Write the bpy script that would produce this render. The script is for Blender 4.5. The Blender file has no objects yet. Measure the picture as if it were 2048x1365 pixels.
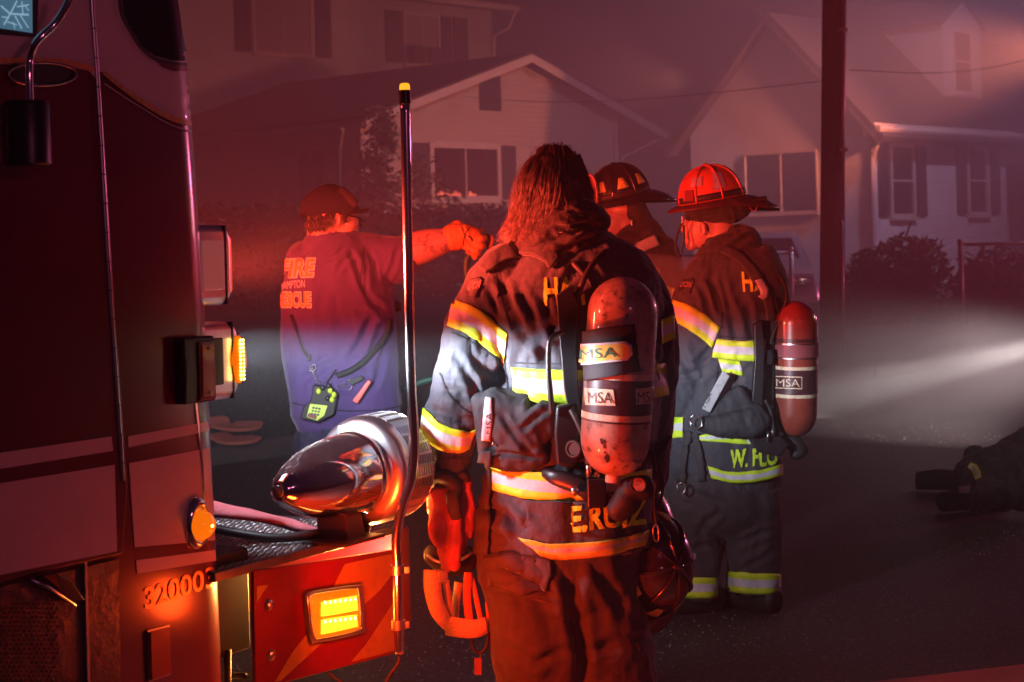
import bpy, bmesh, math, random
import numpy as np
from mathutils import Vector, Matrix
from mathutils.bvhtree import BVHTree
R = math.radians
random.seed(7); np.random.seed(7)
sc = bpy.context.scene
col = sc.collection

# ------------------------------------------------------------------ camera
FPX, CX, CY, CAMZ, ROLL = 3600.0, 1024.0, 500.0, 1.5, R(1.5)
cam_d = bpy.data.cameras.new('camera')
cam = bpy.data.objects.new('camera', cam_d); col.objects.link(cam)
cam_d.sensor_width = 36.0
cam_d.lens = FPX / 2048 * 36
cam_d.shift_y = -(682.5 - CY) / 2048
cam_d.clip_start = 0.05; cam_d.clip_end = 900
CR = Vector((math.cos(ROLL), 0, -math.sin(ROLL)))      # image right
CU = Vector((math.sin(ROLL), 0, math.cos(ROLL)))       # image up
CF = Vector((0, 1, 0))
CP = Vector((0, 0, CAMZ))
cam.matrix_world = Matrix(((CR.x, CU.x, 0, 0), (0, 0, -1, 0), (CR.z, CU.z, 0, CAMZ), (0, 0, 0, 1)))
sc.camera = cam
cam_d.dof.use_dof = True
cam_d.dof.focus_distance = 5.6
cam_d.dof.aperture_fstop = 7.5

# ------------------------------------------------------------------ exposure, world
sc.view_settings.view_transform = 'Standard'
sc.view_settings.look = 'None'
sc.view_settings.exposure = 0.0
sc.view_settings.gamma = 1.0
w = bpy.data.worlds.new('World'); sc.world = w; w.use_nodes = True
nt = w.node_tree
bg = nt.nodes['Background']
bg.inputs[0].default_value = (0.009, 0.0036, 0.0105, 1)   # night sky lit by the town
bg.inputs[1].default_value = 1.0
sc.cycles.use_denoising = True
sc.cycles.max_bounces = 6
sc.cycles.volume_bounces = 0
sc.cycles.sample_clamp_indirect = 4.0
sc.cycles.caustics_reflective = False
sc.cycles.caustics_refractive = False

def P(px, py, D):
    """photo pixel + distance -> point in the street"""
    return CP + D * (CF + (px - CX) / FPX * CR + (CY - py) / FPX * CU)
def PX(v):
    """world -> photo pixel, numpy (n,3)"""
    r = v - np.array(CP)
    d = r[:, 1]
    return CX + FPX * (r @ np.array(CR)) / d, CY - FPX * (r @ np.array(CU)) / d
def G(px, py, z=0.0):
    d = (CF + (px - CX) / FPX * CR + (CY - py) / FPX * CU)
    return CP + d * ((z - CAMZ) / d.z)

# truck frame: h along its heading, n out of its near side
HD = Vector((0.5, 0.8660254, 0)); ND = Vector((0.8660254, -0.5, 0))
FO = P(400, 500, 4.4); FO.z = 0
def T(s, o, z): return FO + HD * s + ND * o + Vector((0, 0, z))
def S(px, py, o=0.0):
    """photo pixel -> (s,z) on the truck plane at offset o"""
    d = (CF + (px - CX) / FPX * CR + (CY - py) / FPX * CU)
    t = (FO + ND * o - CP).dot(ND) / d.dot(ND)
    q = CP + d * t
    return (q - FO).dot(HD), q.z

# ------------------------------------------------------------------ lamps
def lamp(name, loc, power, color, size=0.05, kind='POINT', aim=None, angle=60, blend=0.3):
    l = bpy.data.lights.new(name, kind); l.energy = power; l.color = color
    if kind in ('POINT', 'SPOT'): l.shadow_soft_size = size
    if kind == 'SPOT': l.spot_size = R(angle); l.spot_blend = blend
    o = bpy.data.objects.new(name, l); col.objects.link(o); o.location = loc
    if aim is not None: o.rotation_euler = (Vector(aim) - Vector(loc)).to_track_quat('-Z', 'Y').to_euler()
    return o
def beam_shape(o, lo, hi, soft_lo, soft_hi, head=None, power=1.0, floor=0.0, floor_lo=0.0):
    """headlamp optics: how the lamp spreads its light by elevation (and by bearing)"""
    l = o.data; l.use_nodes = True; t = l.node_tree; n = t.nodes; k = t.links
    em = n['Emission']
    tc = n.new('ShaderNodeNewGeometry'); sp = n.new('ShaderNodeSeparateXYZ')
    neg = n.new('ShaderNodeVectorMath'); neg.operation = 'SCALE'; neg.inputs[3].default_value = 1.0
    k.new(tc.outputs['Incoming'], neg.inputs[0]); k.new(neg.outputs[0], sp.inputs[0])
    def ramp(a, b, va, vb):
        m = n.new('ShaderNodeMapRange'); m.interpolation_type = 'SMOOTHSTEP'
        m.inputs[1].default_value = a; m.inputs[2].default_value = b
        m.inputs[3].default_value = va; m.inputs[4].default_value = vb
        k.new(sp.outputs[2], m.inputs[0]); return m.outputs[0]
    def mul(a, b):
        m = n.new('ShaderNodeMath'); m.operation = 'MULTIPLY'
        for i, x in enumerate((a, b)):
            if isinstance(x, float): m.inputs[i].default_value = x
            else: k.new(x, m.inputs[i])
        return m.outputs[0]
    v = mul(ramp(hi, hi + soft_hi, 1.0, floor), ramp(lo - soft_lo, lo, floor_lo, 1.0))
    if head is not None:
        d = n.new('ShaderNodeVectorMath'); d.operation = 'DOT_PRODUCT'
        k.new(neg.outputs[0], d.inputs[0]); d.inputs[1].default_value = head
        mx = n.new('ShaderNodeMath'); mx.operation = 'MAXIMUM'; mx.inputs[1].default_value = 0.0005
        k.new(d.outputs['Value'], mx.inputs[0])
        pw = n.new('ShaderNodeMath'); pw.operation = 'POWER'; pw.inputs[1].default_value = power
        k.new(mx.outputs[0], pw.inputs[0]); v = mul(v, pw.outputs[0])
    k.new(v, em.inputs['Strength'])

HEADV = (HD.x, HD.y, 0)
RED = (1.0, 0.065, 0.032)
LH = {}
def truck_lamps():
    """the lamps in the truck's front clusters, both sides"""
    for o_, w1, w2, sl, fl in ((-.15, 560, 470, .22, .14), (-2.15, 130, 850, .18, .04)):
        o = lamp('headlamp', T(.26, o_, 1.275), w1, (0.76, 0.86, 1.0), 0.05)
        beam_shape(o, -0.085, -0.085, sl, 0.070, HEADV, 1.0, 0.001, fl)
        o = lamp('warning_lamp', T(.25, o_, 1.46), w2, RED, 0.05)
        beam_shape(o, -0.03, 0.26, 0.14, 0.40, HEADV, 0.8, 0.06, 0.02)
truck_lamps()
lamp('bumper_lamp', P(672, 1228, 4.42), 3.4, (1, 0.06, 0.006), 0.05)
o = lamp('bumper_lamp_throw', P(690, 1226, 4.46), 80, (1, 0.034, 0.003), 0.04)
beam_shape(o, -3, 2, .1, .1, (.80, .60, 0), 1.3)
lamp('bumper_corner_lamp', T(.74, -.02, .62), 85, (1, 0.34, 0.07), 0.03)
lamp('roof_beacon', T(-0.2, -1.6, 3.1), 50, (1, 0.05, 0.08), 0.2)
lamp('street_beacon', (13.5, 21.0, 3.0), 1450, (1, 0.15, 0.34), 0.3)
lamp('house_fill_spot', (10.5, 33.0, 5.0), 9500, (1, 0.25, 0.14), 0.3, 'SPOT', (-2.5, 44.5, 4.2), 58, 0.7)  # added fill spot out of view, brightens the cream house wall
lamp('rear_house_fill_spot', (5.0, 49.5, 6.0), 1100, (1, 0.30, 0.22), 0.3, 'SPOT', (-7.0, 57.5, 8.2), 70, 0.9)  # added fill spot hidden in the haze, brings out the white house
lamp('white_floodlight', (13.0, 30.0, 12.0), 6500, (0.78, 0.60, 1.0), 0.3, 'SPOT', (8.5, 33.0, 3.0), 120, 0.9)
lamp('engine_headlight', P(2340, 632, 12.2), 9000, (1.0, 0.90, 0.84), 0.03, 'SPOT', P(1600, 806, 15.6), 7.5, 1.0)
lamp('engine_side_light', P(2300, 640, 11.0), 1700, (1.0, 0.80, 0.80), 0.06, 'SPOT', P(1640, 850, 15.5), 32, 1.0)
lamp('side_worklight', (3.4, 8.6, 1.7), 13, (1.0, 0.70, 0.52), 0.08)
lamp('camera_side_fill', (3.0, -1.5, 3.0), 85, (1.0, 0.20, 0.38), 0.3)  # made-up fill behind the camera, lifts the truck's near side and the road
# ------------------------------------------------------------------ materials
MATS = {}
def mat(name, color, rough=0.6, metal=0.0, spec=0.5, noise=None, bump=None, sheen=0.0, coat=0.0,
        emit=None, estr=0.0, trans=0.0, alpha=1.0):
    """noise=(scale, color2, lo, hi[, stretch]); bump=[(scale, strength, dist[, stretch])...]"""
    if name in MATS: return MATS[name]
    m = bpy.data.materials.new(name); m.use_nodes = True; MATS[name] = m
    t = m.node_tree; n = t.nodes; k = t.links; b = n['Principled BSDF']
    b.inputs['Base Color'].default_value = (*color, 1)
    b.inputs['Roughness'].default_value = rough
    b.inputs['Metallic'].default_value = metal
    b.inputs['Specular IOR Level'].default_value = spec
    b.inputs['Sheen Weight'].default_value = sheen
    b.inputs['Sheen Roughness'].default_value = 0.4
    b.inputs['Coat Weight'].default_value = coat
    b.inputs['Coat Roughness'].default_value = 0.04
    b.inputs['Transmission Weight'].default_value = trans
    b.inputs['Alpha'].default_value = alpha
    if emit: b.inputs['Emission Color'].default_value = (*emit, 1); b.inputs['Emission Strength'].default_value = estr
    geo = None
    def coords(stretch):
        nonlocal geo
        if geo is None: geo = n.new('ShaderNodeNewGeometry')
        mp = n.new('ShaderNodeMapping'); mp.inputs['Scale'].default_value = stretch or (1, 1, 1)
        k.new(geo.outputs['Position'], mp.inputs[0]); return mp.outputs[0]
    if noise:
        for q in ([noise] if not isinstance(noise, list) else noise):
            sca, c2, lo, hi = q[:4]
            nz = n.new('ShaderNodeTexNoise'); nz.inputs['Scale'].default_value = sca; nz.inputs['Detail'].default_value = 7
            nz.inputs['Roughness'].default_value = 0.65
            k.new(coords(q[4] if len(q) > 4 else None), nz.inputs['Vector'])
            mr = n.new('ShaderNodeMapRange'); mr.inputs[1].default_value = lo; mr.inputs[2].default_value = hi
            k.new(nz.outputs[0], mr.inputs[0])
            mx = n.new('ShaderNodeMix'); mx.data_type = 'RGBA'
            k.new(mr.outputs[0], mx.inputs[0])
            src = b.inputs['Base Color'].links
            if src: k.new(src[0].from_socket, mx.inputs[6])
            else: mx.inputs[6].default_value = (*color, 1)
            mx.inputs[7].default_value = (*c2, 1); k.new(mx.outputs[2], b.inputs['Base Color'])
    prev = None
    for q in (bump or []):
        sca, st, dist = q[:3]
        nz = n.new('ShaderNodeTexNoise'); nz.inputs['Scale'].default_value = sca; nz.inputs['Detail'].default_value = 5
        k.new(coords(q[3] if len(q) > 3 else None), nz.inputs['Vector'])
        bp = n.new('ShaderNodeBump'); bp.inputs['Strength'].default_value = st; bp.inputs['Distance'].default_value = dist
        k.new(nz.outputs[0], bp.inputs['Height'])
        if prev: k.new(prev, bp.inputs['Normal'])
        prev = bp.outputs[0]
    if prev: k.new(prev, b.inputs['Normal'])
    return m
def uvband(name, edge, centre, a=0.30, b_=0.70, rough=0.5, dirt=0.4):
    """three-stripe trim across UV v with grime and a mesh weave"""
    m = mat(name, edge, rough, bump=[(900, 0.3, 0.0006), (60, 0.4, 0.004)])
    t = m.node_tree; n = t.nodes; k = t.links; bs = n['Principled BSDF']
    uv = n.new('ShaderNodeUVMap'); sp = n.new('ShaderNodeSeparateXYZ'); k.new(uv.outputs[0], sp.inputs[0])
    g = n.new('ShaderNodeMath'); g.operation = 'GREATER_THAN'; g.inputs[1].default_value = a; k.new(sp.outputs[1], g.inputs[0])
    l = n.new('ShaderNodeMath'); l.operation = 'LESS_THAN'; l.inputs[1].default_value = b_; k.new(sp.outputs[1], l.inputs[0])
    mu = n.new('ShaderNodeMath'); mu.operation = 'MULTIPLY'; k.new(g.outputs[0], mu.inputs[0]); k.new(l.outputs[0], mu.inputs[1])
    mx = n.new('ShaderNodeMix'); mx.data_type = 'RGBA'; k.new(mu.outputs[0], mx.inputs[0])
    mx.inputs[6].default_value = (*edge, 1); mx.inputs[7].default_value = (*centre, 1)
    geo = n.new('ShaderNodeNewGeometry'); nz = n.new('ShaderNodeTexNoise'); nz.inputs['Scale'].default_value = 26
    nz.inputs['Detail'].default_value = 8; nz.inputs['Roughness'].default_value = 0.7; k.new(geo.outputs[0], nz.inputs['Vector'])
    mr = n.new('ShaderNodeMapRange'); mr.inputs[1].default_value = 0.52; mr.inputs[2].default_value = 0.75; mr.inputs[4].default_value = dirt
    k.new(nz.outputs[0], mr.inputs[0])
    m2 = n.new('ShaderNodeMix'); m2.data_type = 'RGBA'; k.new(mr.outputs[0], m2.inputs[0]); k.new(mx.outputs[2], m2.inputs[6])
    m2.inputs[7].default_value = (0.10, 0.08, 0.05, 1); k.new(m2.outputs[2], bs.inputs['Base Color'])
    return m
LIME = (0.62, 0.86, 0.03); SILV = (0.62, 0.63, 0.66)
M_coat = mat('turnout_cloth', (0.038, 0.041, 0.056), 0.8, sheen=0.25,
             noise=[(5, (0.075, 0.072, 0.075), 0.45, 0.75), (70, (0.022, 0.022, 0.026), 0.5, 0.85)],
             bump=[(1400, 0.45, 0.0008), (70, 0.4, 0.004), (34, 0.5, 0.008), (13, 0.35, 0.02, (1, 1, 0.5))])
M_pants = mat('turnout_trouser_cloth', (0.036, 0.034, 0.040), 0.82, sheen=0.2,
             noise=[(4, (0.060, 0.054, 0.056), 0.45, 0.75), (60, (0.03, 0.026, 0.026), 0.5, 0.85)],
             bump=[(1400, 0.3, 0.0006), (30, 0.35, 0.007), (9, 0.4, 0.03, (1, 1, 0.4))])
M_hood = mat('knit_hood_cloth', (0.030, 0.022, 0.022), 0.9, sheen=0.3, bump=[(900, 0.4, 0.001), (40, 0.4, 0.008)])
M_tee = mat('navy_tshirt_cotton', (0.080, 0.042, 0.165), 0.85, sheen=0.25, bump=[(1200, 0.2, 0.0005), (16, 0.25, 0.01)])
M_jean = mat('navy_trouser_cotton', (0.030, 0.030, 0.07), 0.85, bump=[(900, 0.3, 0.0006), (22, 0.4, 0.01)])
M_skin = mat('skin', (0.55, 0.30, 0.22), 0.45, noise=(30, (0.48, 0.24, 0.18), 0.4, 0.7), bump=[(220, 0.15, 0.001)])
M_skin.node_tree.nodes['Principled BSDF'].inputs['Subsurface Weight'].default_value = 0.0
M_band = uvband('reflective_trim', LIME, SILV)
M_lime = mat('lime_lettering', LIME, 0.6, noise=(60, (0.35, 0.42, 0.05), 0.5, 0.8))
M_black = mat('black_plastic', (0.012, 0.012, 0.014), 0.35, bump=[(300, 0.15, 0.001)])
M_rubber = mat('black_rubber', (0.012, 0.011, 0.011), 0.6, bump=[(90, 0.3, 0.002)])
M_strap = mat('nylon_webbing', (0.035, 0.032, 0.036), 0.8, bump=[(800, 0.5, 0.001)])
M_green = mat('green_webbing_stripe', (0.02, 0.20, 0.06), 0.8)
M_silver = mat('printed_grey', (0.42, 0.42, 0.44), 0.5, noise=(50, (0.2, 0.2, 0.2), 0.5, 0.8))
M_chrome = mat('chrome', (0.86, 0.86, 0.88), 0.09, 1.0, noise=(9, (0.6, 0.6, 0.62), 0.5, 0.8))
M_brushed = mat('brushed_chrome', (0.86, 0.86, 0.89), 0.30, 1.0, noise=(9, (0.6, 0.6, 0.62), 0.5, 0.8))
M_steel = mat('scuffed_steel', (0.55, 0.55, 0.56), 0.3, 1.0, bump=[(120, 0.2, 0.001)])
M_tank = mat('cylinder_composite', (0.46, 0.34, 0.26), 0.36, coat=0.5,
             noise=[(9, (0.24, 0.15, 0.11), 0.40, 0.60), (36, (0.06, 0.045, 0.04), 0.56, 0.66), (14, (0.10, 0.06, 0.05), 0.60, 0.72), (7, (0.36, 0.27, 0.20), 0.5, 0.8, (1, 1, 9))],
             bump=[(40, 0.12, 0.003), (14, 0.15, 0.004, (1, 1, 12))])
M_maroon = mat('cylinder_label_maroon', (0.06, 0.018, 0.022), 0.35, coat=0.4, noise=(30, (0.11, 0.05, 0.045), 0.5, 0.8, (1, 1, 4)))
M_tankred = mat('red_cylinder_wrap', (0.26, 0.045, 0.03), 0.3, coat=.6, noise=[(11, (0.16, 0.035, 0.025), 0.4, 0.7), (42, (0.05, 0.03, 0.025), 0.6, 0.72)], bump=[(40, .12, .003)])
M_cream = mat('cylinder_label_cream', (0.62, 0.48, 0.33), 0.4, noise=(70, (0.28, 0.19, 0.12), 0.5, 0.75))

# ------------------------------------------------------------------ objects
def new_mesh(verts, faces, name='m'):
    me = bpy.data.meshes.new(name); me.from_pydata([tuple(v) for v in verts], [], faces); me.update(); return me
def link(name, me, m, parent=None, smooth=True, label=None):
    o = bpy.data.objects.new(name, me); col.objects.link(o)
    if m is not None and not me.materials:
        for x in (m if isinstance(m, (list, tuple)) else [m]): me.materials.append(x)
    if smooth: me.polygons.foreach_set('use_smooth', [True] * len(me.polygons))
    if parent is not None:
        o.parent = parent; o.matrix_parent_inverse = world_of(parent).inverted()
    if label: o['label'] = label
    return o
def world_of(o):
    m = Matrix.Translation(o.location)
    return m if o.parent is None else (world_of(o.parent) @ o.matrix_parent_inverse @ m)
def thing(name, label, cat, loc=(0, 0, 0), group=None):
    o = bpy.data.objects.new(name, None); col.objects.link(o); o.location = loc; o.empty_display_size = 0.1
    o['label'] = label; o['category'] = cat
    if group: o['group'] = group
    return o
def tag(o, label, cat, group=None):
    o['label'] = label; o['category'] = cat
    if group: o['group'] = group
    return o
def struct(o, kind='structure'):
    o['kind'] = kind; return o

class MB:
    """collects shapes for one mesh"""
    def __init__(s): s.v = []; s.f = []; s.uv = {}
    def add(s, v, f):
        b = len(s.v); s.v += [Vector(x) for x in v]; s.f += [tuple(i + b for i in q) for q in f]; return s
    def quad(s, a, b, c, d): return s.add([a, b, c, d], [(0, 1, 2, 3)])
    def box(s, c, hx, hy, hz, X=Vector((1, 0, 0)), Y=Vector((0, 1, 0)), Z=Vector((0, 0, 1))):
        c = Vector(c); v = [c + X * hx * i + Y * hy * j + Z * hz * k for i in (-1, 1) for j in (-1, 1) for k in (-1, 1)]
        return s.add(v, [(0, 1, 3, 2), (4, 6, 7, 5), (0, 4, 5, 1), (2, 3, 7, 6), (0, 2, 6, 4), (1, 5, 7, 3)])
    def prism(s, pts, d):
        """closed outline pts extruded by vector d"""
        n = len(pts); a = [Vector(p) for p in pts]; b = [p + Vector(d) for p in a]
        return s.add(a + b, [tuple(range(n))[::-1], tuple(range(n, 2 * n))] + [(i, (i + 1) % n, n + (i + 1) % n, n + i) for i in range(n)])
    def tube(s, pts, r, seg=10, cap=True):
        """round tube through world points; r number or list"""
        pts = [Vector(p) for p in pts]; n = len(pts); rr = r if isinstance(r, (list, tuple)) else [r] * n
        up = None; rings = []
        for i, p in enumerate(pts):
            t = (pts[min(i + 1, n - 1)] - pts[max(i - 1, 0)]).normalized()
            if up is None: up = t.orthogonal().normalized()
            up = (up - t * up.dot(t)).normalized(); sd = t.cross(up)
            rings.append([p + (up * math.cos(a) + sd * math.sin(a)) * rr[i] for a in [2 * math.pi * j / seg for j in range(seg)]])
        v = [x for q in rings for x in q]
        f = [(i * seg + j, i * seg + (j + 1) % seg, (i + 1) * seg + (j + 1) % seg, (i + 1) * seg + j) for i in range(n - 1) for j in range(seg)]
        if cap: f += [tuple(range(seg))[::-1], tuple(range((n - 1) * seg, n * seg))]
        return s.add(v, f)
    def loft(s, rings):
        """rings: list of equal-length closed point loops, capped with fans"""
        n = len(rings[0]); v = [x for q in rings for x in q]; m = len(rings)
        f = [(i * n + j, i * n + (j + 1) % n, (i + 1) * n + (j + 1) % n, (i + 1) * n + j) for i in range(m - 1) for j in range(n)]
        b = len(v); v += [sum((Vector(x) for x in rings[0]), Vector()) / n, sum((Vector(x) for x in rings[-1]), Vector()) / n]
        f += [(b, (j + 1) % n, j) for j in range(n)] + [(b + 1, (m - 1) * n + j, (m - 1) * n + (j + 1) % n) for j in range(n)]
        return s.add(v, f)
    def revolve(s, c, axis, prof, seg=48, closed=False):
        """prof: list of (distance along axis, radius)"""
        ax = Vector(axis).normalized(); u = ax.orthogonal().normalized(); w_ = ax.cross(u)
        v = [Vector(c) + ax * t + (u * math.cos(a) + w_ * math.sin(a)) * r for t, r in prof for a in [2 * math.pi * j / seg for j in range(seg)]]
        m = len(prof)
        f = [(i * seg + j, i * seg + (j + 1) % seg, (i + 1) * seg + (j + 1) % seg, (i + 1) * seg + j) for i in range(m - 1) for j in range(seg)]
        return s.add(v, f)
    def ell(s, c, rx, ry, rz, X=Vector((1, 0, 0)), Y=Vector((0, 1, 0)), Z=Vector((0, 0, 1)), seg=20, rg=12):
        v = []; f = []
        for i in range(rg + 1):
            th = math.pi * i / rg
            for j in range(seg):
                a = 2 * math.pi * j / seg
                v.append(Vector(c) + X * rx * math.sin(th) * math.cos(a) + Y * ry * math.sin(th) * math.sin(a) + Z * rz * math.cos(th))
        f = [(i * seg + j, (i + 1) * seg + j, (i + 1) * seg + (j + 1) % seg, i * seg + (j + 1) % seg) for i in range(rg) for j in range(seg)]
        return s.add(v, f)
    def mesh(s, clean=True):
        me = new_mesh(s.v, s.f)
        if clean:
            bm = bmesh.new(); bm.from_mesh(me); bmesh.ops.remove_doubles(bm, verts=bm.verts, dist=1e-5)
            bmesh.ops.dissolve_degenerate(bm, edges=bm.edges, dist=1e-6)
            bmesh.ops.recalc_face_normals(bm, faces=bm.faces); bm.to_mesh(me); bm.free()
        return me
    def build(s, name, m, parent=None, smooth=False, bevel=0, label=None, seg=2):
        o = link(name, s.mesh(), m, parent, smooth, label)
        if bevel:
            b = o.modifiers.new('bevel', 'BEVEL'); b.width = bevel; b.segments = seg; b.limit_method = 'ANGLE'; b.angle_limit = R(35)
            o.data.polygons.foreach_set('use_smooth', [True] * len(o.data.polygons))
            wn = o.modifiers.new('wn', 'WEIGHTED_NORMAL'); wn.keep_sharp = True
        elif smooth == 'auto':
            es = o.modifiers.new('es', 'EDGE_SPLIT'); es.split_angle = R(38)
        return o

def spline(pts, per=6):
    """Catmull-Rom through tuples"""
    p = np.array(pts, float); n = len(p)
    if n < 3: 
        return [tuple(float(y) for y in p[0] + (p[-1] - p[0]) * t) for t in np.linspace(0, 1, per + 1)]
    q = np.vstack([2 * p[0] - p[1], p, 2 * p[-1] - p[-2]]); out = []
    for i in range(n - 1):
        a, b, c, d = q[i:i + 4]
        for t in np.arange(per) / per:
            out.append(0.5 * ((2 * b) + (c - a) * t + (2 * a - 5 * b + 4 * c - d) * t * t + (3 * b - a - 3 * c + d) * t ** 3))
    out.append(p[-1]); return [tuple(float(y) for y in x) for x in out]

# ------------------------------------------------------------------ numpy noise
_perm = np.random.RandomState(3).permutation(4096)
_val = np.random.RandomState(5).rand(4096) * 2 - 1
def vnoise(p):
    i = np.floor(p).astype(int); f = p - i; f = f * f * (3 - 2 * f); r = 0
    for dx in (0, 1):
        for dy in (0, 1):
            for dz in (0, 1):
                h = _perm[(_perm[(_perm[(i[:, 0] + dx) & 4095] + i[:, 1] + dy) & 4095] + i[:, 2] + dz) & 4095]
                wgt = (f[:, 0] if dx else 1 - f[:, 0]) * (f[:, 1] if dy else 1 - f[:, 1]) * (f[:, 2] if dz else 1 - f[:, 2])
                r = r + wgt * _val[h]
    return r
def fbm(p, o=4):
    r = 0; a = 1.0
    for i in range(o): r = r + a * vnoise(p * 2 ** i + 17.3 * i); a *= 0.5
    return r

# ------------------------------------------------------------------ soft bodies: union of closed shapes
def get_co(me):
    a = np.empty(len(me.vertices) * 3); me.vertices.foreach_get('co', a); return a.reshape(-1, 3)
def set_co(me, a): me.vertices.foreach_set('co', a.ravel()); me.update()
def get_no(me):
    a = np.empty(len(me.vertices) * 3); me.vertex_normals.foreach_get('vector', a); return a.reshape(-1, 3)
def union(mb, voxel=0.008, smooth=6):
    me = new_mesh(mb.v, mb.f)
    bm = bmesh.new(); bm.from_mesh(me); bmesh.ops.remove_doubles(bm, verts=bm.verts, dist=1e-6)
    bmesh.ops.recalc_face_normals(bm, faces=bm.faces); bm.to_mesh(me); bm.free()
    o = bpy.data.objects.new('tmp', me); col.objects.link(o)
    r = o.modifiers.new('r', 'REMESH'); r.mode = 'VOXEL'; r.voxel_size = voxel
    if smooth:
        s_ = o.modifiers.new('s', 'SMOOTH'); s_.factor = 0.5; s_.iterations = smooth
    dg = bpy.context.evaluated_depsgraph_get(); dg.update()
    out = bpy.data.meshes.new_from_object(o.evaluated_get(dg))
    bpy.data.objects.remove(o); bpy.data.meshes.remove(me)
    out.materials.clear(); return out
def cloth(me, folds=(), amp=0.006, scale=7.0, stretch=(1, 1, 0.55), ridge=0.006, seed=0):
    """push a remeshed garment into folds; folds are (x0,y0,x1,y1,width_px,depth_m) on the side facing the street camera"""
    co = get_co(me); no = get_no(me)
    q = co * np.array(stretch) * scale + seed * 11.7
    wv = np.stack([fbm(q * 0.6 + 5, 2), fbm(q * 0.6 + 9, 2), fbm(q * 0.6 + 13, 2)], 1)
    d = amp * fbm(q + wv * 0.7, 4)
    d += ridge * (1 - 2 * np.abs(fbm(q * 1.3 + wv * 1.2 + 31, 3))) * 0.8
    d += amp * .42 * (1 - 2 * np.abs(fbm(q * 3.6 + wv * 2 + 71, 3)))
    x, y = PX(co); face = np.clip(-(no @ np.array((0, 1, 0))) * 2.0 + 0.5, 0, 1)
    for x0, y0, x1, y1, wd, dep in folds:
        ex, ey = x1 - x0, y1 - y0; L = math.hypot(ex, ey)
        t = ((x - x0) * ex + (y - y0) * ey) / L / L
        u = ((x - x0) * -ey + (y - y0) * ex) / L
        u = u + 0.25 * wd * np.sin(t * 7 + x0)
        env = np.clip(t * 4 + 0.3, 0, 1) * np.clip((1 - t) * 4 + 0.3, 0, 1) * (t > -0.1) * (t < 1.1)
        prof = -np.exp(-(u / wd) ** 2) + 0.75 * np.exp(-((np.abs(u) - 1.9 * wd) / (0.9 * wd)) ** 2)
        d += dep * env * prof * face
    set_co(me, co + no * d[:, None]); return me

class Fig:
    """everything of one figure is laid out at its own distance in the street"""
    def __init__(s, D): s.D = D; s.k = D / FPX
    def p(s, x, y, dy=0.0): return P(x, y, s.D + dy)
    def limb(s, mb, pts, seg=22, per=4, sq=2.0, round_ends=True):
        """pts: (px, py, dy, rx_px, ry_px)"""
        q = spline(pts, per); c = [s.p(a[0], a[1], a[2]) for a in q]; n = len(c); rings = []
        ends = []
        for i in range(n):
            t = (c[min(i + 1, n - 1)] - c[max(i - 1, 0)]).normalized()
            v = CF - t * CF.dot(t)
            if v.length < 0.2: v = CU - t * CU.dot(t)
            v.normalize(); sd = t.cross(v)
            ends.append((t, sd, v)); rx = q[i][3] * s.k; ry = q[i][4] * s.k
            rings.append([c[i] + sd * rx * cs(a, sq) + v * ry * sn(a, sq) for a in [2 * math.pi * j / seg for j in range(seg)]])
        if round_ends:
            def dome(i, sg):
                t, sd, v = ends[i]; out = []
                rx = q[i][3] * s.k; ry = q[i][4] * s.k
                for ph in (0.45, 0.85, 1.2):
                    f = math.cos(ph); h = math.sin(ph) * min(rx, ry) * 0.8 * sg
                    out.append([c[i] + t * h + (sd * rx * cs(a, sq) + v * ry * sn(a, sq)) * f for a in [2 * math.pi * j / seg for j in range(seg)]])
                return out
            rings = dome(0, -1)[::-1] + rings + dome(n - 1, 1)
        mb.loft(rings); return mb
    def ball(s, mb, x, y, dy, rx, ry, rz, rot=0):
        """ellipsoid: px centre, radii in px (image x, depth, image y), rot degrees in the picture plane"""
        c, sn_ = math.cos(R(rot)), math.sin(R(rot))
        X = CR * c - CU * sn_; Z = CR * sn_ + CU * c
        mb.ell(s.p(x, y, dy), rx * s.k, ry * s.k, rz * s.k, X, CF, Z); return mb
    def tube(s, mb, pts, r, seg=10, per=5):
        """pts (px,py,dy); r in px"""
        q = spline([tuple(p) for p in pts], per)
        rr = r if not isinstance(r, (list, tuple)) else [float(y) for y in np.interp(np.linspace(0, len(r) - 1, len(q)), range(len(r)), r)]
        mb.tube([s.p(*a) for a in q], (r * s.k) if not isinstance(rr, list) else [x * s.k for x in rr], seg); return mb
def cs(a, e): c = math.cos(a); return math.copysign(abs(c) ** (2 / e), c)
def sn(a, e): c = math.sin(a); return math.copysign(abs(c) ** (2 / e), c)

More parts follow.
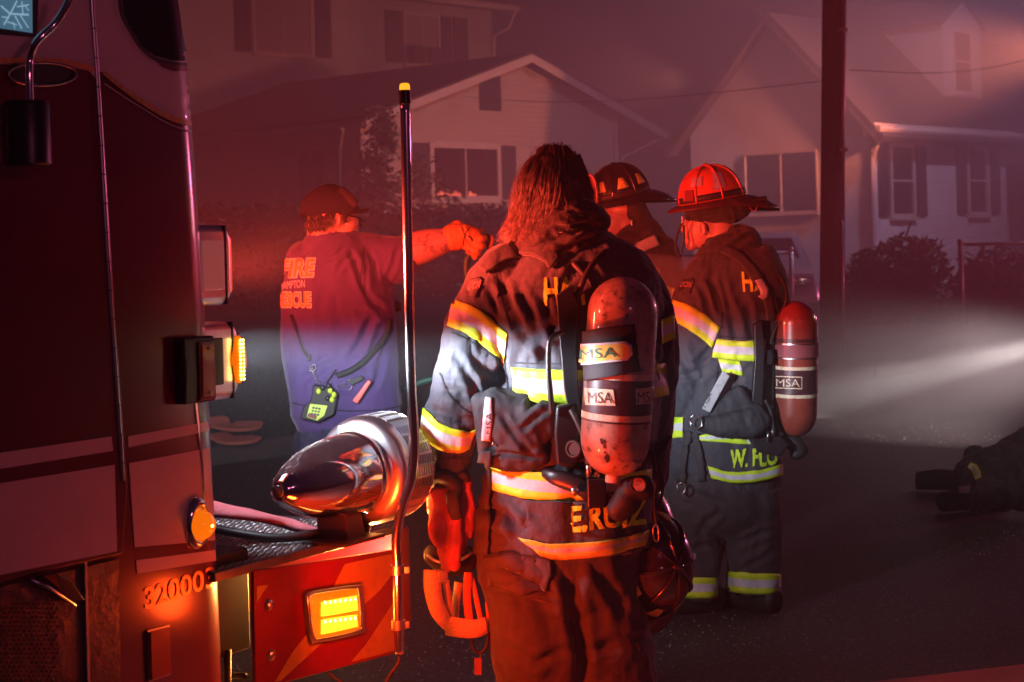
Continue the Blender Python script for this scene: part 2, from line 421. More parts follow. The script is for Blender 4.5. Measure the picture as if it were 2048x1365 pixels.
# ------------------------------------------------------------------ things lying on a surface
def bvh_of(*objs):
    vs = []; fs = []
    dg = bpy.context.evaluated_depsgraph_get(); dg.update()
    for o in objs:
        me = o.data; b = len(vs); M = world_of(o) if isinstance(o, bpy.types.Object) else Matrix()
        if o.parent: M = world_of(o.parent) @ o.matrix_parent_inverse @ Matrix.Translation(o.location)
        vs += [M @ v.co for v in me.vertices]; fs += [tuple(i + b for i in f.vertices) for f in me.polygons]
    return BVHTree.FromPolygons(vs, fs)
def stick(bv, pts2, faces, off, uvs=None, maxd=60.0, fallback=None, spread=0.35):
    """pixel-plane mesh sewn on to the surface it covers; returns a thin mesh lying 'off' proud of it"""
    out = []; ds = []
    for x, y in pts2:
        d = (CF + (x - CX) / FPX * CR + (CY - y) / FPX * CU)
        h = bv.ray_cast(CP, d.normalized(), maxd)
        if h[0] is None: out.append(None); ds.append(None)
        else:
            out.append(h[0] + h[1] * off if h[1].dot(d) < 0 else h[0] - d.normalized() * off); ds.append(h[0].y)
    good = [v for v in ds if v is not None]
    if not good: return None
    med = sorted(good)[len(good) // 2]
    keep = [v is not None and abs(v - med) < spread for v in ds]
    for i, g in enumerate(keep):
        if not g: out[i] = P(pts2[i][0], pts2[i][1], med) if fallback is not None else None
    f2 = [q for q in faces if all(out[i] is not None for i in q)]
    idx = {}; v2 = []
    for q in f2:
        for i in q:
            if i not in idx: idx[i] = len(v2); v2.append(out[i])
    f3 = [tuple(idx[i] for i in q) for q in f2]
    me = new_mesh(v2, f3)
    if uvs is not None:
        inv = {b: a for a, b in idx.items()}; l = me.uv_layers.new(name='UVMap')
        for lp in me.loops: l.data[lp.index].uv = uvs[inv[lp.vertex_index]]
    bm = bmesh.new(); bm.from_mesh(me)
    for f in bm.faces:                                  # outward = towards the street side
        if f.normal.dot(f.calc_center_median() - CP) > 0: f.normal_flip()
    bm.to_mesh(me); bm.free()
    return me
def thick(o, t, off=-1.0):
    m = o.modifiers.new('thickness', 'SOLIDIFY'); m.thickness = t; m.offset = off; return o
def tess_poly(poly, maxlen=10):
    bm = bmesh.new(); vs = [bm.verts.new((x, y, 0)) for x, y in poly]; bm.faces.new(vs)
    return tess_bm(bm, maxlen)
def tess_bm(bm, maxlen):
    bmesh.ops.triangulate(bm, faces=bm.faces)
    for _ in range(7):
        e = [e for e in bm.edges if e.calc_length() > maxlen]
        if not e: break
        bmesh.ops.subdivide_edges(bm, edges=e, cuts=1); bmesh.ops.triangulate(bm, faces=bm.faces)
    bm.verts.ensure_lookup_table()
    p = [(v.co.x, v.co.y) for v in bm.verts]; f = [tuple(v.index for v in f.verts) for f in bm.faces]
    bm.free(); return p, f
def patch(name, bv, poly, m, parent, off=0.003, maxlen=9, th=0.0, **kw):
    p, f = tess_poly(poly, maxlen); me = stick(bv, p, f, off, **kw)
    if me is None: return None
    o = link(name, me, m, parent, True)
    if th: thick(o, th, 1.0)
    return o
def ribbon(name, bv, pts, wd, m, parent, off=0.004, n=5, per=8, th=0.0, **kw):
    """strip along a pixel path; wd px width (number or per-point list); UV v runs across"""
    q = spline(pts, per); W = wd if isinstance(wd, (list, tuple)) else [wd, wd]
    W = [float(y) for y in np.interp(np.linspace(0, 1, len(q)), np.linspace(0, 1, len(W)), W)]; pp = []; uv = []
    for i, (x, y) in enumerate(q):
        a = q[min(i + 1, len(q) - 1)]; b = q[max(i - 1, 0)]; tx, ty = a[0] - b[0], a[1] - b[1]; L = math.hypot(tx, ty) or 1
        nx, ny = -ty / L, tx / L
        for j in range(n):
            s_ = (j / (n - 1) - 0.5) * W[i]; pp.append((x + nx * s_, y + ny * s_)); uv.append((i / len(q), j / (n - 1)))
    f = [(i * n + j, i * n + j + 1, (i + 1) * n + j + 1, (i + 1) * n + j) for i in range(len(q) - 1) for j in range(n - 1)]
    me = stick(bv, pp, f, off, uv, **kw)
    if me is None: return None
    o = link(name, me, m, parent, True)
    if th: thick(o, th, 1.0)
    return o
def bandq(name, bv, top, bot, m, parent, off=0.004, n=7, per=8, th=0.002, **kw):
    """band between two pixel curves"""
    a = spline(top, per); b = spline(bot, per)
    L = max(len(a), len(b)); rs = lambda q: [tuple(float(np.interp(t, np.linspace(0, 1, len(q)), np.array(q)[:, c])) for c in (0, 1)) for t in np.linspace(0, 1, L)]
    a, b = rs(a), rs(b); pp = []; uv = []
    for i in range(L):
        for j in range(n):
            t = j / (n - 1); pp.append((a[i][0] * (1 - t) + b[i][0] * t, a[i][1] * (1 - t) + b[i][1] * t)); uv.append((i / L, t))
    f = [(i * n + j, i * n + j + 1, (i + 1) * n + j + 1, (i + 1) * n + j) for i in range(L - 1) for j in range(n - 1)]
    me = stick(bv, pp, f, off, uv, **kw)
    if me is None: return None
    o = link(name, me, m, parent, True)
    if th: thick(o, th, 1.0)
    return o
def text_bm(s, bold=0.02, shear=0.0, space=1.0):
    c = bpy.data.curves.new('t', 'FONT'); c.body = s; c.offset = bold; c.shear = shear; c.space_character = space; c.resolution_u = 3
    o = bpy.data.objects.new('t', c); col.objects.link(o)
    dg = bpy.context.evaluated_depsgraph_get(); dg.update()
    me = bpy.data.meshes.new_from_object(o.evaluated_get(dg)); bpy.data.objects.remove(o); bpy.data.curves.remove(c)
    bm = bmesh.new(); bm.from_mesh(me); bpy.data.meshes.remove(me); return bm
def text_on(name, bv, s, o2, U, V, m, parent, off=0.004, maxlen=5, bold=0.02, **kw):
    """lettering: o2 = pixel of lower-left, U = pixel vector along the line, V = pixel vector up the cap height"""
    bm = text_bm(s, bold)
    xs = [v.co.x for v in bm.verts]; ys = [v.co.y for v in bm.verts]; x0, x1, y0, y1 = min(xs), max(xs), min(ys), max(ys)
    for v in bm.verts:
        a = (v.co.x - x0) / (x1 - x0); b = (v.co.y - y0) / (y1 - y0)
        v.co = (o2[0] + U[0] * a + V[0] * b, o2[1] + U[1] * a + V[1] * b, 0)
    p, f = tess_bm(bm, maxlen); me = stick(bv, p, f, off, **kw)
    if me is None: return None
    return link(name, me, m, parent, False)
def text_flat(name, s, O, U, V, m, parent, bold=0.02):
    """lettering on a flat face, world origin and vectors"""
    bm = text_bm(s, bold); xs = [v.co.x for v in bm.verts]; ys = [v.co.y for v in bm.verts]; x0, x1, y0, y1 = min(xs), max(xs), min(ys), max(ys)
    for v in bm.verts: v.co = Vector(O) + Vector(U) * ((v.co.x - x0) / (x1 - x0)) + Vector(V) * ((v.co.y - y0) / (y1 - y0))
    me = bpy.data.meshes.new('t'); bm.to_mesh(me); bm.free(); return link(name, me, m, parent, False)
# ================================================================== SETTING
M_road = mat('wet_asphalt', (0.046, 0.038, 0.038), 0.50,
             noise=[(0.6, (0.028, 0.024, 0.025), 0.42, 0.64), (42, (0.15, 0.13, 0.12), 0.55, 0.64)],
             spec=0.35, bump=[(170, 1.0, 0.02), (45, 0.4, 0.012)])
M_lawn = mat('night_lawn', (0.030, 0.040, 0.014), 0.9, noise=[(1.5, (0.06, 0.045, 0.03), 0.45, 0.7), (30, (0.015, 0.018, 0.008), 0.5, 0.8)],
             bump=[(25, 0.9, 0.06), (120, 0.8, 0.03)])
M_conc = mat('concrete', (0.12, 0.10, 0.09), 0.85, noise=[(3, (0.07, 0.06, 0.055), 0.4, 0.7), (60, (0.16, 0.15, 0.14), 0.55, 0.8)], bump=[(80, 0.4, 0.004)])

KA = Vector((-2.2, 12.9, 0)); KB = Vector((6.4, 22.2, 0)); KD = (KB - KA).normalized(); KN = Vector((-KD.y, KD.x, 0))
def K(a, b, z): return KA + KD * a + KN * b + Vector((0, 0, z))
g = MB(); g.quad((-260, -60, 0), (260, -60, 0), (260, 460, 0), (-260, 460, 0))
struct(g.build('ground', M_road))
g = MB(); g.quad(K(-60, -13, .004), K(120, -13, .004), K(120, 0, .004), K(-60, 0, .004))
struct(g.build('road', M_road))
g = MB()
for i in range(-12, 30):
    g.box(K(i * 3 + 1.5, 0.075, 0.07), 1.492, 0.075, 0.07, KD, KN)
struct(g.build('kerb', M_conc, bevel=0.02))
# lawn rises gently behind the kerb
v = []; f = []; na, nb = 60, 40
for j in range(nb):
    b = 0.15 + (j / (nb - 1)) ** 1.6 * 150
    for i in range(na):
        a = -60 + i * 4.0; z = 0.13 + min(b * 0.03, 0.75) + 0.03 * math.sin(a * .7) * math.cos(b)
        v.append(K(a, b, z))
f = [(j * na + i, j * na + i + 1, (j + 1) * na + i + 1, (j + 1) * na + i) for j in range(nb - 1) for i in range(na - 1)]
struct(link('lawn', new_mesh(v, f), M_lawn))
# grass blades near the kerb
rg = random.Random(4); g = MB()
for i in range(15000):
    a = rg.uniform(-9, 13); b = 0.15 + rg.random() ** 1.8 * 4.5; c = K(a, b, 0.125 + b * .03)
    an = rg.uniform(0, 6.28); hh = rg.uniform(.03, .10); dx = Vector((math.cos(an), math.sin(an), 0))
    lean = Vector((rg.uniform(-.04, .04), rg.uniform(-.04, .04), hh)); k = len(g.v)
    g.v += [c - dx * .006, c + dx * .006, c + lean]; g.f.append((k, k + 1, k + 2))
o = link('grass', new_mesh(g.v, g.f), M_lawn, None, False); o['kind'] = 'stuff'
rg = random.Random(14); g = MB()
for i in range(6500):
    px = rg.uniform(-100, 2200); py = 1400 - rg.random() ** .8 * 560; c = G(px, py, .006)
    if (c - KA).dot(KN) > -.1 or c.y > 17: continue
    r_ = rg.uniform(.0012, .0032) * (1 + c.y * .06); k = len(g.v)
    g.v += [c + Vector((r_, 0, 0)), c + Vector((0, r_, 0)), c - Vector((r_, 0, 0)), c - Vector((0, r_, 0)), c + Vector((0, 0, r_ * .9)), c - Vector((0, 0, r_))]
    for a_, b_ in ((0, 1), (1, 2), (2, 3), (3, 0)): g.f += [(k + a_, k + b_, k + 4), (k + b_, k + a_, k + 5)]
o = link('gravel', new_mesh(g.v, g.f), mat('wet_grit', (.26, .23, .22), .3, coat=.5), None, False); o['kind'] = 'stuff'
# near concrete sidewalk, bottom right corner
pa = G(1500, 1388, .13); pb = G(2600, 1262, .13); d = (pb - pa).normalized(); nn = Vector((d.y, -d.x, 0))
g = MB(); q = [pa - d * 3, pb + d * 3, pb + d * 3 + nn * 2, pa - d * 3 + nn * 2]
q = [Vector((x.x, x.y, 0.0)) for x in q]; g.prism(q, (0, 0, .13)); struct(g.build('sidewalk', mat('near_sidewalk_concrete', (0.52, 0.36, 0.28), 0.8, noise=(4, (0.40, 0.27, 0.20), 0.4, 0.7), bump=[(60, .4, .004)]), bevel=0.02))

# ------------------------------------------------------------------ houses
FH = Vector((.68, .733, 0)).normalized(); GH = Vector((-FH.y, FH.x, 0))      # along street front, away from street
def siding(name, c, step=8.0):
    m = mat(name, c, 0.6, noise=(2.0, tuple(x * .82 for x in c), 0.4, 0.7))
    t = m.node_tree; n = t.nodes; k = t.links; b = n['Principled BSDF']
    geo = n.new('ShaderNodeNewGeometry'); sp = n.new('ShaderNodeSeparateXYZ'); k.new(geo.outputs[0], sp.inputs[0])
    mu = n.new('ShaderNodeMath'); mu.operation = 'MULTIPLY'; mu.inputs[1].default_value = step; k.new(sp.outputs[2], mu.inputs[0])
    fr = n.new('ShaderNodeMath'); fr.operation = 'FRACT'; k.new(mu.outputs[0], fr.inputs[0])
    bp = n.new('ShaderNodeBump'); bp.inputs['Strength'].default_value = 1.0; bp.inputs['Distance'].default_value = 0.08; bp.invert = True
    k.new(fr.outputs[0], bp.inputs['Height']); k.new(bp.outputs[0], b.inputs['Normal']); return m
M_sideA = siding('cream_siding', (0.62, 0.52, 0.40))
M_sideB = siding('white_siding', (0.66, 0.64, 0.62))
M_roof = mat('dark_shingles', (0.045, 0.040, 0.045), 0.9, noise=(6, (0.075, 0.065, 0.065), 0.4, 0.7, (1, 1, 3)), bump=[(14, 0.6, 0.02)])
M_trim = mat('painted_trim', (0.60, 0.54, 0.47), 0.55, noise=(6, (0.5, 0.47, 0.42), 0.5, 0.8))
M_shut = mat('dark_shutter_paint', (0.035, 0.045, 0.055), 0.5)
M_pane = mat('night_window_glass', (0.02, 0.02, 0.025), 0.08, spec=0.6)
M_curt = mat('drawn_curtain', (0.34, 0.28, 0.27), 0.8, bump=[(20, 0.4, 0.02, (1, 1, 0.05))])

class Face:
    """a vertical facade: origin corner, direction, outward normal; pixels map on to it"""
    def __init__(s, o, d):
        s.o = Vector(o); s.d = Vector(d).normalized(); s.n = Vector((s.d.y, -s.d.x, 0))
        if s.n.dot(CP - s.o) < 0: s.n = -s.n
    def uv(s, px, py):
        r = (CF + (px - CX) / FPX * CR + (CY - py) / FPX * CU); t = (s.o - CP).dot(s.n) / r.dot(s.n); q = CP + r * t
        return (q - s.o).dot(s.d), q.z
    def at(s, u, z, off=0.0): return Vector((s.o.x, s.o.y, 0)) + s.d * u + s.n * off + Vector((0, 0, z))
    def rect(s, px0, py0, px1, py1):
        u0, z0 = s.uv(px0, (py0 + py1) / 2); u1, _ = s.uv(px1, (py0 + py1) / 2)
        xm = (px0 + px1) / 2; _, za = s.uv(xm, py0); _, zb = s.uv(xm, py1)
        return min(u0, u1), max(u0, u1), min(za, zb), max(za, zb)
    def slab(s, mb, u0, u1, z0, z1, off0, off1):
        mb.prism([s.at(u0, z0, off0), s.at(u1, z0, off0), s.at(u1, z1, off0), s.at(u0, z1, off0)], s.n * (off1 - off0)); return mb
def window(par, fc, r, shut=None, nx=1, ny=2, curtain=False, fr=0.09, glass=None, label=None):
    u0, u1, z0, z1 = r
    m = MB()
    fc.slab(m, u0 - fr, u0, z0 - fr, z1 + fr, 0.003, .06); fc.slab(m, u1, u1 + fr, z0 - fr, z1 + fr, 0.003, .06)
    fc.slab(m, u0, u1, z1, z1 + fr * 1.2, 0.003, .065); fc.slab(m, u0, u1, z0 - fr, z0, 0.003, .065)
    wo = m.build('window', M_trim, par, label=label)
    m = MB(); fc.slab(m, u0 - fr - .03, u1 + fr + .03, z0 - fr - .05, z0 - fr - .002, 0.003, .12); m.build('sill', M_trim, wo)
    m = MB(); fc.slab(m, u0, u1, z0, z1, 0.004, .012); m.build('pane', glass or M_pane, wo)
    m = MB(); t = .022
    for i in range(1, nx): c = u0 + (u1 - u0) * i / nx; fc.slab(m, c - t, c + t, z0, z1, .013, .04)
    for i in range(1, ny): c = z0 + (z1 - z0) * i / ny; fc.slab(m, u0, u1, c - t, c + t, .014, .042)
    if m.v: m.build('sash', M_trim, wo)
    if shut:
        for a in shut:
            m = MB(); w0, w1 = a; fc.slab(m, w0, w1, z0 - fr * .6, z1 + fr * .8, .003, .05)
            zm = (z0 + z1) / 2; fc.slab(m, w0 + .03, w1 - .03, z0, zm - .06, .051, .062); fc.slab(m, w0 + .03, w1 - .03, zm + .04, z1, .051, .062)
            m.build('shutter', M_shut, par)
    return wo

# --- gable house (middle left)
fa = Face(P(715, 400, 40.0), FH)
hA = thing('house', 'cream single-storey house whose low front gable faces the road behind the chrome pole', 'house', (fa.o.x, fa.o.y, .6))
uL, zE = fa.uv(708, 243); uR, _ = fa.uv(1225, 262); uA, zA = fa.uv(1035, 118)
uOR, zOR = fa.uv(1305, 266)
zE2 = (zE + zOR) / 2
W_A = uOR + 0.35 - 0.35
uC = (uL + uOR) / 2; zA = fa.uv(1035, 112)[1]; uC = fa.uv(1035, 112)[0]
def gable_house(par, fc, uL, uR, uC, zEL, zER, zTop, wallL, wallR, depth, side, roofm, th=.16, ov=.45, back=None, base=0.0):
    """front gable on face fc; roof runs back by depth"""
    bk = back or (-fc.n)
    m = MB()
    def roofz(u): return zTop + (zEL - zTop) * (uC - u) / (uC - uL) if u < uC else zTop + (zER - zTop) * (u - uC) / (uR - uC)
    pts = [fc.at(wallL, base), fc.at(wallR, base), fc.at(wallR, roofz(wallR) - .03), fc.at(uC, zTop - .03), fc.at(wallL, roofz(wallL) - .03)]
    m.prism(pts, bk * (depth - .3)); m.build('wall', side, par)
    for (u, z) in ((uL, zEL), (uR, zER)):
        m = MB(); a = fc.at(uC, zTop, ov); b = fc.at(u, z, ov)
        nrm = (b - a).cross(bk).normalized(); nrm = nrm if nrm.z > 0 else -nrm
        m.prism([a, b, b + nrm * th * .35, a + nrm * th * .35], bk * (depth + ov)); m.build('roof', roofm, par)
        m = MB(); a2 = a - Vector((0, 0, .2)); b2 = b - Vector((0, 0, .2)); f_ = fc.n
        m.prism([a + f_ * .003, b + f_ * .003, b2 + f_ * .003, a2 + f_ * .003], f_ * .03); m.build('rake_board', M_trim, par)
    return roofz
zEL = fa.uv(703, 240)[1]; uEL = fa.uv(703, 240)[0]
rz = gable_house(hA, fa, uEL, uOR, uC, zEL, zOR, zA, fa.uv(722, 300)[0], uR, 9.0, M_sideA, M_roof)
m = MB(); fa.slab(m, *fa.rect(958, 152, 1000, 222), .003, .03); m.build('gable_vent', M_shut, hA)
r = fa.rect(866, 298, 992, 392)
s1 = fa.rect(826, 290, 858, 400); s2 = fa.rect(1000, 290, 1030, 400)
window(hA, fa, r, [(s1[0], s1[1]), (s2[0], s2[1])], nx=2, ny=1, fr=.13, label='wide two-part window with painted red beacon reflections along its lower edge')
M_winrefl = mat('painted_beacon_reflection', (0.3, 0.05, 0.03), 0.6, emit=(1.0, 0.13, 0.07), estr=2.2)  # self-lit colour imitating beacon reflections on the glass, no lamp inside
rg = random.Random(11)
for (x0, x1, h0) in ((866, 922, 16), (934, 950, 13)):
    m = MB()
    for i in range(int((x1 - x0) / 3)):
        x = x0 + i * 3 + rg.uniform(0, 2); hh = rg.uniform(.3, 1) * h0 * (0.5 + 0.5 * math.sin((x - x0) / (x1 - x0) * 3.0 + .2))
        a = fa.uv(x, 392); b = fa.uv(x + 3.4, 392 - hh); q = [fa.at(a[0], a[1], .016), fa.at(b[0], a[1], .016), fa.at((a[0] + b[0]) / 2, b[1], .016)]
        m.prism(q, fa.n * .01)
    m.build('painted_reflection', M_winrefl, hA)
m = MB(); fa.slab(m, uR - .02, uR + .1, 0.3, rz(uR) - .1, .0, .1); m.build('corner_board', M_trim, hA)
# eave gutter + downspout on its right, downspout bracket on its left
m = MB(); a = fa.at(uOR + .05, zOR - .1, .45); m.tube([a, a + GH * 8.8], .075, 8); m.build('gutter', M_trim, hA)
m = MB(); m.tube([fa.at(uOR - .05, zOR - .18, .3), fa.at(uR + .2, zOR - .7, .12), fa.at(uR + .16, 0.5, .12)], .04, 8); m.build('downspout', M_trim, hA)
# long side wall: door and porch windows in shadow
fs = Face(fa.at(fa.uv(722, 300)[0], 0), GH)
m = MB(); a = fa.at(uEL + .02, zEL - .12, .4); m.tube([a, a + GH * 8.8], .07, 8); m.build('gutter', M_trim, hA)
m = MB(); m.tube([fs.at(.1, zEL - .2, .45), fs.at(.6, zEL - .65, .1), fs.at(.6, .6, .1)], .045, 8); m.build('downspout', M_trim, hA)
for q in ((548, 330, 562, 400), (583, 335, 596, 400)):
    m = MB(); u0, u1, z0, z1 = fs.rect(*q); fs.slab(m, u0, u1, z0, z1, .003, .08); m.build('porch_post', M_trim, hA)
window(hA, fs, fs.rect(600, 300, 650, 370), nx=2, ny=1)

# --- two-storey white house (upper left)
fb = Face(P(985, 100, 56.0), FH)
hB = thing('house', 'tall white two-storey house with shuttered upstairs windows, upper left', 'house', (fb.o.x, fb.o.y, .6))
z0b, z1b = 0.3, fb.uv(985, 30)[1] + .12
m = MB(); m.prism([fb.at(-16, z0b), fb.at(0, z0b), fb.at(0, z1b), fb.at(-16, z1b)], GH * 8); m.build('wall', M_sideB, hB)
m = MB(); m.prism([fb.at(.5, z1b + .003, .5), fb.at(.5, z1b + .003, -8.5), fb.at(.5, z1b + .2, -8.5), fb.at(.5, z1b + 3.2, -4), fb.at(.5, z1b + .2, .5)], FH * -17); m.build('roof', M_roof, hB)
m = MB(); m.tube([fb.at(.6, z1b + .05, .6), fb.at(-16, z1b + .05, .6)], .11, 8); m.build('gutter', M_trim, hB)
m = MB(); m.tube([fb.at(.45, z1b, .6), fb.at(.3, z1b - .55, .45), fb.at(-.05, z1b - .8, .1), fb.at(-.05, 1, .1)], .06, 8); m.build('downspout', M_trim, hB)
def shp(fc, qs): return [fc.rect(*q)[:2] for q in qs]
window(hB, fb, fb.rect(508, -60, 618, 106), shp(fb, ((468, 0, 500, 104), (630, 0, 660, 112))), nx=2, ny=1, glass=M_curt)
window(hB, fb, fb.rect(810, 33, 874, 126), shp(fb, ((770, 30, 802, 128), (882, 45, 902, 122), (906, 45, 934, 122))), nx=2, ny=1, glass=M_curt)
m = MB()
for q in ((810, 95, 838, 128), (842, 99, 866, 127)):
    u0, u1, z0, z1 = fb.rect(*q); fb.slab(m, u0, u1, z0, z1, .07, .42)
m.build('air_conditioner', M_shut, hB, bevel=.02)
# a lower dark porch roof in front of it
lo = thing('porch', 'low dark hipped porch roof in front of the tall white house', 'porch', fb.at(-10, .5, 4))
m = MB(); r0 = [P(380, 292, 47), P(668, 262, 47), P(690, 150, 53), P(657, 139, 53.3), P(506, 105, 53.3), P(300, 82, 53.3)]
b0 = [Vector((q.x, q.y, q.z)) for q in r0]; m.prism(b0, (0, 0, -.25)); m.build('roof', M_roof, lo)
m = MB(); a = P(690, 290, 47.6); b = P(300, 300, 45); m.prism([Vector((a.x, a.y, .4)), Vector((b.x, b.y, .4)), Vector((b.x, b.y, 3.9)), Vector((a.x, a.y, 3.9))], GH * 3); m.build('wall', M_sideB, lo)

# --- right house, gable end towards the left, shuttered front
c0 = P(1741, 300, 38.0)
fr_ = Face(c0, FH); fg = Face(c0, GH)
hC = thing('house', 'pale house with a narrow dormer and two shuttered windows behind the utility pole', 'house', (c0.x, c0.y, .6))
zc = fr_.uv(1745, 246)[1]; ug = fg.uv(1380, 262)[0]; L_ = fr_.uv(2012, 350)[0]
zt = fg.uv(1553, 48)[1] + .1; um = ug / 2
m = MB(); m.prism([fg.at(0, .3), fg.at(ug, .3), fg.at(ug, zc), fg.at(um, zt), fg.at(0, zc)], FH * L_); m.build('wall', M_sideB, hC)
for sgn in (0, 1):
    m = MB(); a = fg.at(um, zt + .03) - FH * .35; b = fg.at(-.45 if sgn == 0 else ug + .45, zc - (zt - zc) * .45 / um) - FH * .35
    b.z += .03
    nrm = (b - a).cross(FH).normalized(); nrm = nrm if nrm.z > 0 else -nrm
    m.prism([a, b, b + nrm * .14, a + nrm * .14], FH * (L_ + 8)); m.build('roof', M_roof, hC)
    m = MB(); q = Vector((0, 0, .10)); o_ = -FH * .004
    m.prism([a + o_, b + o_, b - q + o_, a - q + o_], -FH * .03); m.build('rake_board', M_roof, hC)
m = MB(); fr_.slab(m, -.3, L_, zc - .28, zc - .03, .003, .30); m.build('fascia', M_trim, hC)
m = MB(); m.tube([fr_.at(-.35, zc - .16, .40), fr_.at(L_ + .2, zc - .16, .40)], .08, 8); m.build('gutter', M_trim, hC)
m = MB(); m.tube([fr_.at(-.12, zc - .3, .34), fr_.at(-.04, zc - .75, .06), fr_.at(-.04, .5, .06)], .05, 8); m.build('downspout', M_trim, hC)
window(hC, fr_, fr_.rect(1782, 296, 1823, 428), shp(fr_, ((1755, 290, 1775, 436), (1831, 290, 1850, 434))), ny=2)
window(hC, fr_, fr_.rect(1936, 300, 1970, 424), shp(fr_, ((1912, 292, 1930, 430), (1980, 296, 1997, 430))), ny=2)
window(hC, fg, fg.rect(1494, 308, 1634, 424), nx=2, ny=1, fr=.04)
# dormer
fd = Face(fr_.at(0, 0, -.55), FH)
u0, u1, z0, z1 = fd.rect(1886, 48, 1962, 196)
m = MB(); zp = fd.uv(1925, 2)[1]
m.prism([fd.at(u0, z0), fd.at(u1, z0), fd.at(u1, z1), fd.at((u0 + u1) / 2, zp), fd.at(u0, z1)], GH * 3); m.build('dormer', M_trim, hC, label='narrow peaked dormer with one sash window')
for (ua, ub) in ((u0 - .12, (u0 + u1) / 2), (u1 + .12, (u0 + u1) / 2)):
    m = MB(); a = fd.at(ua, z1 - .1, .1); b = fd.at(ub, zp + .03, .1); q = Vector((0, 0, .08)); m.prism([a, b, b + q, a + q], GH * 3.1); m.build('dormer_roof', M_roof, hC)
window(hC, fd, fd.rect(1906, 66, 1940, 182), ny=2, fr=.07)
# entry wing beyond, at the picture's right edge
fw_ = Face(fr_.at(L_ + .003, 0, -1.2), FH)
m = MB(); m.prism([fw_.at(0, .3), fw_.at(8, .3), fw_.at(8, zc - .3), fw_.at(0, zc - .3)], GH * 4); m.build('entry_wing', M_sideB, hC)
u0, u1, z0, z1 = fw_.rect(2018, 330, 2050, 480); m = MB(); fw_.slab(m, u0, u1 + .3, z0 - .3, z1, .003, .05); m.build('door', M_shut, hC)

# ------------------------------------------------------------------ plants
def leafy(name, label, cat, pts, n, m, stems=None, size=.07, par=None, seed=1, twig=None):
    """pts: (world centre, radii) clumps of leaves; stems: tubes"""
    rg = random.Random(seed); th = thing(name, label, cat, pts[0][0] * 1 if not stems else stems[0][0])
    v = []; f = []
    for c, rr in pts:
        for i in range(n):
            a, b = rg.uniform(0, 6.283), math.acos(rg.uniform(-1, 1)); r = rg.random() ** .45
            p = c + Vector((rr[0] * r * math.sin(b) * math.cos(a), rr[1] * r * math.sin(b) * math.sin(a), rr[2] * r * math.cos(b)))
            x = Vector((rg.uniform(-1, 1), rg.uniform(-1, 1), rg.uniform(-.6, .6))).normalized(); y = x.orthogonal().normalized()
            y = Matrix.Rotation(rg.uniform(0, 6.28), 3, x) @ y; s_ = size * rg.uniform(.5, 1.3); k = len(v)
            v += [p - x * s_, p + y * s_ * .4, p + x * s_, p - y * s_ * .4]; f.append((k, k + 1, k + 2, k + 3))
    link('foliage', new_mesh(v, f), m, th, False)
    if stems:
        t = MB()
        for st in stems: t.tube(st, [.03] * (len(st) - 1) + [.012], 7)
        t.build('stem', M_bark, th)
    return th
M_bark = mat('bark', (0.065, 0.062, 0.07), 0.9, noise=(9, (0.04, 0.038, 0.045), 0.4, 0.7, (1, 1, .2)), bump=[(30, 0.8, 0.02, (1, 1, .15))])
M_leaf = mat('evergreen_leaf', (0.035, 0.055, 0.022), 0.55, noise=(4, (0.07, 0.085, 0.03), 0.4, 0.7))
rg = random.Random(21)
pts = []
for i in range(70):
    t = rg.random(); x = 705 + rg.gauss(30 + 40 * math.sin(t * 3.1), 26) ; y = 405 - t ** 1.2 * 175
    if t > .75: x = 765 + rg.gauss(0, 9)
    pts.append((P(x, y, 38.6 + rg.uniform(-.3, .3)), (.28, .28, .3)))
for x, y in ((850, 330), (870, 350), (862, 372), (884, 388), (905, 392), (845, 392), (890, 365), (828, 385), (838, 350)): pts.append((P(x, y, 39.2), (.28, .25, .3)))
b0 = P(765, 420, 38.6); gz = Vector((b0.x, b0.y, .7))
leafy('shrub', 'tall loose climbing shrub at the left corner of the cream gable house', 'shrub', pts, 30, M_leaf,
      [[gz, P(760, 380, 38.6), P(750, 320, 38.7), P(768, 235, 38.8)], [gz, P(730, 350, 38.6), P(722, 300, 38.5)], [gz, P(850, 400, 39), P(870, 355, 39.2)]], .085)
# clipped hedge in front of the gable house
pts = []
hz = P(860, 410, 33.5).z
for i in range(90):
    u = i / 89; a = P(395, 412, 31.0); b = P(1180, 412, 38.0); c = a.lerp(b, u)
    for zz in (.9, 1.5, hz - .35): pts.append((Vector((c.x + rg.uniform(-.1, .1), c.y, zz)), (.36, .45, .42)))
leafy('hedge', 'long dark clipped hedge running below the cream house window', 'hedge', pts, 130, M_leaf,
      [[Vector((P(395 + q * 112, 412, 31 + q).x, 31 + q, .45)), Vector((P(395 + q * 112, 412, 31 + q).x, 31 + q, hz - .6))] for q in range(8)], .085, seed=3)
# spiky bush by the right house
pts = []
for i in range(46):
    x = rg.uniform(1688, 1888); t = rg.random(); top = 505 + ((x - 1790) / 100) ** 2 * 45; y = top + t * (655 - top)
    pts.append((P(x, y, 27 + rg.uniform(-.5, .5)), (.36, .4, .34)))
st = [[P(1790, 670, 27), P(1800 + q[0], 560, 27), P(q[1], q[2], 27)] for q in ((-20, 1822, 446), (0, 1812, 470), (30, 1876, 475), (50, 1885, 480), (-60, 1762, 480), (10, 1855, 470))]
leafy('bush', 'broad dark bush with upright shoots below the shuttered windows', 'bush', pts, 260, M_leaf, st, .075, seed=5)
pts = [(P(rg.uniform(1960, 2100), rg.uniform(540, 640), 26), (.5, .4, .4)) for _ in range(26)]
leafy('bush', 'low dark bush behind the right-hand chain link fence', 'bush', pts, 200, M_leaf, [[P(2030, 690, 26), P(2030, 600, 26)]], .08, seed=6)

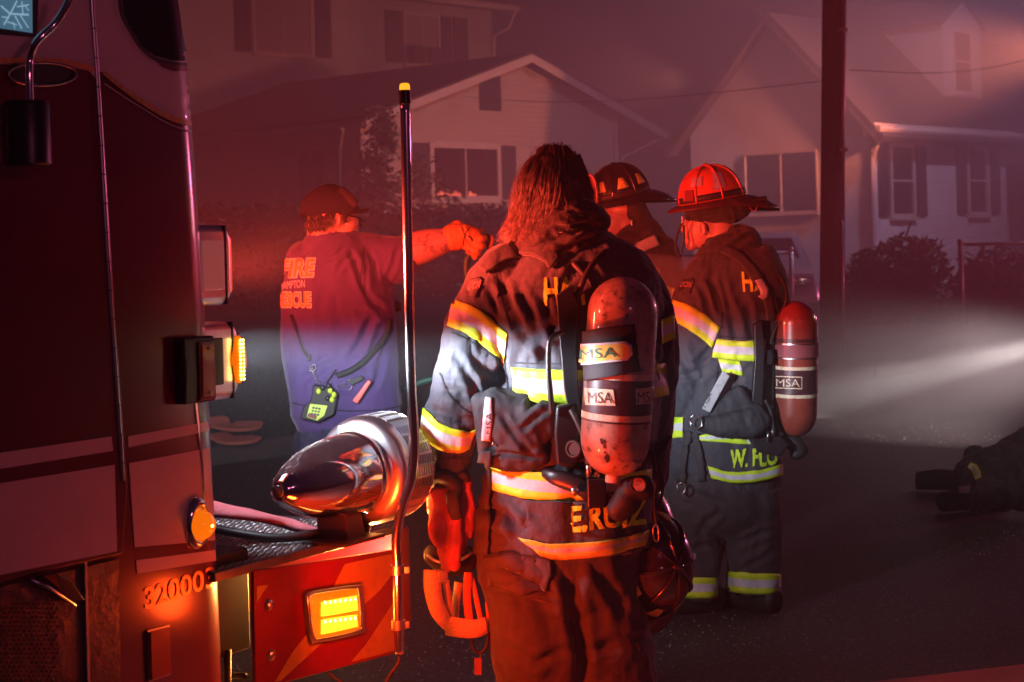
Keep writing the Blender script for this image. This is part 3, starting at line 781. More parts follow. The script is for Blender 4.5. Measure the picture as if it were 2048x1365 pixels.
# ------------------------------------------------------------------ fence, poles, wires
M_galv = mat('galvanised_steel', (0.5, 0.5, 0.5), 0.45, 0.8, noise=(20, (0.3, 0.3, 0.3), 0.5, 0.8))
def ground_z(x, y):
    q = (Vector((x, y, 0)) - KA).dot(KN); return 0 if q < 0 else 0.13 + min(q * .03, .75)
fD = 23.6
def fence(label, xs, D0, D1, ytop, par_pts):
    th = thing('chain_link_fence', label, 'fence', par_pts[0])
    a, b = par_pts
    n = max(1, round((b - a).length / 2.6)); top = a.z
    for i in range(n + 1):
        c = a.lerp(b, i / n); m = MB(); m.tube([Vector((c.x, c.y, ground_z(c.x, c.y) - .05)), Vector((c.x, c.y, c.z + .03))], .035, 10); m.ell(Vector((c.x, c.y, c.z + .04)), .045, .045, .04, seg=10, rg=6); m.build('post', M_galv, th, True)
    m = MB(); m.tube([a, b], .022, 8); m.build('top_rail', M_galv, th, True)
    m = MB(); L = (b - a).length; d = (b - a).normalized(); h = 1.1; s_ = .075; nW = int(L / s_)
    for i in range(-int(h / s_), nW):
        for sg in (1, -1):
            u0, u1 = i * s_, i * s_ + h; z0, z1 = (0, h) if sg > 0 else (h, 0)
            def cl(u): return min(max(u, 0), L)
            t0, t1 = (cl(u0) - u0) / h, (cl(u1) - u0) / h
            if t1 - t0 < .02: continue
            p0 = a + d * cl(u0); p1 = a + d * cl(u1); g0 = Vector((0, 0, -h + z0 + (z1 - z0) * t0)); g1 = Vector((0, 0, -h + z0 + (z1 - z0) * t1))
            m.tube([p0 + g0, p1 + g1], .0022, 3, False)
    m.build('chain_mesh', M_galv, th)
    return th
a = P(1921, 490, fD); b = P(2250, 480, fD + 1.2); b.z = a.z
fence('galvanised chain link fence with a round-topped end post, right of the bush', None, 0, 0, 0, (a, b))
a = P(1582, 505, 26.5); b = P(1270, 505, 25.5); b.z = a.z
fence('chain link fence panel left of the utility pole, behind the firefighters', None, 0, 0, 0, (a, b))
# utility pole
pD = 21.6
th = thing('utility_pole', 'thick wooden utility pole with a grey conduit running up its right side', 'utility pole', G(1665, 735))
b0 = P(1664, 732, pD); t0 = P(1668, -420, pD)
m = MB(); bb = Vector((b0.x, b0.y, 0)); m.tube([bb.lerp(t0, i / 12) for i in range(13)], [.155 - .003 * i for i in range(13)], 20); m.build('pole', M_bark, th, True)
m = MB(); a = P(1688, 740, pD - .12); a.z = 0.02; m.tube([a, P(1683, 442, pD - .12)], .022, 10); m.build('conduit', M_galv, th, True)
m = MB(); m.tube([P(1683, 345, pD - .12), P(1687, 200, pD - .12), P(1690, -200, pD - .12)], .026, 10); m.build('conduit', M_galv, th, True)
for y in (300, 60):
    m = MB(); m.box(P(1686, y, pD - .13), .05, .03, .02); m.build('bracket', M_galv, th)
M_wire = mat('cable_jacket', (0.01, 0.01, 0.01), 0.6)
for (p, q, lb) in (((P(1668, 160, pD), P(900, 190, 44), 'thin overhead cable running left from the utility pole')), ((P(1700, 140, pD), P(2150, 85, 30), 'thin overhead cable crossing in front of the dormer'))):
    m = MB(); L = [p.lerp(q, i / 20) - Vector((0, 0, .22 * math.sin(math.pi * i / 20))) for i in range(21)]; m.tube(L, .0045, 6); tag(m.build('overhead_cable', M_wire, None, True), lb, 'cable')

# a parked car half hidden behind the right firefighter's cylinder
def ground_pt(px, py, z=0): return G(px, py, z)
M_car = mat('silver_car_paint', (0.45, 0.45, 0.48), 0.25, 0.5, coat=0.8)
car = thing('parked_car', 'silver car parked at the kerb, seen between the cylinder and the utility pole', 'car', (4.2, 27, .5))
CDv = Vector((-.1, -.995, 0)); CN2 = Vector((-CDv.y, CDv.x, 0)) * -1
front = P(1640, 650, 26.5); front.z = ground_z(front.x, front.y)
def C(s_, o_, z): return front - CDv * s_ + CN2 * o_ + Vector((0, 0, z))
prof = [(0.0, .38), (.02, .62), (.12, .78), (1.0, .92), (1.55, 1.30), (2.0, 1.42), (3.0, 1.42), (3.7, 1.05), (4.3, .98), (4.4, .6), (4.38, .3), (0.1, .26)]
m = MB(); rings = []
for o_, sc_ in ((0.0, .86), (.06, .97), (.3, 1.0), (1.4, 1.0), (1.64, .97), (1.7, .86)):
    rings.append([C(2.2 + (s_ - 2.2) * (0.985 if sc_ < .9 else 1), o_ + (0.12 if z > 1.1 and o_ < .2 else (-.12 if z > 1.1 and o_ > 1.5 else 0)), .3 + (z - .3) * sc_) for s_, z in prof])
m.loft(rings); m.build('body', M_car, car, 'auto')
for s_ in (.85, 3.45):
    for o_ in (-.02, 1.52):
        m = MB(); m.revolve(C(s_, o_, .32) , CN2, [(0, .0), (0, .18), (0, .30), (.03, .32), (.17, .32), (.2, .30), (.2, .0)], 24); m.build('wheel', M_rubber, car, 'auto')
m = MB()
for k_ in range(4): m.box(C(-.03, .85, .46 + k_ * .085), .02, .5, .018, CDv, CN2)
m.build('grille', M_chrome, car)
for o_ in (.22, 1.48):
    m = MB(); m.box(C(-.01, o_, .66), .03, .14, .07, CDv, CN2); m.build('headlight', M_chrome, car, bevel=.02)
m = MB(); m.box(C(-.05, .85, .4), .05, .82, .07, CDv, CN2); m.build('bumper', M_car, car, bevel=.02)
m = MB(); m.prism([C(1.12, .2, .985), C(1.12, 1.5, .985), C(1.55, 1.4, 1.30), C(1.55, .3, 1.30)], (0, 0, .015)); m.build('windscreen', M_pane, car)

# ------------------------------------------------------------------ haze
mh = bpy.data.materials.new('thin_smoke'); mh.use_nodes = True; t = mh.node_tree; n = t.nodes
n.remove(n['Principled BSDF']); pv = n.new('ShaderNodeVolumePrincipled'); t.links.new(pv.outputs[0], n['Material Output'].inputs['Volume'])
pv.inputs['Color'].default_value = (0.86, 0.86, 0.88, 1); pv.inputs['Density'].default_value = 0.0115; pv.inputs['Anisotropy'].default_value = 0.1
g = MB(); g.box((4, 38, 7.5), 75, 60, 8.8); o = g.build('haze', None); o.data.materials.append(mh); o['kind'] = 'stuff'

# thicker smoke rolling across the road from the right
ms = bpy.data.materials.new('rolling_smoke'); ms.use_nodes = True; t = ms.node_tree; n = t.nodes; k = t.links
n.remove(n['Principled BSDF']); pv = n.new('ShaderNodeVolumePrincipled'); k.new(pv.outputs[0], n['Material Output'].inputs['Volume'])
pv.inputs['Color'].default_value = (0.88, 0.86, 0.87, 1)
tc = n.new('ShaderNodeTexCoord'); ln = n.new('ShaderNodeVectorMath'); ln.operation = 'LENGTH'; k.new(tc.outputs['Object'], ln.inputs[0])
mr = n.new('ShaderNodeMapRange'); mr.interpolation_type = 'SMOOTHSTEP'; mr.inputs[1].default_value = 1.0; mr.inputs[2].default_value = 0.15; mr.inputs[3].default_value = 0; mr.inputs[4].default_value = 0.16
k.new(ln.outputs['Value'], mr.inputs[0]); nz = n.new('ShaderNodeTexNoise'); nz.inputs['Scale'].default_value = 2.6; nz.inputs['Detail'].default_value = 3; k.new(tc.outputs['Object'], nz.inputs['Vector'])
m3 = n.new('ShaderNodeMapRange'); m3.inputs[1].default_value = .35; m3.inputs[2].default_value = .65; m3.inputs[3].default_value = .35; m3.inputs[4].default_value = 1.5; k.new(nz.outputs[0], m3.inputs[0])
mu = n.new('ShaderNodeMath'); mu.operation = 'MULTIPLY'; k.new(mr.outputs[0], mu.inputs[0]); k.new(m3.outputs[0], mu.inputs[1]); k.new(mu.outputs[0], pv.inputs['Density'])
g = MB(); g.ell((0, 0, 0), 1, 1, 1, seg=24, rg=14); o = g.build('smoke', None); o.data.materials.append(ms); o['kind'] = 'stuff'
o.location = (5.0, 15.5, 0.9); o.scale = (4.2, 6.5, 2.6); o.rotation_euler = (0, 0, R(-14))

# the bank of smoke hanging over the yards
mk2 = bpy.data.materials.new('hanging_smoke'); mk2.use_nodes = True; t = mk2.node_tree; n = t.nodes
n.remove(n['Principled BSDF']); pv = n.new('ShaderNodeVolumePrincipled'); t.links.new(pv.outputs[0], n['Material Output'].inputs['Volume'])
pv.inputs['Color'].default_value = (0.86, 0.86, 0.88, 1); pv.inputs['Density'].default_value = 0.017
g = MB(); g.ell((0, 0, 0), 1, 1, 1, seg=48, rg=24); o = g.build('smoke_bank', None, None, True); o.data.materials.append(mk2); o['kind'] = 'stuff'
o.location = (9, 33.5, 3); o.scale = (36, 21.5, 10)
# ================================================================== FIRE TRUCK
M_red = mat('truck_red_paint', (0.15, 0.004, 0.020), 0.28, coat=0.9, noise=[(3, (0.13, 0.004, 0.018), 0.4, 0.7), (90, (0.17, 0.02, 0.03), 0.66, 0.74)], bump=[(3, 0.05, 0.01)])
M_red.node_tree.nodes['Principled BSDF'].inputs['Coat Roughness'].default_value = 0.16
M_wht = mat('truck_cream_paint', (0.80, 0.66, 0.66), 0.35, coat=0.5, noise=(4, (0.70, 0.57, 0.57), 0.4, 0.7))
M_gold = mat('gold_stripe', (0.75, 0.38, 0.12), 0.4, noise=(90, (0.5, 0.22, 0.08), 0.45, 0.7, (1, 1, .2)))
M_dark = mat('black_trim', (0.010, 0.010, 0.012), 0.5)
M_alu = mat('dull_aluminium_plate', (0.16, 0.16, 0.165), 0.45, 0.8, noise=(8, (0.10, 0.09, 0.09), 0.4, 0.7), bump=[(30, 0.4, 0.01), (200, .2, .002)])
M_glass = mat('tinted_glass', (0.012, 0.016, 0.022), 0.06, spec=0.7)
M_amber = mat('amber_lens', (0.80, 0.22, 0.01), 0.12, coat=1.0, emit=(1.0, 0.17, 0.002), estr=.95, noise=(60, (0.9, 0.4, 0.03), 0.4, 0.7))
M_amberhot = mat('lit_amber_led', (1, 0.6, 0.1), 0.3, emit=(1.0, 0.60, 0.12), estr=9)
M_amberdull = mat('amber_reflector', (0.40, 0.085, 0.012), 0.25, coat=0.6, bump=[(220, 0.5, 0.002)])
M_redlens = mat('red_lens', (0.6, 0.02, 0.01), 0.15, coat=1.0, emit=(1, 0.05, 0.01), estr=1.2)
M_yel = mat('chevron_yellow', (0.34, 0.24, 0.02), 0.45, noise=(30, (0.22, 0.15, 0.02), 0.5, 0.8))
M_chred = mat('chevron_red', (0.17, 0.006, 0.006), 0.4, noise=(20, (0.10, 0.008, 0.006), 0.5, 0.8))
M_deco = mat('gold_numerals', (1.0, 0.52, 0.18), 0.42, 0.75, noise=(60, (0.8, 0.36, 0.12), 0.4, 0.7))

truck = thing('fire_truck', 'red and cream fire truck with chrome siren and lit amber lamps', 'fire truck', T(-1, -1.2, 0))
# cab shell: straight side, rounded corner, front
def s_edge(z):
    pts = [(0.0, .125), (.5, .122), (.83, .112), (1.1, .102), (1.5, .088), (1.9, .058), (2.15, .025), (2.5, -.06), (3.0, -.2)]
    return float(np.interp(z, [p[0] for p in pts], [p[1] for p in pts]))
rad = .13
def prof(z):
    e = s_edge(z); q = [(e - rad - 3.2 + 3.2 * i / 10, 0.0) for i in range(10)]
    q += [(e - rad + rad * math.sin(a), -rad + rad * math.cos(a)) for a in [i / 12 * math.pi / 2 for i in range(13)]]
    q += [(e, -rad - (2.3 - 2 * rad) * i / 6) for i in range(1, 7)]
    q += [(e - rad + rad * math.cos(a), -2.3 + rad - rad * math.sin(a)) for a in [i / 6 * math.pi / 2 for i in range(1, 7)]]
    q += [(e - 3.3, -2.3)]
    return q
zs = [.42, .5, .6, .75, .9, 1.0, 1.15, 1.3, 1.45, 1.6, 1.75, 1.9, 2.1, 2.3, 2.6, 2.9]
m = MB(); rings = [[T(a, b, z) for a, b in prof(z)] for z in zs]; m.loft(rings)
cab = m.build('cab', M_red, truck, 'auto')
bc = bvh_of(cab)
def tp(name, poly, m_, off=.002, parent=None, th=0, maxlen=14, label=None):
    o = patch(name, bc, poly, m_, parent or truck, off, maxlen, th, spread=2.0)
    if o is not None and label: o['label'] = label
    return o
# cream upper body with gold line sweeping down to the corner
up = [(-60, -60), (345, -60), (378, 120), (384, 246), (350, 237), (318, 222), (280, 200), (243, 175), (208, 146), (180, 140), (120, 132), (60, 130), (-60, 128)]
tp('cream_upper_panel', up, M_wht)
def tr(name, pts, wd, m_, off=.0045, parent=None, **kw): return ribbon(name, bc, pts, wd, m_, parent or truck, off, 4, 8, spread=2.0, **kw)
tr('gold_stripe', [(205, 146), (245, 178), (285, 206), (322, 228), (352, 241), (386, 249)], [8, 9, 10, 11, 11, 10], M_gold)
tr('pinstripe', [(206, 168), (248, 196), (290, 222), (330, 246), (360, 258), (388, 266)], 2, M_wht)
# lower cream stripes on the cab corner
tp('cream_stripe', [(255, 873), (425, 842), (428, 860), (256, 895)], M_wht)
tp('cream_stripe', [(257, 927), (429, 894), (440, 1080), (268, 1095)], M_wht)
tp('cream_stripe', [(271, 1121), (440, 1099), (441, 1120), (273, 1148)], M_wht)
# door panel, proud of the cab
dp = [(-80, -80), (172, -80), (178, 0), (214, 560), (236, 870), (243, 975), (233, 1108), (-80, 1178)]
dq = [S(x, y) for x, y in dp]
m = MB(); m.prism([T(a, .004, z) for a, z in dq], ND * .016); door = m.build('door', M_red, truck, bevel=.005)
bd = bvh_of(door)
def dpatch(name, poly, m_, off=.002, maxlen=40):
    return patch(name, bd, poly, m_, door, off, maxlen, spread=2.0)
dpatch('cream_panel', [(-75, -75), (171, -75), (190, 158), (176, 142), (120, 132), (60, 130), (-75, 128)], M_wht)
ribbon('gold_stripe', bd, [(-75, 121), (60, 122), (130, 125), (186, 140)], 12, M_deco, door, .004, 4, 6, spread=2.0)
dpatch('cream_stripe', [(-75, 927), (0, 906), (222, 873), (225, 902), (0, 938), (-75, 951)], M_wht)
dpatch('cream_stripe', [(-75, 985), (0, 967), (228, 930), (233, 1103), (0, 1150), (-75, 1170)], M_wht)
# oval badge on the cream and gold ribbon
m = MB(); 
def onp(px, py, o=.02): a, z = S(px, py, o); return T(a, o, z)
rgm = []
e = [(85 + 70 * math.cos(a), 149 + 25 * math.sin(a)) for a in [i / 40 * 2 * math.pi for i in range(40)]]
m.prism([onp(x, y, .022) for x, y in e], ND * .006); m.build('oval_badge', M_dark, door, bevel=.002)
m = MB(); m.tube([onp(85 + 68 * math.cos(a), 149 + 23 * math.sin(a), .029) for a in [i / 40 * 2 * math.pi for i in range(41)]], .0025, 6); m.build('badge_rim', M_steel, door, True)
# long piano hinge
hp = [(178, -60), (186, 60), (196, 205), (213, 500), (228, 720), (240, 900), (244, 962)]
q = spline(hp, 10); tot = len(q)
L = [onp(x, y, .018) for x, y in q]
# resample evenly and cut into knuckles
d_ = [0]; 
for i in range(1, tot): d_.append(d_[-1] + (L[i] - L[i - 1]).length)
def al(t): 
    i = max(j for j in range(tot) if d_[j] <= t + 1e-9); i = min(i, tot - 2); return L[i].lerp(L[i + 1], (t - d_[i]) / (d_[i + 1] - d_[i] + 1e-9))
m = MB(); kn = .066; t_ = 0
while t_ < d_[-1] - .01:
    a, b = al(t_ + .0015), al(min(t_ + kn - .0015, d_[-1] - .001)); m.tube([a, b], .0075, 12); t_ += kn
m.build('hinge', M_steel, truck, 'auto')
# door handle recess, diamond plate step below the door
stp = [(-80, 1190), (232, 1118), (238, 1500), (-80, 1500)]
m = MB(); m.prism([T(*(lambda r: (r[0], .003, r[1]))(S(x, y))) for x, y in stp], ND * .006); m.build('step_panel', M_alu, truck)
m = MB()
rg = random.Random(9)
for i in range(26):
    for j in range(14):
        x = -20 + j * 10 + (i % 2) * 5; y = 1190 + i * 9
        if x > 165 - 0 or y < 1200 - x * .22 + 14: continue
        c = onp(x, y, .011); an = R(38 if (i + j) % 2 else -38); dx = HD * math.cos(an) + Vector((0, 0, math.sin(an))); dz = ND
        m.ell(c, .0042, .0022, .0014, dx, dx.cross(ND), ND, 6, 4)
m.build('diamond_tread', M_alu, truck, True)
m = MB(); m.box(onp(172, 1235, .014), .004, .004, .26, HD, ND); m.build('corner_seam', M_steel, truck)
m = MB(); m.prism([onp(62, 1157, .014), onp(95, 1146, .014), onp(130, 1158, .014), onp(158, 1200, .014), onp(128, 1205, .014)], ND * .02); m.build('door_catch', M_dark, truck, bevel=.004)
m = MB(); m.prism([onp(84, 1152, .036), onp(108, 1148, .036), onp(120, 1180, .036)], ND * .004); m.build('catch_lever', M_redlens if False else M_chred, truck)
m = MB(); m.tube([onp(62, 1160, .04), onp(100, 1178, .045), onp(150, 1212, .04)], .0045, 8); m.build('latch_bar', M_steel, truck, True)
# cab number
text_on('cab_number', bc, '320003', (289, 1219), (140, -46), (-2, -42), M_deco, truck, .003, 4, .012, spread=2.0)
# amber side reflector low on the corner
m = MB(); ps = [(294, 1264), (332, 1254), (335, 1346), (297, 1360)]
me = stick(bc, [(x, y) for x, y in ps], [(0, 1, 2, 3)], .012, spread=2.0); o = link('side_reflector', me, M_amberdull, truck, False); thick(o, .010)
me = stick(bc, [(291, 1261), (335, 1250), (338, 1349), (294, 1364)], [(0, 1, 2, 3)], .006, spread=2.0); o2 = link('reflector_frame', me, M_steel, o, False); thick(o2, .005)
# round amber marker lamp
hit = bc.ray_cast(CP, (P(392, 1050, 1) - CP).normalized()); mc, mn = hit[0], hit[1]
if mn.dot(CP - mc) < 0: mn = -mn
mk = MB(); rgk = []
for (t0, r0) in ((.0, 1.0), (.008, .97), (.016, .84), (.018, .70), (.012, .66)):
    rgk.append([mc + mn * t0 + (Vector((0, 0, 1)) * (math.cos(a) * (.058 + (.012 if math.cos(a) > 0 else .002))) + mn.cross(Vector((0, 0, 1))).normalized() * math.sin(a) * .043) * r0 for a in [i / 40 * 2 * math.pi for i in range(40)]])
v = [x for q_ in rgk for x in q_]; mk.add(v, [(i * 40 + j, i * 40 + (j + 1) % 40, (i + 1) * 40 + (j + 1) % 40, (i + 1) * 40 + j) for i in range(4) for j in range(40)])
mko = mk.build('marker_lamp', M_chrome, truck, True)
m = MB(); m.revolve(mc + mn * .012, mn, [(0, .036), (.010, .036), (.022, .031), (.032, .022), (.038, .010), (.0395, 0.0005)], 36); m.build('lens', M_amber, mko, True)
m = MB(); m.ell(mc + mn * .0425, .010, .010, .008, seg=12, rg=8); m.build('bulb', M_amberhot, mko, True)
# windscreen side glass at the top with its rubber
tp('corner_window', [(236, -60), (342, -60), (362, 70), (373, 124), (340, 121), (306, 112), (280, 92), (262, 62), (246, 30)], M_glass, .005, maxlen=10)
tr('window_rubber', [(232, -60), (240, 24), (258, 62), (279, 95), (305, 117), (340, 126), (374, 130)], 6, M_dark, .006)
tp('window_sill_reflector', [(305, 117), (340, 124), (374, 129), (377, 143), (345, 143), (322, 134)], M_chred, .004, maxlen=8)
# door window with lit computer map
dwp = [(-75, -75), (78, -75), (72, 76), (0, 70), (-75, 64)]
dpatch('door_window', dwp, M_dark, .003)
M_map = mat('lit_map_screen', (.02, .05, .07), .5, emit=(0.10, 0.24, 0.36), estr=.55)
M_mapl = mat('lit_map_streets', (.1, .2, .25), .5, emit=(0.35, 0.62, 0.82), estr=.6)
sb = dpatch('map_screen', [(-75, -75), (60, -75), (61, 67), (0, 58), (-75, 47)], M_map, .006)
rg = random.Random(8); m = MB()
def seg(x0, y0, x1, y1, w_):
    a, b = onp(x0, y0, .028), onp(x1, y1, .028); d = (b - a).normalized().cross(ND) * w_; m.quad(a - d, b - d, b + d, a + d)
for (x0, y0, x1, y1, w_) in ((2, 12, 20, 28, .0022), (20, 28, 58, 30, .0022), (8, 50, 24, 22, .002), (24, 22, 34, 2, .002), (30, 32, 44, 58, .002), (40, 30, 57, 56, .0016), (4, 34, 18, 36, .0014), (44, 3, 46, 30, .0018), (34, 14, 58, 10, .0016), (14, 44, 34, 50, .0014), (50, 12, 58, 22, .0014), (26, 44, 30, 58, .0014), (-4, -2, 30, -6, .002)):
    seg(x0, y0, x1, y1, w_)
m.build('map_streets', M_mapl, door)
# chrome grab rail and black mirror bracket
m = MB(); pth = spline([(150, -30, .17), (135, 8, .16), (110, 48, .14), (75, 82, .12), (60, 115, .10), (58, 150, .10), (60, 215, .10)], 5)
m.tube([onp(a, b, c) for a, b, c in pth], .0085, 12); m.build('grab_rail', M_chrome, truck, True)
m = MB(); c = onp(54, 268, .09); m.revolve(c - Vector((0, 0, .068)), (0, 0, 1), [(0, .0), (0, .044), (.004, .049), (.128, .049), (.136, .045), (.136, 0)], 32); m.build('mirror_base', M_black, truck, 'auto')
m = MB(); m.box(onp(98, 270, .085), .004, .012, .063, HD, ND); m.build('base_edge', M_chred, truck)

# front light clusters seen from the side
def rbox(mb, c, hs, ho, hz, rr):
    """box with rounded silhouette in the s-z plane"""
    pts = []
    for cx_, cz_, a0 in ((hs - rr, hz - rr, 0), (-hs + rr * .5, hz - rr * .5, 90), (-hs + rr * .5, -hz + rr * .5, 180), (hs - rr, -hz + rr, 270)):
        r_ = rr if a0 in (0, 270) else rr * .5
        for i in range(7): a = R(a0 + i * 15); pts.append((cx_ + r_ * math.cos(a), cz_ + r_ * math.sin(a)))
    mb.prism([c + HD * a + Vector((0, 0, b)) - ND * ho for a, b in pts], ND * 2 * ho)
def cluster(ytop, ybot, x0, x1, lensm, name, hot):
    sa, zt = S(x0, ytop, -.03); _, zb = S(x0, ybot, -.03); s1, _ = S(x1, (ytop + ybot) / 2, -.03)
    c = T((sa + s1) / 2, -.15, (zt + zb) / 2); hs = (s1 - sa) / 2; hz = (zt - zb) / 2
    m = MB(); rbox(m, c, hs, .12, hz, .042); ho = m.build(name, M_brushed, truck, bevel=.03, seg=5)
    m = MB(); rbox(m, c + HD * (hs - .032), .003, .1215, hz * .985, .003); m.build('seam', M_dark, ho)
    m = MB(); m.box(c + HD * (hs - .004), .012, .112, hz * .72, HD, ND); m.build('front_lens', lensm, ho, bevel=.010, seg=4)
    return c, hs, hz, ho
c1, h1, v1, o1 = cluster(450, 614, 388, 468, M_redlens, 'warning_light_housing', 1)
m = MB(); rbox(m, c1 - HD * .008 + ND * .121, h1 * .55, .004, v1 * .62, .012); m.build('side_lens', mat('lit_pink_side_lens', (.5, .2, .2), .2, coat=1, emit=(1, .22, .20), estr=.20), o1, bevel=.003)
c2, h2, v2, o2 = cluster(648, 808, 392, 482, M_glass, 'headlight_housing', 0)
m = MB(); p_ = c2 + HD * (h2 - .012) + ND * .122
m.ell(p_, .024, .018, v2 * .62, HD, ND, Vector((0, 0, 1)), 20, 14); m.build('turn_signal', M_amber, o2, True)
m = MB()
for i in range(11):
    for j in range(2): m.ell(p_ + ND * .017 + HD * (-.012 + j * .011) + Vector((0, 0, (i - 5) * .0098)), .0030, .0030, .0036, seg=8, rg=6)
m.build('signal_leds', M_amberhot, o2, True)
m = MB(); m.box(c2 + HD * (-h2 * .1) + ND * .1205, .022, .004, v2 * .60, HD, ND); m.build('side_window', M_redlens if 0 else M_dark, o2, bevel=.006)
# black bracketed amber reflector on the corner
sa, zt = S(366, 676, .03); sb_, zb = S(433, 802, .03)
m = MB(); cc_ = T((sa + sb_) / 2, .008, (zt + zb) / 2); rbox(m, cc_, (sb_ - sa) / 2, .024, (zt - zb) / 2, .012); br = m.build('reflector_housing', M_black, truck, bevel=.006, seg=3)
sa, zt = S(396, 684, .034); sb_, zb = S(431, 798, .034)
m = MB(); cc_ = T((sa + sb_) / 2, .034, (zt + zb) / 2); rbox(m, cc_, (sb_ - sa) / 2, .003, (zt - zb) / 2, .010); m.build('bezel', M_chred, br, bevel=.002)
m = MB(); rbox(m, cc_ + ND * .004, (sb_ - sa) / 2 - .008, .002, (zt - zb) / 2 - .009, .006); m.build('lens', M_amberdull, br)
for dz in (-1, 1):
    m = MB(); m.ell(cc_ + ND * .007 + Vector((0, 0, dz * ((zt - zb) / 2 - .018))), .004, .004, .004, seg=10, rg=6); m.build('screw', M_steel, br, True)
# chrome strip added to imitate the paint's bright reflection between lamps and bumper
tr('corner_reflection_strip', [(390, 806), (398, 880), (404, 960), (408, 1040), (412, 1092)], 4, M_chrome, .004)

# ------------------------------------------------------------------ front bumper extension
def BP(px, py, o=0.0): a, z = S(px, py, o); return T(a, o, z)
ob = .02
fa_ = [BP(508, 1142, ob), BP(788, 1100, ob), BP(797, 1306, ob), BP(560, 1368, ob), BP(512, 1380, ob)]
m = MB(); m.prism(fa_, ND * -.012); side = m.build('bumper_side', M_chred, truck, bevel=.002)
bs = bvh_of(side)
def sp_(name, poly, m_, off=.0022): return patch(name, bs, poly, m_, side, off, 30, spread=2.0)
sp_('yellow_chevron', [(688, 1128), (786, 1107), (789, 1142), (760, 1180), (560, 1362), (548, 1364), (580, 1310), (634, 1240)], M_yel)
sp_('yellow_chevron', [(512, 1173), (535, 1170), (512, 1206)], M_yel)
sp_('yellow_chevron', [(789, 1200), (794, 1300), (700, 1325), (730, 1290)], M_yel)
# deck with raised diamonds
s0, _ = S(430, 1100); s1_, _ = S(792, 1100)
zd = BP(640, 1092, ob).z
m = MB(); m.box(T((s0 + s1_) / 2 - .0, -1.12, zd - .012), (s1_ - s0) / 2 + .02, 1.135, .012, HD, ND); deck = m.build('bumper_deck', M_alu, truck, bevel=.003)
m = MB()
n_s = int((s1_ - s0) / .017)
for i in range(n_s):
    for j in range(34):
        c = T(s0 + .01 + i * .017, .0 - j * .017 - (i % 2) * .0085, zd + .0005)
        if c.y > 7 or (c - T(s0, 0, zd)).dot(ND) < -.56: continue
        an = R(45 if (i + j) % 2 else -45); dx = HD * math.cos(an) + ND * math.sin(an)
        m.ell(c, .0075, .0028, .0016, dx, Vector((-dx.y, dx.x, 0)), Vector((0, 0, 1)), 8, 4)
dt = m.build('diamond_tread', M_steel, deck, True)
# front and inner frame of the bumper, dark recess between cab and bumper
m = MB(); m.box(T(s1_ + .03, -1.12, zd - .15), .03, 1.13, .14, HD, ND); m.build('bumper_front', M_red, truck, bevel=.01)
m = MB(); m.box(T(s0 + .05, -.6, zd - .10), .04, .55, .07, HD, ND); m.build('frame_rail', M_dark, truck, bevel=.006)
m = MB(); sA, zA_ = S(440, 1118, -.02); sB, zB_ = S(512, 1305, -.02); m.box(T((sA + sB) / 2 - .02, -.10, (zA_ + zB_) / 2 + .01), (sB - sA) / 2 + .015, .07, (zA_ - zB_) / 2, HD, ND); m.build('bumper_mount', M_dark, truck, bevel=.008)
m = MB(); m.tube([BP(455, 1300, -.03), BP(455, 1500, -.03)], .010, 8); m.tube([BP(490, 1352, -.03), BP(468, 1352, -.1)], .008, 8); m.build('tow_loop', M_dark, truck, True)
m = MB(); m.box(T(-1.2, -1.15, .32), 1.15, 1.0, .11, HD, ND); m.build('chassis', M_dark, truck, bevel=.02)
for (ss, oo) in ((-1.6, -.2), (-1.6, -2.1)):
    m = MB(); m.revolve(T(ss, oo - .15, .5), ND, [(0, .12), (0, .27), (.0, .44), (.03, .5), (.27, .5), (.3, .44), (.3, .27), (.24, .12), (.24, 0)], 40); wh = m.build('tyre', M_rubber, truck, 'auto')
# bolts
for (x, y) in ((537, 1210), (542, 1311)):
    m = MB(); c = BP(x, y, ob + .002); m.revolve(c, ND, [(0, .0155), (.004, .015), (.009, .010), (.011, .004), (.0112, 0.0003)], 20); m.build('bolt', M_steel, side, True)
# rectangular amber warning lamp
LP = [(612, 1192), (628, 1183), (708, 1172), (722, 1178), (727, 1250), (720, 1266), (640, 1283), (622, 1276)]
def ring_of(poly, o_, sc_=1.0):
    cx = sum(p[0] for p in poly) / len(poly); cy = sum(p[1] for p in poly) / len(poly)
    q = [(cx + (x - cx) * sc_, cy + (y - cy) * sc_) for x, y in poly]; q = spline(q + [q[0]], 4)[:-1]
    return [BP(x, y, o_) for x, y in q]
m = MB(); rr_ = [ring_of(LP, ob + .003, 1.04), ring_of(LP, ob + .022, 1.03), ring_of(LP, ob + .030, .96), ring_of(LP, ob + .028, .88), ring_of(LP, ob + .016, .84)]
n = len(rr_[0]); v = [x for q_ in rr_ for x in q_]; m.add(v, [(i * n + j, i * n + (j + 1) % n, (i + 1) * n + (j + 1) % n, (i + 1) * n + j) for i in range(4) for j in range(n)])
wl = m.build('warning_lamp', M_steel, side, True)
m = MB(); m.loft([ring_of(LP, ob + .004, .86), ring_of(LP, ob + .020, .85), ring_of(LP, ob + .024, .78)]); m.build('lens', M_amber, wl, True)
M_led = mat('lit_led_rows', (1, .6, .1), .3, emit=(1.0, 0.25, 0.008), estr=4.2)
t_ = M_led.node_tree; nn_ = t_.nodes; kk = t_.links; bb_ = nn_['Principled BSDF']
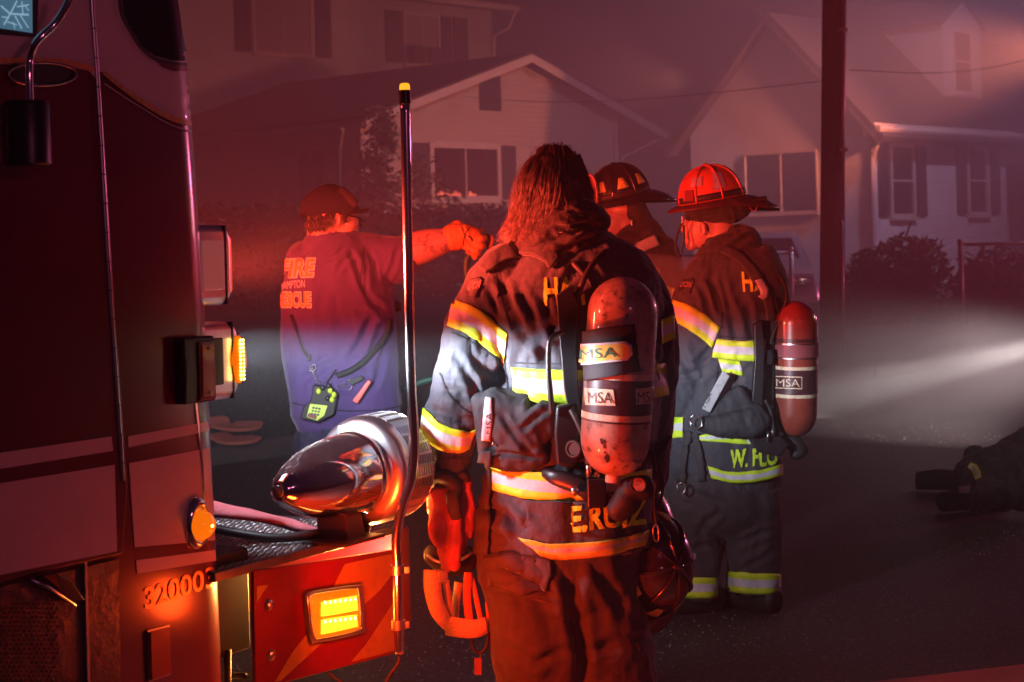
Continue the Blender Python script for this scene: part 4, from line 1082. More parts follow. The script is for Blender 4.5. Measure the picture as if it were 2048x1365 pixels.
for (ya, yb, yc, yd) in ((1196, 1187, 1222, 1234), (1232, 1225, 1255, 1270)):
    m = MB(); A = [(642, ya + 12), (648, ya + 7), (710, yb + 5), (714, yb + 9), (716, yc - 3), (711, yc + 0), (648, yd - 1), (642, yd - 5)]
    m.loft([ring_of(A, ob + .022, 1.0), ring_of(A, ob + .027, .98), ring_of(A, ob + .029, .86)]); m.build('led_row', M_led, wl, True)
for i in range(2):
    for j in range(7):
        m = MB(); m.ell(BP(650 + j * 10, 1206 + i * 38 - j * 1.2, ob + .029), .0045, .0045, .0045, seg=10, rg=6); m.build('led', M_amberhot, wl, True)
# second lamp on the bumper's front corner, seen edge-on
sC, zC = S(806, 1172, -.0); m = MB(); rbox(m, T(sC - .01, -.09, zC), .020, .085, .055, .018); cl = m.build('corner_lamp', M_steel, truck, bevel=.006)
m = MB(); rbox(m, T(sC + .012, -.06, zC), .012, .062, .048, .011); m.build('lens', M_amberhot, cl, bevel=.006)

# ------------------------------------------------------------------ siren
Dc = 4.98; sc_ = P(752, 936, Dc)
ax = (HD + Vector((0, 0, .02))).normalized()
k_ = Dc / FPX
m = MB()
prof_b = [(-.445, .0004), (-.444, .016), (-.440, .026), (-.432, .030), (-.425, .038), (-.40, .052), (-.36, .071), (-.31, .088), (-.25, .101), (-.19, .108), (-.135, .111), (-.125, .111), (-.122, .114), (-.105, .114), (-.10, .108), (-.085, .108)]
m.revolve(sc_, ax, prof_b, 64); m.build('siren', M_chrome, truck, True)
sir = bpy.data.objects['siren']
m = MB(); m.revolve(sc_, ax, [(-.090, .104), (-.088, .126), (-.080, .140), (-.070, .146), (-.058, .149), (-.040, .150)], 72); m.build('turbine_plate', M_brushed, sir, True)
pr = []; z_ = -.040
for i in range(9):
    t0 = -.040 + i * .0115; pr += [(t0, .150), (t0 + .005, .150), (t0 + .0055, .139), (t0 + .0110, .139)]
pr += [(.066, .150), (.072, .146), (.075, .12), (.075, .0005)]
m = MB(); m.revolve(sc_, ax, pr, 72); m.build('grille_rings', M_brushed, sir, 'auto')
m = MB()
for i in range(30):
    a = i / 30 * 2 * math.pi; u = ax.orthogonal().normalized(); w2 = ax.cross(u); rd = u * math.cos(a) + w2 * math.sin(a)
    m.box(sc_ + ax * .013 + rd * .1455, .050, .003, .0055, ax, ax.cross(rd), rd)
m.build('grille_ribs', M_brushed, sir)
m = MB(); m.ell(sc_ - ax * .4435, .006, .017, .017, ax, ax.orthogonal().normalized(), ax.cross(ax.orthogonal().normalized())); m.build('nose_button', M_steel, sir, True)
# label plate on the shoulder of the siren
zt = Vector((0, 0, 1))
bsi = bvh_of(bpy.data.objects['turbine_plate'])
patch('rating_label', bsi, [(676, 853), (724, 843), (724, 858), (680, 868)], M_cream, sir, .0015, 6, spread=2)
# pedestal
m = MB(); cb = sc_ - ax * .16; b0_ = T((cb - FO).dot(HD), (cb - FO).dot(ND), zd)
hgt = cb.z - .10 - zd
m.prism([b0_ + HD * -.045 + ND * .045, b0_ + HD * .045 + ND * .045, b0_ + HD * .03 + ND * .03 + zt * (hgt + .03), b0_ + HD * -.03 + ND * .03 + zt * (hgt + .03)], ND * -.10)
m.build('siren_pedestal', M_dark, sir, bevel=.004)
m = MB(); m.box(b0_ + zt * .004, .095, .07, .005, HD, ND); m.build('pedestal_foot', M_dark, sir, bevel=.002)
m = MB(); m.tube([b0_ + HD * .10, b0_ + HD * .11 + zt * hgt * .6, b0_ + HD * .16 + zt * (hgt + .02)], .012, 10); m.build('siren_brace', M_dark, sir, True)
# water beads on the siren's back
rg = random.Random(5); m = MB(); u = Vector((0, 0, 1)); w2 = ax.cross(u)
for i in range(330):
    t0 = rg.uniform(-.42, -.13); a = rg.gauss(0, .55); r_ = float(np.interp(t0, [p[0] for p in prof_b], [p[1] for p in prof_b]))
    rd = u * math.cos(a) + w2 * math.sin(a); s_ = rg.uniform(.0007, .0020)
    m.ell(sc_ + ax * t0 + rd * r_, s_, s_, s_ * .8, ax, ax.cross(rd), rd, 6, 4)
o = m.build('water_beads', M_chrome, sir, True); o['kind'] = 'stuff'

# ------------------------------------------------------------------ chrome marker pole on the bumper corner
Dp = 4.74
q = spline([(810, 205), (813, 360), (817, 560), (822, 760), (828, 880), (822, 960), (803, 1020), (793, 1075), (795, 1140), (797, 1250), (799, 1308)], 8)
m = MB(); m.tube([P(x, y, Dp) for x, y in q], 10.2 * Dp / FPX, 20); po = m.build('marker_pole', mat('satin_chrome', (.85, .85, .87), .16, 1.0), truck, True)
m = MB(); m.tube([P(809, 181, Dp), P(810, 207, Dp)], 12.2 * Dp / FPX, 20); m.build('collar', M_black, po, 'auto')
m = MB(); m.revolve(P(809.5, 183, Dp), (0, 0, 1), [(0, 10.5 * Dp / FPX), (.012, 10.5 * Dp / FPX), (.018, 9.6 * Dp / FPX), (.021, 7 * Dp / FPX), (.022, .0003)], 24); m.build('tip_light', mat('lit_amber_tip', (1, .4, .02), .3, emit=(1.0, .36, .02), estr=1.5), po, True)
for y in (1140, 1250):
    m = MB(); m.tube([P(795 + (y - 1140) * .02, y - 9, Dp), P(795 + (y - 1140) * .02, y + 9, Dp)], 15 * Dp / FPX, 16); m.build('clamp', M_steel, po, 'auto')
    m = MB(); m.box(P(812, y, Dp), .010, .006, .009); m.build('clamp_screw', M_steel, po, bevel=.002)
m = MB(); m.tube([P(*a, Dp) for a in spline([(799, 1306), (797, 1325), (780, 1350), (760, 1372), (690, 1368), (655, 1345)], 6)], .0045, 8); m.build('pole_cable', M_rubber, truck, True)

# fire hose lying on the bumper deck
M_hose = mat('pink_red_hose_jacket', (0.52, 0.13, 0.15), .75, noise=(30, (0.4, .08, .09), .4, .7), bump=[(500, .7, .002, (1, 1, 1))])
def flat_hose(pts, w_, h_, m_, name, label, cat='fire hose', lay=False):
    m = MB(); q = spline(pts, 8); L_ = [P(a, b, d) for a, b, d in q]; rings = []
    for i, p in enumerate(L_):
        t = (L_[min(i + 1, len(L_) - 1)] - L_[max(i - 1, 0)]).normalized(); sd = t.cross(Vector((0, 0, 1))).normalized(); upv = sd.cross(t)
        rings.append([p + (sd * w_ * cs(a, 2.6) + upv * h_ * sn(a, 2.6)) for a in [2 * math.pi * j / 18 for j in range(18)]])
    m.loft(rings); return tag(m.build(name, m_, None, True), label, cat)
flat_hose([(395, 1010, 5.0), (440, 1022, 4.86), (500, 1030, 4.84), (560, 1044, 4.88), (610, 1058, 4.9), (650, 1072, 4.95), (700, 1078, 5.15)], .05, .014, M_hose, 'fire_hose', 'flat pinkish red fire hose lying along the bumper deck behind the cab corner')
m = MB(); q = spline([(428, 1058, 4.8), (480, 1068, 4.78), (540, 1076, 4.78), (590, 1074, 4.80), (640, 1066, 4.84)], 8); m.tube([P(*a) for a in q], .012, 12); m.build('deck_lip', M_dark, truck, True)
# folded hose on the grass beside the cab
flat_hose([(405, 855, 12.9), (428, 838, 12.8), (445, 852, 12.75), (486, 858, 12.7), (497, 846, 12.8)], .11, .018, mat('faded_orange_hose', (.72, .20, .12), .8, bump=[(60, .6, .01)]), 'folded_hose', 'faded orange folded hose end lying on the grass beside the truck cab', 'fire hose')
flat_hose([(400, 880, 12.6), (430, 872, 12.5), (455, 880, 12.45), (478, 884, 12.4), (492, 876, 12.5)], .12, .020, MATS['faded_orange_hose'], 'folded_hose', 'lower faded orange hose length on the grass, nearest the truck corner lamp', 'fire hose')
# ================================================================== PEOPLE
M_hair = mat('brown_blonde_hair', (0.16, 0.10, 0.07), 0.6, noise=[(45, (0.50, 0.38, 0.30), 0.48, 0.64), (20, (0.05, 0.028, 0.02), 0.5, 0.68)])
t_ = M_hair.node_tree; n_ = t_.nodes; b_ = n_['Principled BSDF']; src_ = b_.inputs['Base Color'].links[0].from_socket
ge_ = n_.new('ShaderNodeNewGeometry'); se_ = n_.new('ShaderNodeSeparateXYZ'); t_.links.new(ge_.outputs[0], se_.inputs[0])
mr_ = n_.new('ShaderNodeMapRange'); mr_.inputs[1].default_value = 1.74; mr_.inputs[2].default_value = 1.56; t_.links.new(se_.outputs[2], mr_.inputs[0])
mx_ = n_.new('ShaderNodeMix'); mx_.data_type = 'RGBA'; mx_.inputs[6].default_value = (.035, .018, .012, 1); t_.links.new(mr_.outputs[0], mx_.inputs[0]); t_.links.new(src_, mx_.inputs[7]); t_.links.new(mx_.outputs[2], b_.inputs['Base Color'])
M_hairdk = mat('dark_hair', (0.03, 0.015, 0.01), 0.5, noise=(60, (0.06, 0.03, 0.02), .5, .7))
M_seam = mat('garment_seam', (0.012, 0.012, 0.014), 0.9)
M_patch = mat('dark_label_patch', (0.035, 0.03, 0.032), 0.7)
M_ptxt = mat('label_print', (0.38, 0.20, 0.16), 0.7)
M_white = mat('white_print', (0.72, 0.72, 0.72), 0.5)

def hand(fg, mb, x, y, dy, ang, L=82, curl=1.1, side=1, spread=5.0, thick_=1.0, out=-1):
    """palm + four fingers of unequal length + thumb; px lengths are at the figure's own scale; ang = direction in the picture plane (deg, 0 right, 90 down); fingers curl towards 'out' (-1 = to the camera)"""
    c, s_ = math.cos(R(ang)), math.sin(R(ang)); W = L * .42
    def q(a, b): return (x + c * a - s_ * b, y + s_ * a + c * b)
    k = fg.k
    fg.limb(mb, [(*q(-L * .12, 0), dy, W * .36, L * .13), (*q(L * .12, 0), dy, W * .48, L * .15), (*q(L * .42, 0), dy, W * .5, L * .13)], 14, 3, 2.6)
    lens = (.40, .46, .43, .33)
    for i in range(4):
        b = (i - 1.5) * W * .26 * side; a0 = L * .44; r0 = L * .062 * thick_; fl = L * lens[i]
        pts = [(*q(a0 - L * .1, b * .9), dy, r0 * 1.1, r0 * 1.1), (*q(a0, b), dy, r0 * 1.1, r0 * 1.1)]
        t = 0; dd = dy; aa = a0; th = 0
        for j, (seg_, cu) in enumerate(((.45, .8), (.32, 1.15), (.25, .9))):
            th += cu * curl * (.9 + .06 * i); aa += math.cos(th) * fl * seg_; dd += out * math.sin(th) * fl * seg_ * k
            pts.append((*q(aa, b * (1 + spread * .01)), dd, r0 * (1 - .09 * j), r0 * (1 - .09 * j)))
        fg.limb(mb, pts, 10, 3)
    r0 = L * .075 * thick_
    b = -W * .42 * side
    fg.limb(mb, [(*q(L * .02, b * .7), dy, r0 * 1.3, r0 * 1.3), (*q(L * .2, b * 1.25), dy + out * L * .10 * k, r0 * 1.1, r0 * 1.1), (*q(L * .38, b * 1.35), dy + out * L * .2 * k, r0, r0), (*q(L * .52, b * 1.1), dy + out * L * .25 * k, r0 * .8, r0 * .8)], 10, 3)
    return mb

def boots(fg, par, foot, lab=None):
    """foot: (ankle px x,y, dy, toe direction world, scale)"""
    x, y, dy, d, sc_ = foot
    a = fg.p(x, y, dy); g0 = Vector((a.x, a.y, 0)); d = Vector(d).normalized(); s_ = Vector((-d.y, d.x, 0)); up = Vector((0, 0, 1)); m = MB(); rings = []
    for t, w_, h, z0 in ((-.11, .030, .05, .03), (-.095, .042, .10, .0), (-.03, .048, .13, 0), (.04, .048, .105, 0), (.10, .052, .075, 0), (.16, .050, .060, 0), (.20, .036, .045, .005), (.215, .015, .025, .015)):
        c = g0 + d * t * sc_; rings.append([c + s_ * w_ * sc_ * cs(an, 2.6) + up * (z0 + h * (1 + sn(an, 2.6)) * .5) * sc_ for an in [2 * math.pi * j / 20 for j in range(20)]])
    m.loft(rings); m.tube([g0 + up * .06 - d * .03, g0 + up * .20 - d * .03, g0 + up * .30 - d * .035], [.055 * sc_, .060 * sc_, .066 * sc_], 18)
    me = union(m, .008, 3); return link('boot', me, M_rubber, par)

def traditional_helmet(name, fg, cx, cy, dy, yaw, pitch, sc_, shell, tiles, par, front, roll=0, Mr=None):
    """leather-style fire helmet: ribbed dome, long rear brim, raised front shield; local +x = front"""
    Mt = Matrix.Rotation(R(yaw), 4, 'Z') @ Matrix.Rotation(R(roll), 4, 'X') @ Matrix.Rotation(R(pitch), 4, 'Y'); Mt = Mr or Mt; c0 = fg.p(cx, cy, dy)
    def W_(x, y, z): return c0 + (Mt @ Vector((x * sc_, y * sc_, z * sc_)))
    m = MB(); seg = 64; rings = []
    for ph in [i / 14 * math.pi / 2 for i in range(14)]:
        r = []
        for j in range(seg):
            a = 2 * math.pi * j / seg; rib = 1 + .028 * max(0, math.cos(a * 4)) ** 30 + .0 * ph
            rr = math.cos(ph) ** .85
            r.append(W_(.138 * math.cos(a) * rr * rib, .112 * math.sin(a) * rr * rib, .135 * math.sin(ph) ** 1.0 * (1 + .02 * max(0, math.cos(a * 4)) ** 30)))
        rings.append(r)
    m.loft([[x for x in rings[0]]] + rings[1:]); h = m.build(name, shell, par, True)
    # brim
    def bw(a):
        c = math.cos(a); return .034 + (.105 * (max(0, -c)) ** 2.2) + .022 * max(0, c) ** 2
    m = MB(); A = []
    for t, dz in ((0, 0), (.3, -.004), (.7, -.014), (1, -.026), (1.0, -.032), (.7, -.021), (.3, -.011), (0, -.008)):
        r = []
        for j in range(seg):
            a = 2 * math.pi * j / seg; w_ = bw(a) * t; drop = dz * (1 + 1.6 * max(0, -math.cos(a)) ** 2) + .010 * math.cos(a) * t
            r.append(W_((.136 + w_) * math.cos(a), (.110 + w_ * .82) * math.sin(a), drop))
        A.append(r)
    v = [x for r in A for x in r]; f = [(i * seg + j, i * seg + (j + 1) % seg, ((i + 1) % 8) * seg + (j + 1) % seg, ((i + 1) % 8) * seg + j) for i in range(8) for j in range(seg)]
    m.add(v, f); m.build('brim', shell if shell is not M_hred else M_hbrim, h, True)
    for k_ in range(8):
        a = k_ * math.pi / 4; m = MB()
        m.tube([W_(.141 * math.cos(a) * math.cos(ph) ** .85, .115 * math.sin(a) * math.cos(ph) ** .85, .139 * math.sin(ph)) for ph in [i / 12 * math.pi / 2 for i in range(13)]], .0042 * sc_, 8)
        m.build('rib', shell, h, True)
    m = MB(); m.ell(W_(0, 0, .138), .018 * sc_, .018 * sc_, .010 * sc_); m.build('crown_boss', shell, h, True)
    # hat band
    m = MB(); v = []
    for z in (.004, .030):
        for j in range(seg): a = 2 * math.pi * j / seg; q = 1.022 if z < .01 else 1.0; v.append(W_(.1405 * math.cos(a) * q, .1145 * math.sin(a) * q, z))
    m.add(v, [(j, (j + 1) % seg, seg + (j + 1) % seg, seg + j) for j in range(seg)]); o = m.build('helmet_band', M_hband, h, True); thick(o, .003)
    # reflective tiles between the ribs
    if tiles:
        for k_ in range(8):
            a = (k_ + .5) * math.pi / 4; m = MB(); v = []
            for i, ph in enumerate((.30, .42, .54, .66)):
                ha = .20 - .035 * i
                for u in (-1, -.33, .33, 1):
                    b = a + ha * u; v.append(W_(.1415 * math.cos(b) * math.cos(ph) ** .85, .1155 * math.sin(b) * math.cos(ph) ** .85, .137 * math.sin(ph)))
            m.add(v, [(i * 4 + j, i * 4 + j + 1, (i + 1) * 4 + j + 1, (i + 1) * 4 + j) for i in range(3) for j in range(3)]); o = m.build('reflective_tile', tiles, h, True); thick(o, .002)
    if front:
        m = MB(); pts = []
        out = [(-.045, 0), (-.052, .05), (-.048, .09), (-.030, .118), (0, .128), (.030, .118), (.048, .09), (.052, .05), (.045, 0)]
        for xo in (0.0, .004):
            pts.append([W_(.152 + xo - z * .12, y, .004 + z) for y, z in out])
        m.loft(pts) if False else m.prism(pts[0], (Mt.to_3x3() @ Vector((.005, 0, 0))) * sc_)
        m.build('front_shield', M_hfront, h)
        m = MB(); m.tube([W_(.159 - z * .12, y * .94, .006 + z * .94) for y, z in out], .003 * sc_, 6); m.build('shield_piping', M_hcream, h, True)
    return h, W_
M_hblk = mat('black_helmet_shell', (0.022, 0.012, 0.013), 0.22, coat=.7, noise=(12, (.04, .02, .02), .5, .8))
M_hred = mat('red_orange_helmet_shell', (0.62, 0.09, 0.035), 0.35, coat=.5, noise=[(14, (.42, .055, .025), .45, .7), (50, (.12, .03, .02), .6, .75)])
M_hbrim = mat('sooty_helmet_brim', (0.10, 0.025, 0.018), 0.4, coat=.3, noise=(20, (.04, .015, .012), .4, .7))
M_hband = mat('helmet_rubber_band', (0.030, 0.014, 0.014), 0.6)
M_hfront = mat('red_leather_front', (0.40, 0.07, 0.06), 0.5)
M_hcream = mat('cream_leather_piping', (0.6, 0.5, 0.42), 0.5)
M_tile = mat('yellow_reflective_tile', (0.72, 0.55, 0.10), 0.45, noise=(60, (.5, .36, .08), .5, .8))

def garment(fg, mb, name, m, par, vox=.009, sm=5, folds=(), **kw):
    me = union(mb, vox, sm); cloth(me, folds, **kw); return link(name, me, m, par)

def small_text(bv, lines, o2, U, V, par, m=M_ptxt):
    pass

# ------------------------------------------------------------------ 1. central firefighter, seen from behind
F1 = Fig(5.1)
g0 = F1.p(1140, 1600); 
p1 = thing('person', 'firefighter with loose shoulder-length hair seen from behind, holding red gloves', 'person', (g0.x, g0.y, 0))
m = MB()
F1.ball(m, 1103, 376, .0, 60, 68, 70, 6)                          # skull
F1.ball(m, 1098, 420, .06, 44, 56, 50); F1.ball(m, 1098, 400, .115, 10, 16, 16)   # jaw, nose (far side)
F1.ball(m, 1040, 392, .03, 7, 14, 20); F1.ball(m, 1152, 392, .03, 7, 14, 20)     # ears
F1.limb(m, [(1110, 420, .01, 42, 42), (1130, 500, 0, 48, 46), (1140, 560, 0, 90, 60), (1150, 800, 0, 105, 70), (1140, 1080, 0, 120, 80)])
F1.limb(m, [(1030, 560, 0, 40, 40), (940, 720, 0, 34, 34), (900, 840, 0, 28, 28), (873, 930, -.01, 23, 21), (866, 965, -.02, 21, 19)])
F1.limb(m, [(1265, 580, .02, 40, 40), (1295, 760, .06, 34, 34), (1300, 880, .12, 28, 26), (1296, 975, .15, 22, 20)])
F1.limb(m, [(1080, 1060, 0, 70, 70), (1070, 1350, 0, 55, 55), (1075, 1620, 0, 40, 40)]); F1.limb(m, [(1205, 1060, 0, 70, 70), (1225, 1350, 0, 55, 55), (1235, 1620, 0, 40, 40)])
hand(F1, m, 868, 975, -.02, 82, 92, 1.0, 1)
hand(F1, m, 1298, 1000, .15, 88, 92, 1.0, -1)
link('body', union(m, .006, 4), M_skin, p1)
# trousers
m = MB()
F1.limb(m, [(1130, 1010, 0, 150, 118), (1125, 1080, 0, 168, 128), (1125, 1150, 0, 166, 126)], sq=2.3)
F1.limb(m, [(1062, 1080, 0, 98, 112), (1066, 1200, -.01, 92, 104), (1078, 1290, -.015, 93, 98), (1090, 1365, 0, 90, 94), (1085, 1480, .0, 82, 84), (1080, 1600, 0, 80, 80), (1080, 1635, 0, 78, 78)], sq=2.2)
F1.limb(m, [(1195, 1080, 0, 96, 112), (1192, 1160, 0, 90, 104), (1212, 1260, 0, 86, 96), (1224, 1365, .01, 88, 92), (1236, 1480, .02, 82, 84), (1240, 1600, .02, 80, 80), (1240, 1635, .02, 78, 78)], sq=2.2)
tr1 = garment(F1, m, 'trousers', M_pants, p1, .010, 5, [(985, 1120, 1150, 1215, 9, .010), (1000, 1195, 1120, 1215, 8, .010), (960, 1170, 1090, 1160, 7, .007), (1140, 1130, 1165, 1365, 14, .020), (1190, 1120, 1250, 1240, 11, .010),
      (1000, 1290, 1100, 1330, 10, .009), (1180, 1300, 1300, 1270, 10, .009), (1060, 1330, 1150, 1290, 9, .008)], amp=.007, ridge=.006, scale=6)
bt = bvh_of(tr1)
# thigh pocket
patch('thigh_pocket', bt, [(985, 1112), (1066, 1108), (1100, 1118), (1104, 1150), (1096, 1182), (1040, 1186), (980, 1170)], M_pants, tr1, .006, 8, .008)
ribbon('pocket_flap_edge', bt, [(975, 1112), (1030, 1108), (1098, 1116)], 5, M_seam, tr1, .016)
# coat
m = MB()
F1.limb(m, [(1125, 455, .0, 70, 62), (1128, 490, 0, 92, 72), (1135, 525, 0, 140, 92), (1145, 575, 0, 172, 112), (1155, 640, 0, 172, 124), (1160, 740, 0, 166, 128), (1155, 850, 0, 158, 126), (1140, 940, 0, 160, 126), (1128, 1030, 0, 168, 130), (1130, 1088, 0, 172, 134)], 30, 4, 2.35)
F1.limb(m, [(1020, 530, .0, 46, 60), (985, 570, .0, 56, 66), (958, 640, .0, 62, 68), (942, 720, -.005, 66, 68), (922, 800, -.01, 64, 64), (902, 868, -.015, 57, 58), (894, 925, -.02, 47, 50), (893, 952, -.02, 44, 46)], 26, 4, 2.2)
F1.limb(m, [(1225, 535, .02, 50, 62), (1272, 580, .03, 58, 66), (1296, 660, .05, 54, 66), (1302, 740, .06, 50, 64), (1298, 820, .08, 50, 60), (1292, 900, .11, 46, 52), (1292, 955, .13, 42, 46)], 26, 4, 2.2)
F1.ball(m, 1010, 1050, -.02, 68, 60, 60)
fold1 = [(1000, 560, 1060, 690, 9, .012), (1040, 575, 1075, 660, 8, .009), (975, 575, 1010, 640, 7, .008), (1035, 690, 1130, 640, 12, .010),
    (945, 720, 1010, 760, 10, .010), (880, 780, 980, 800, 9, .010), (860, 820, 940, 845, 8, .009), (910, 700, 975, 835, 8, .008),
    (1000, 700, 1020, 800, 10, .016), (1060, 640, 1100, 730, 10, .009), (1085, 590, 1110, 680, 8, .009), (955, 640, 975, 735, 8, .006),
    (960, 1010, 1060, 1060, 10, .010), (950, 1060, 1030, 1085, 10, .010), (990, 905, 1100, 930, 10, .008), (1200, 930, 1290, 960, 9, .007), (1010, 1015, 1040, 1080, 8, .008),
    (1130, 560, 1180, 520, 9, .008), (1255, 560, 1300, 640, 10, .010), (1215, 600, 1260, 690, 10, .008), (1310, 700, 1340, 790, 9, .008)]
coat1 = garment(F1, m, 'coat', M_coat, p1, .0075, 4, fold1, amp=.006, ridge=.006, scale=7)
b1 = bvh_of(coat1)
# trim
bandq('reflective_band', b1, [(908, 600), (955, 618), (1012, 663), (1016, 668)], [(896, 652), (940, 672), (990, 712), (1010, 728)], M_band, coat1, .004)
bandq('reflective_band', b1, [(845, 812), (880, 845), (930, 862), (952, 858)], [(838, 862), (875, 898), (915, 906), (936, 898)], M_band, coat1, .004)
bandq('reflective_band', b1, [(1022, 735), (1070, 738), (1130, 740), (1240, 738), (1330, 725)], [(1030, 792), (1080, 806), (1130, 810), (1240, 806), (1335, 790)], M_band, coat1, .004, spread=.25)
bandq('reflective_band', b1, [(940, 928), (1000, 932), (1080, 945), (1190, 950), (1300, 938)], [(944, 968), (1000, 985), (1070, 1000), (1180, 1002), (1300, 985)], M_band, coat1, .004, spread=.25)
bandq('reflective_band', b1, [(1318, 640), (1334, 634), (1345, 630)], [(1320, 690), (1336, 682), (1347, 676)], M_band, coat1, .004)
# name tail flap below the coat
m = MB(); tl = [(1052, 1000), (1150, 1003), (1250, 996), (1296, 990), (1300, 1040), (1296, 1088), (1255, 1104), (1195, 1112), (1130, 1116), (1075, 1102), (1045, 1082), (1052, 1040)]
tail = patch('name_flap', b1, tl, M_coat, coat1, .010, 9, .006)
bx = bvh_of(coat1, tail)
bandq('reflective_band', bx, [(1040, 1076), (1110, 1086), (1200, 1082), (1292, 1062)], [(1080, 1108), (1130, 1117), (1215, 1108), (1286, 1090)], uvband('reflective_trim_worn', (0.62, .62, .06), (.5, .48, .36), .35, .62, dirt=.7), coat1, .010)
text_on('name_letters', bx, 'E.RUIZ', (1140, 1066), (146, -16), (0, -54), M_lime, coat1, .013, 4, .035)
text_on('back_letters', b1, 'HA', (1090, 613), (58, -4), (-2, -56), M_lime, coat1, .005, 4, .03)
text_on('back_letters', b1, 'I', (1163, 612), (8, -2), (-2, -22), M_lime, coat1, .005, 4, .03)
for pts in ([(972, 520), (1010, 505), (1070, 502), (1110, 520), (1150, 556)], [(1010, 725), (1016, 800), (1005, 900)], [(1030, 726), (1130, 728), (1240, 726)], [(905, 665), (950, 688), (1002, 724)],
            [(1062, 1010), (1058, 1050), (1050, 1078)], [(1050, 1002), (1150, 1006), (1290, 992)], [(880, 745), (905, 800), (960, 838)], [(850, 902), (880, 916), (925, 916)], [(985, 520), (1000, 580), (1022, 660)]):
    ribbon('seam', b1, pts, 2.6, M_seam, coat1, .003, 3, spread=.3)
# shoulder label patch
patch('sleeve_label', b1, [(936, 562), (958, 555), (966, 560), (952, 596), (930, 592)], M_patch, coat1, .004, 5, .002)
text_on('label_text', b1, 'LION', (938, 583), (20, -4), (8, -18), M_ptxt, coat1, .008, 3, .01)
# cuff knit and folded sleeve end
m = MB(); F1.limb(m, [(890, 940, -.02, 43, 42), (884, 958, -.02, 34, 34), (876, 966, -.02, 28, 27)], 22, 3); link('cuff', union(m, .006, 2), M_hood, p1)
# rolled hood / collar around the neck
m = MB()
F1.limb(m, [(1062, 486, -.03, 20, 40), (1080, 466, -.065, 26, 38), (1112, 444, -.085, 30, 38), (1152, 430, -.075, 30, 40), (1185, 438, -.02, 26, 42), (1190, 462, .03, 24, 36)], 20, 5)
F1.limb(m, [(1046, 502, -.02, 24, 40), (1078, 490, -.075, 30, 30), (1120, 482, -.09, 34, 30), (1170, 478, -.06, 34, 36), (1200, 488, .0, 30, 38)], 20, 5)
F1.limb(m, [(1050, 480, .05, 40, 60), (1120, 460, .08, 60, 60), (1180, 460, .06, 40, 60)], 20, 4)
hood = garment(F1, m, 'hood', M_hood, p1, .006, 4, [(1050, 465, 1190, 440, 5, .010), (1060, 500, 1160, 460, 6, .010), (1090, 445, 1180, 430, 5, .008), (1130, 500, 1190, 470, 6, .008)], amp=.004, ridge=.007, scale=13, stretch=(.6, 1, 1.6))
# yoke/harness shoulder pads
bh = bvh_of(coat1)
ribbon('shoulder_pad', bh, [(968, 545), (1000, 515), (1050, 500), (1085, 505), (1112, 530)], [16, 24, 30, 34, 28], M_pants, coat1, .008, 6, th=.012)
# hair: scalp + thin locks
rg = random.Random(2)
m = MB(); F1.ball(m, 1102, 365, .0, 66, 74, 66, 8); F1.limb(m, [(1100, 370, 0, 64, 66), (1088, 415, -.005, 62, 54), (1062, 445, -.02, 46, 40)], 22, 4)
hme = union(m, .007, 4)
hair = link('hair', hme, M_hairdk, p1)
def locks(fg, par, specs, m_, name='hair_strands', seed=0):
    rg = random.Random(seed); v = []; f = []
    for (n, root, mid, tip, wpx, jr, jt) in specs:
        for i in range(n):
            u = rg.random()
            def lerp3(a, b): return tuple(a[j] + (b[j] - a[j]) * u for j in range(3))
            r0, m0, t0 = lerp3(*root), lerp3(*mid), lerp3(*tip)
            j = lambda q, s_: (q[0] + rg.gauss(0, s_), q[1] + rg.gauss(0, s_), q[2] + rg.gauss(0, s_ * .0006))
            w0 = wpx * rg.uniform(.5, 1.3); wave = 13 * math.sin(u * 31 + n) * rg.uniform(.7, 1.1) + rg.uniform(-2, 2); ph = 1.2 * math.sin(u * 17 + n * .7); cz = 13 * math.sin(u * 23 + n * .3) ; dpt = -.014 * (.5 + .5 * math.cos(u * 31 + n))
            q = spline([j(r0, jr), j(m0, (jr + jt) / 2), j(t0, jt)], 7); base = len(v)
            for a_, pnt in enumerate(q):
                tt = a_ / (len(q) - 1); ww = w0 * (1 - tt ** 2 * .85) * fg.k
                pnt = (pnt[0] + wave * math.sin(tt * 4.2 + ph) * tt - cz * max(0, tt - .6) ** 2 * 3, pnt[1], pnt[2] + dpt * math.sin(tt * 2.6)); c = fg.p(*pnt)
                c2 = fg.p(pnt[0], pnt[1], pnt[2] - ww * 1.2); v += [c - CR * ww, c2 , c + CR * ww]
            for a_ in range(len(q) - 1):
                for z in (0, 1): f.append((base + a_ * 3 + z, base + a_ * 3 + z + 1, base + a_ * 3 + z + 4, base + a_ * 3 + z + 3))
    return link(name, new_mesh(v, f), m_, par)
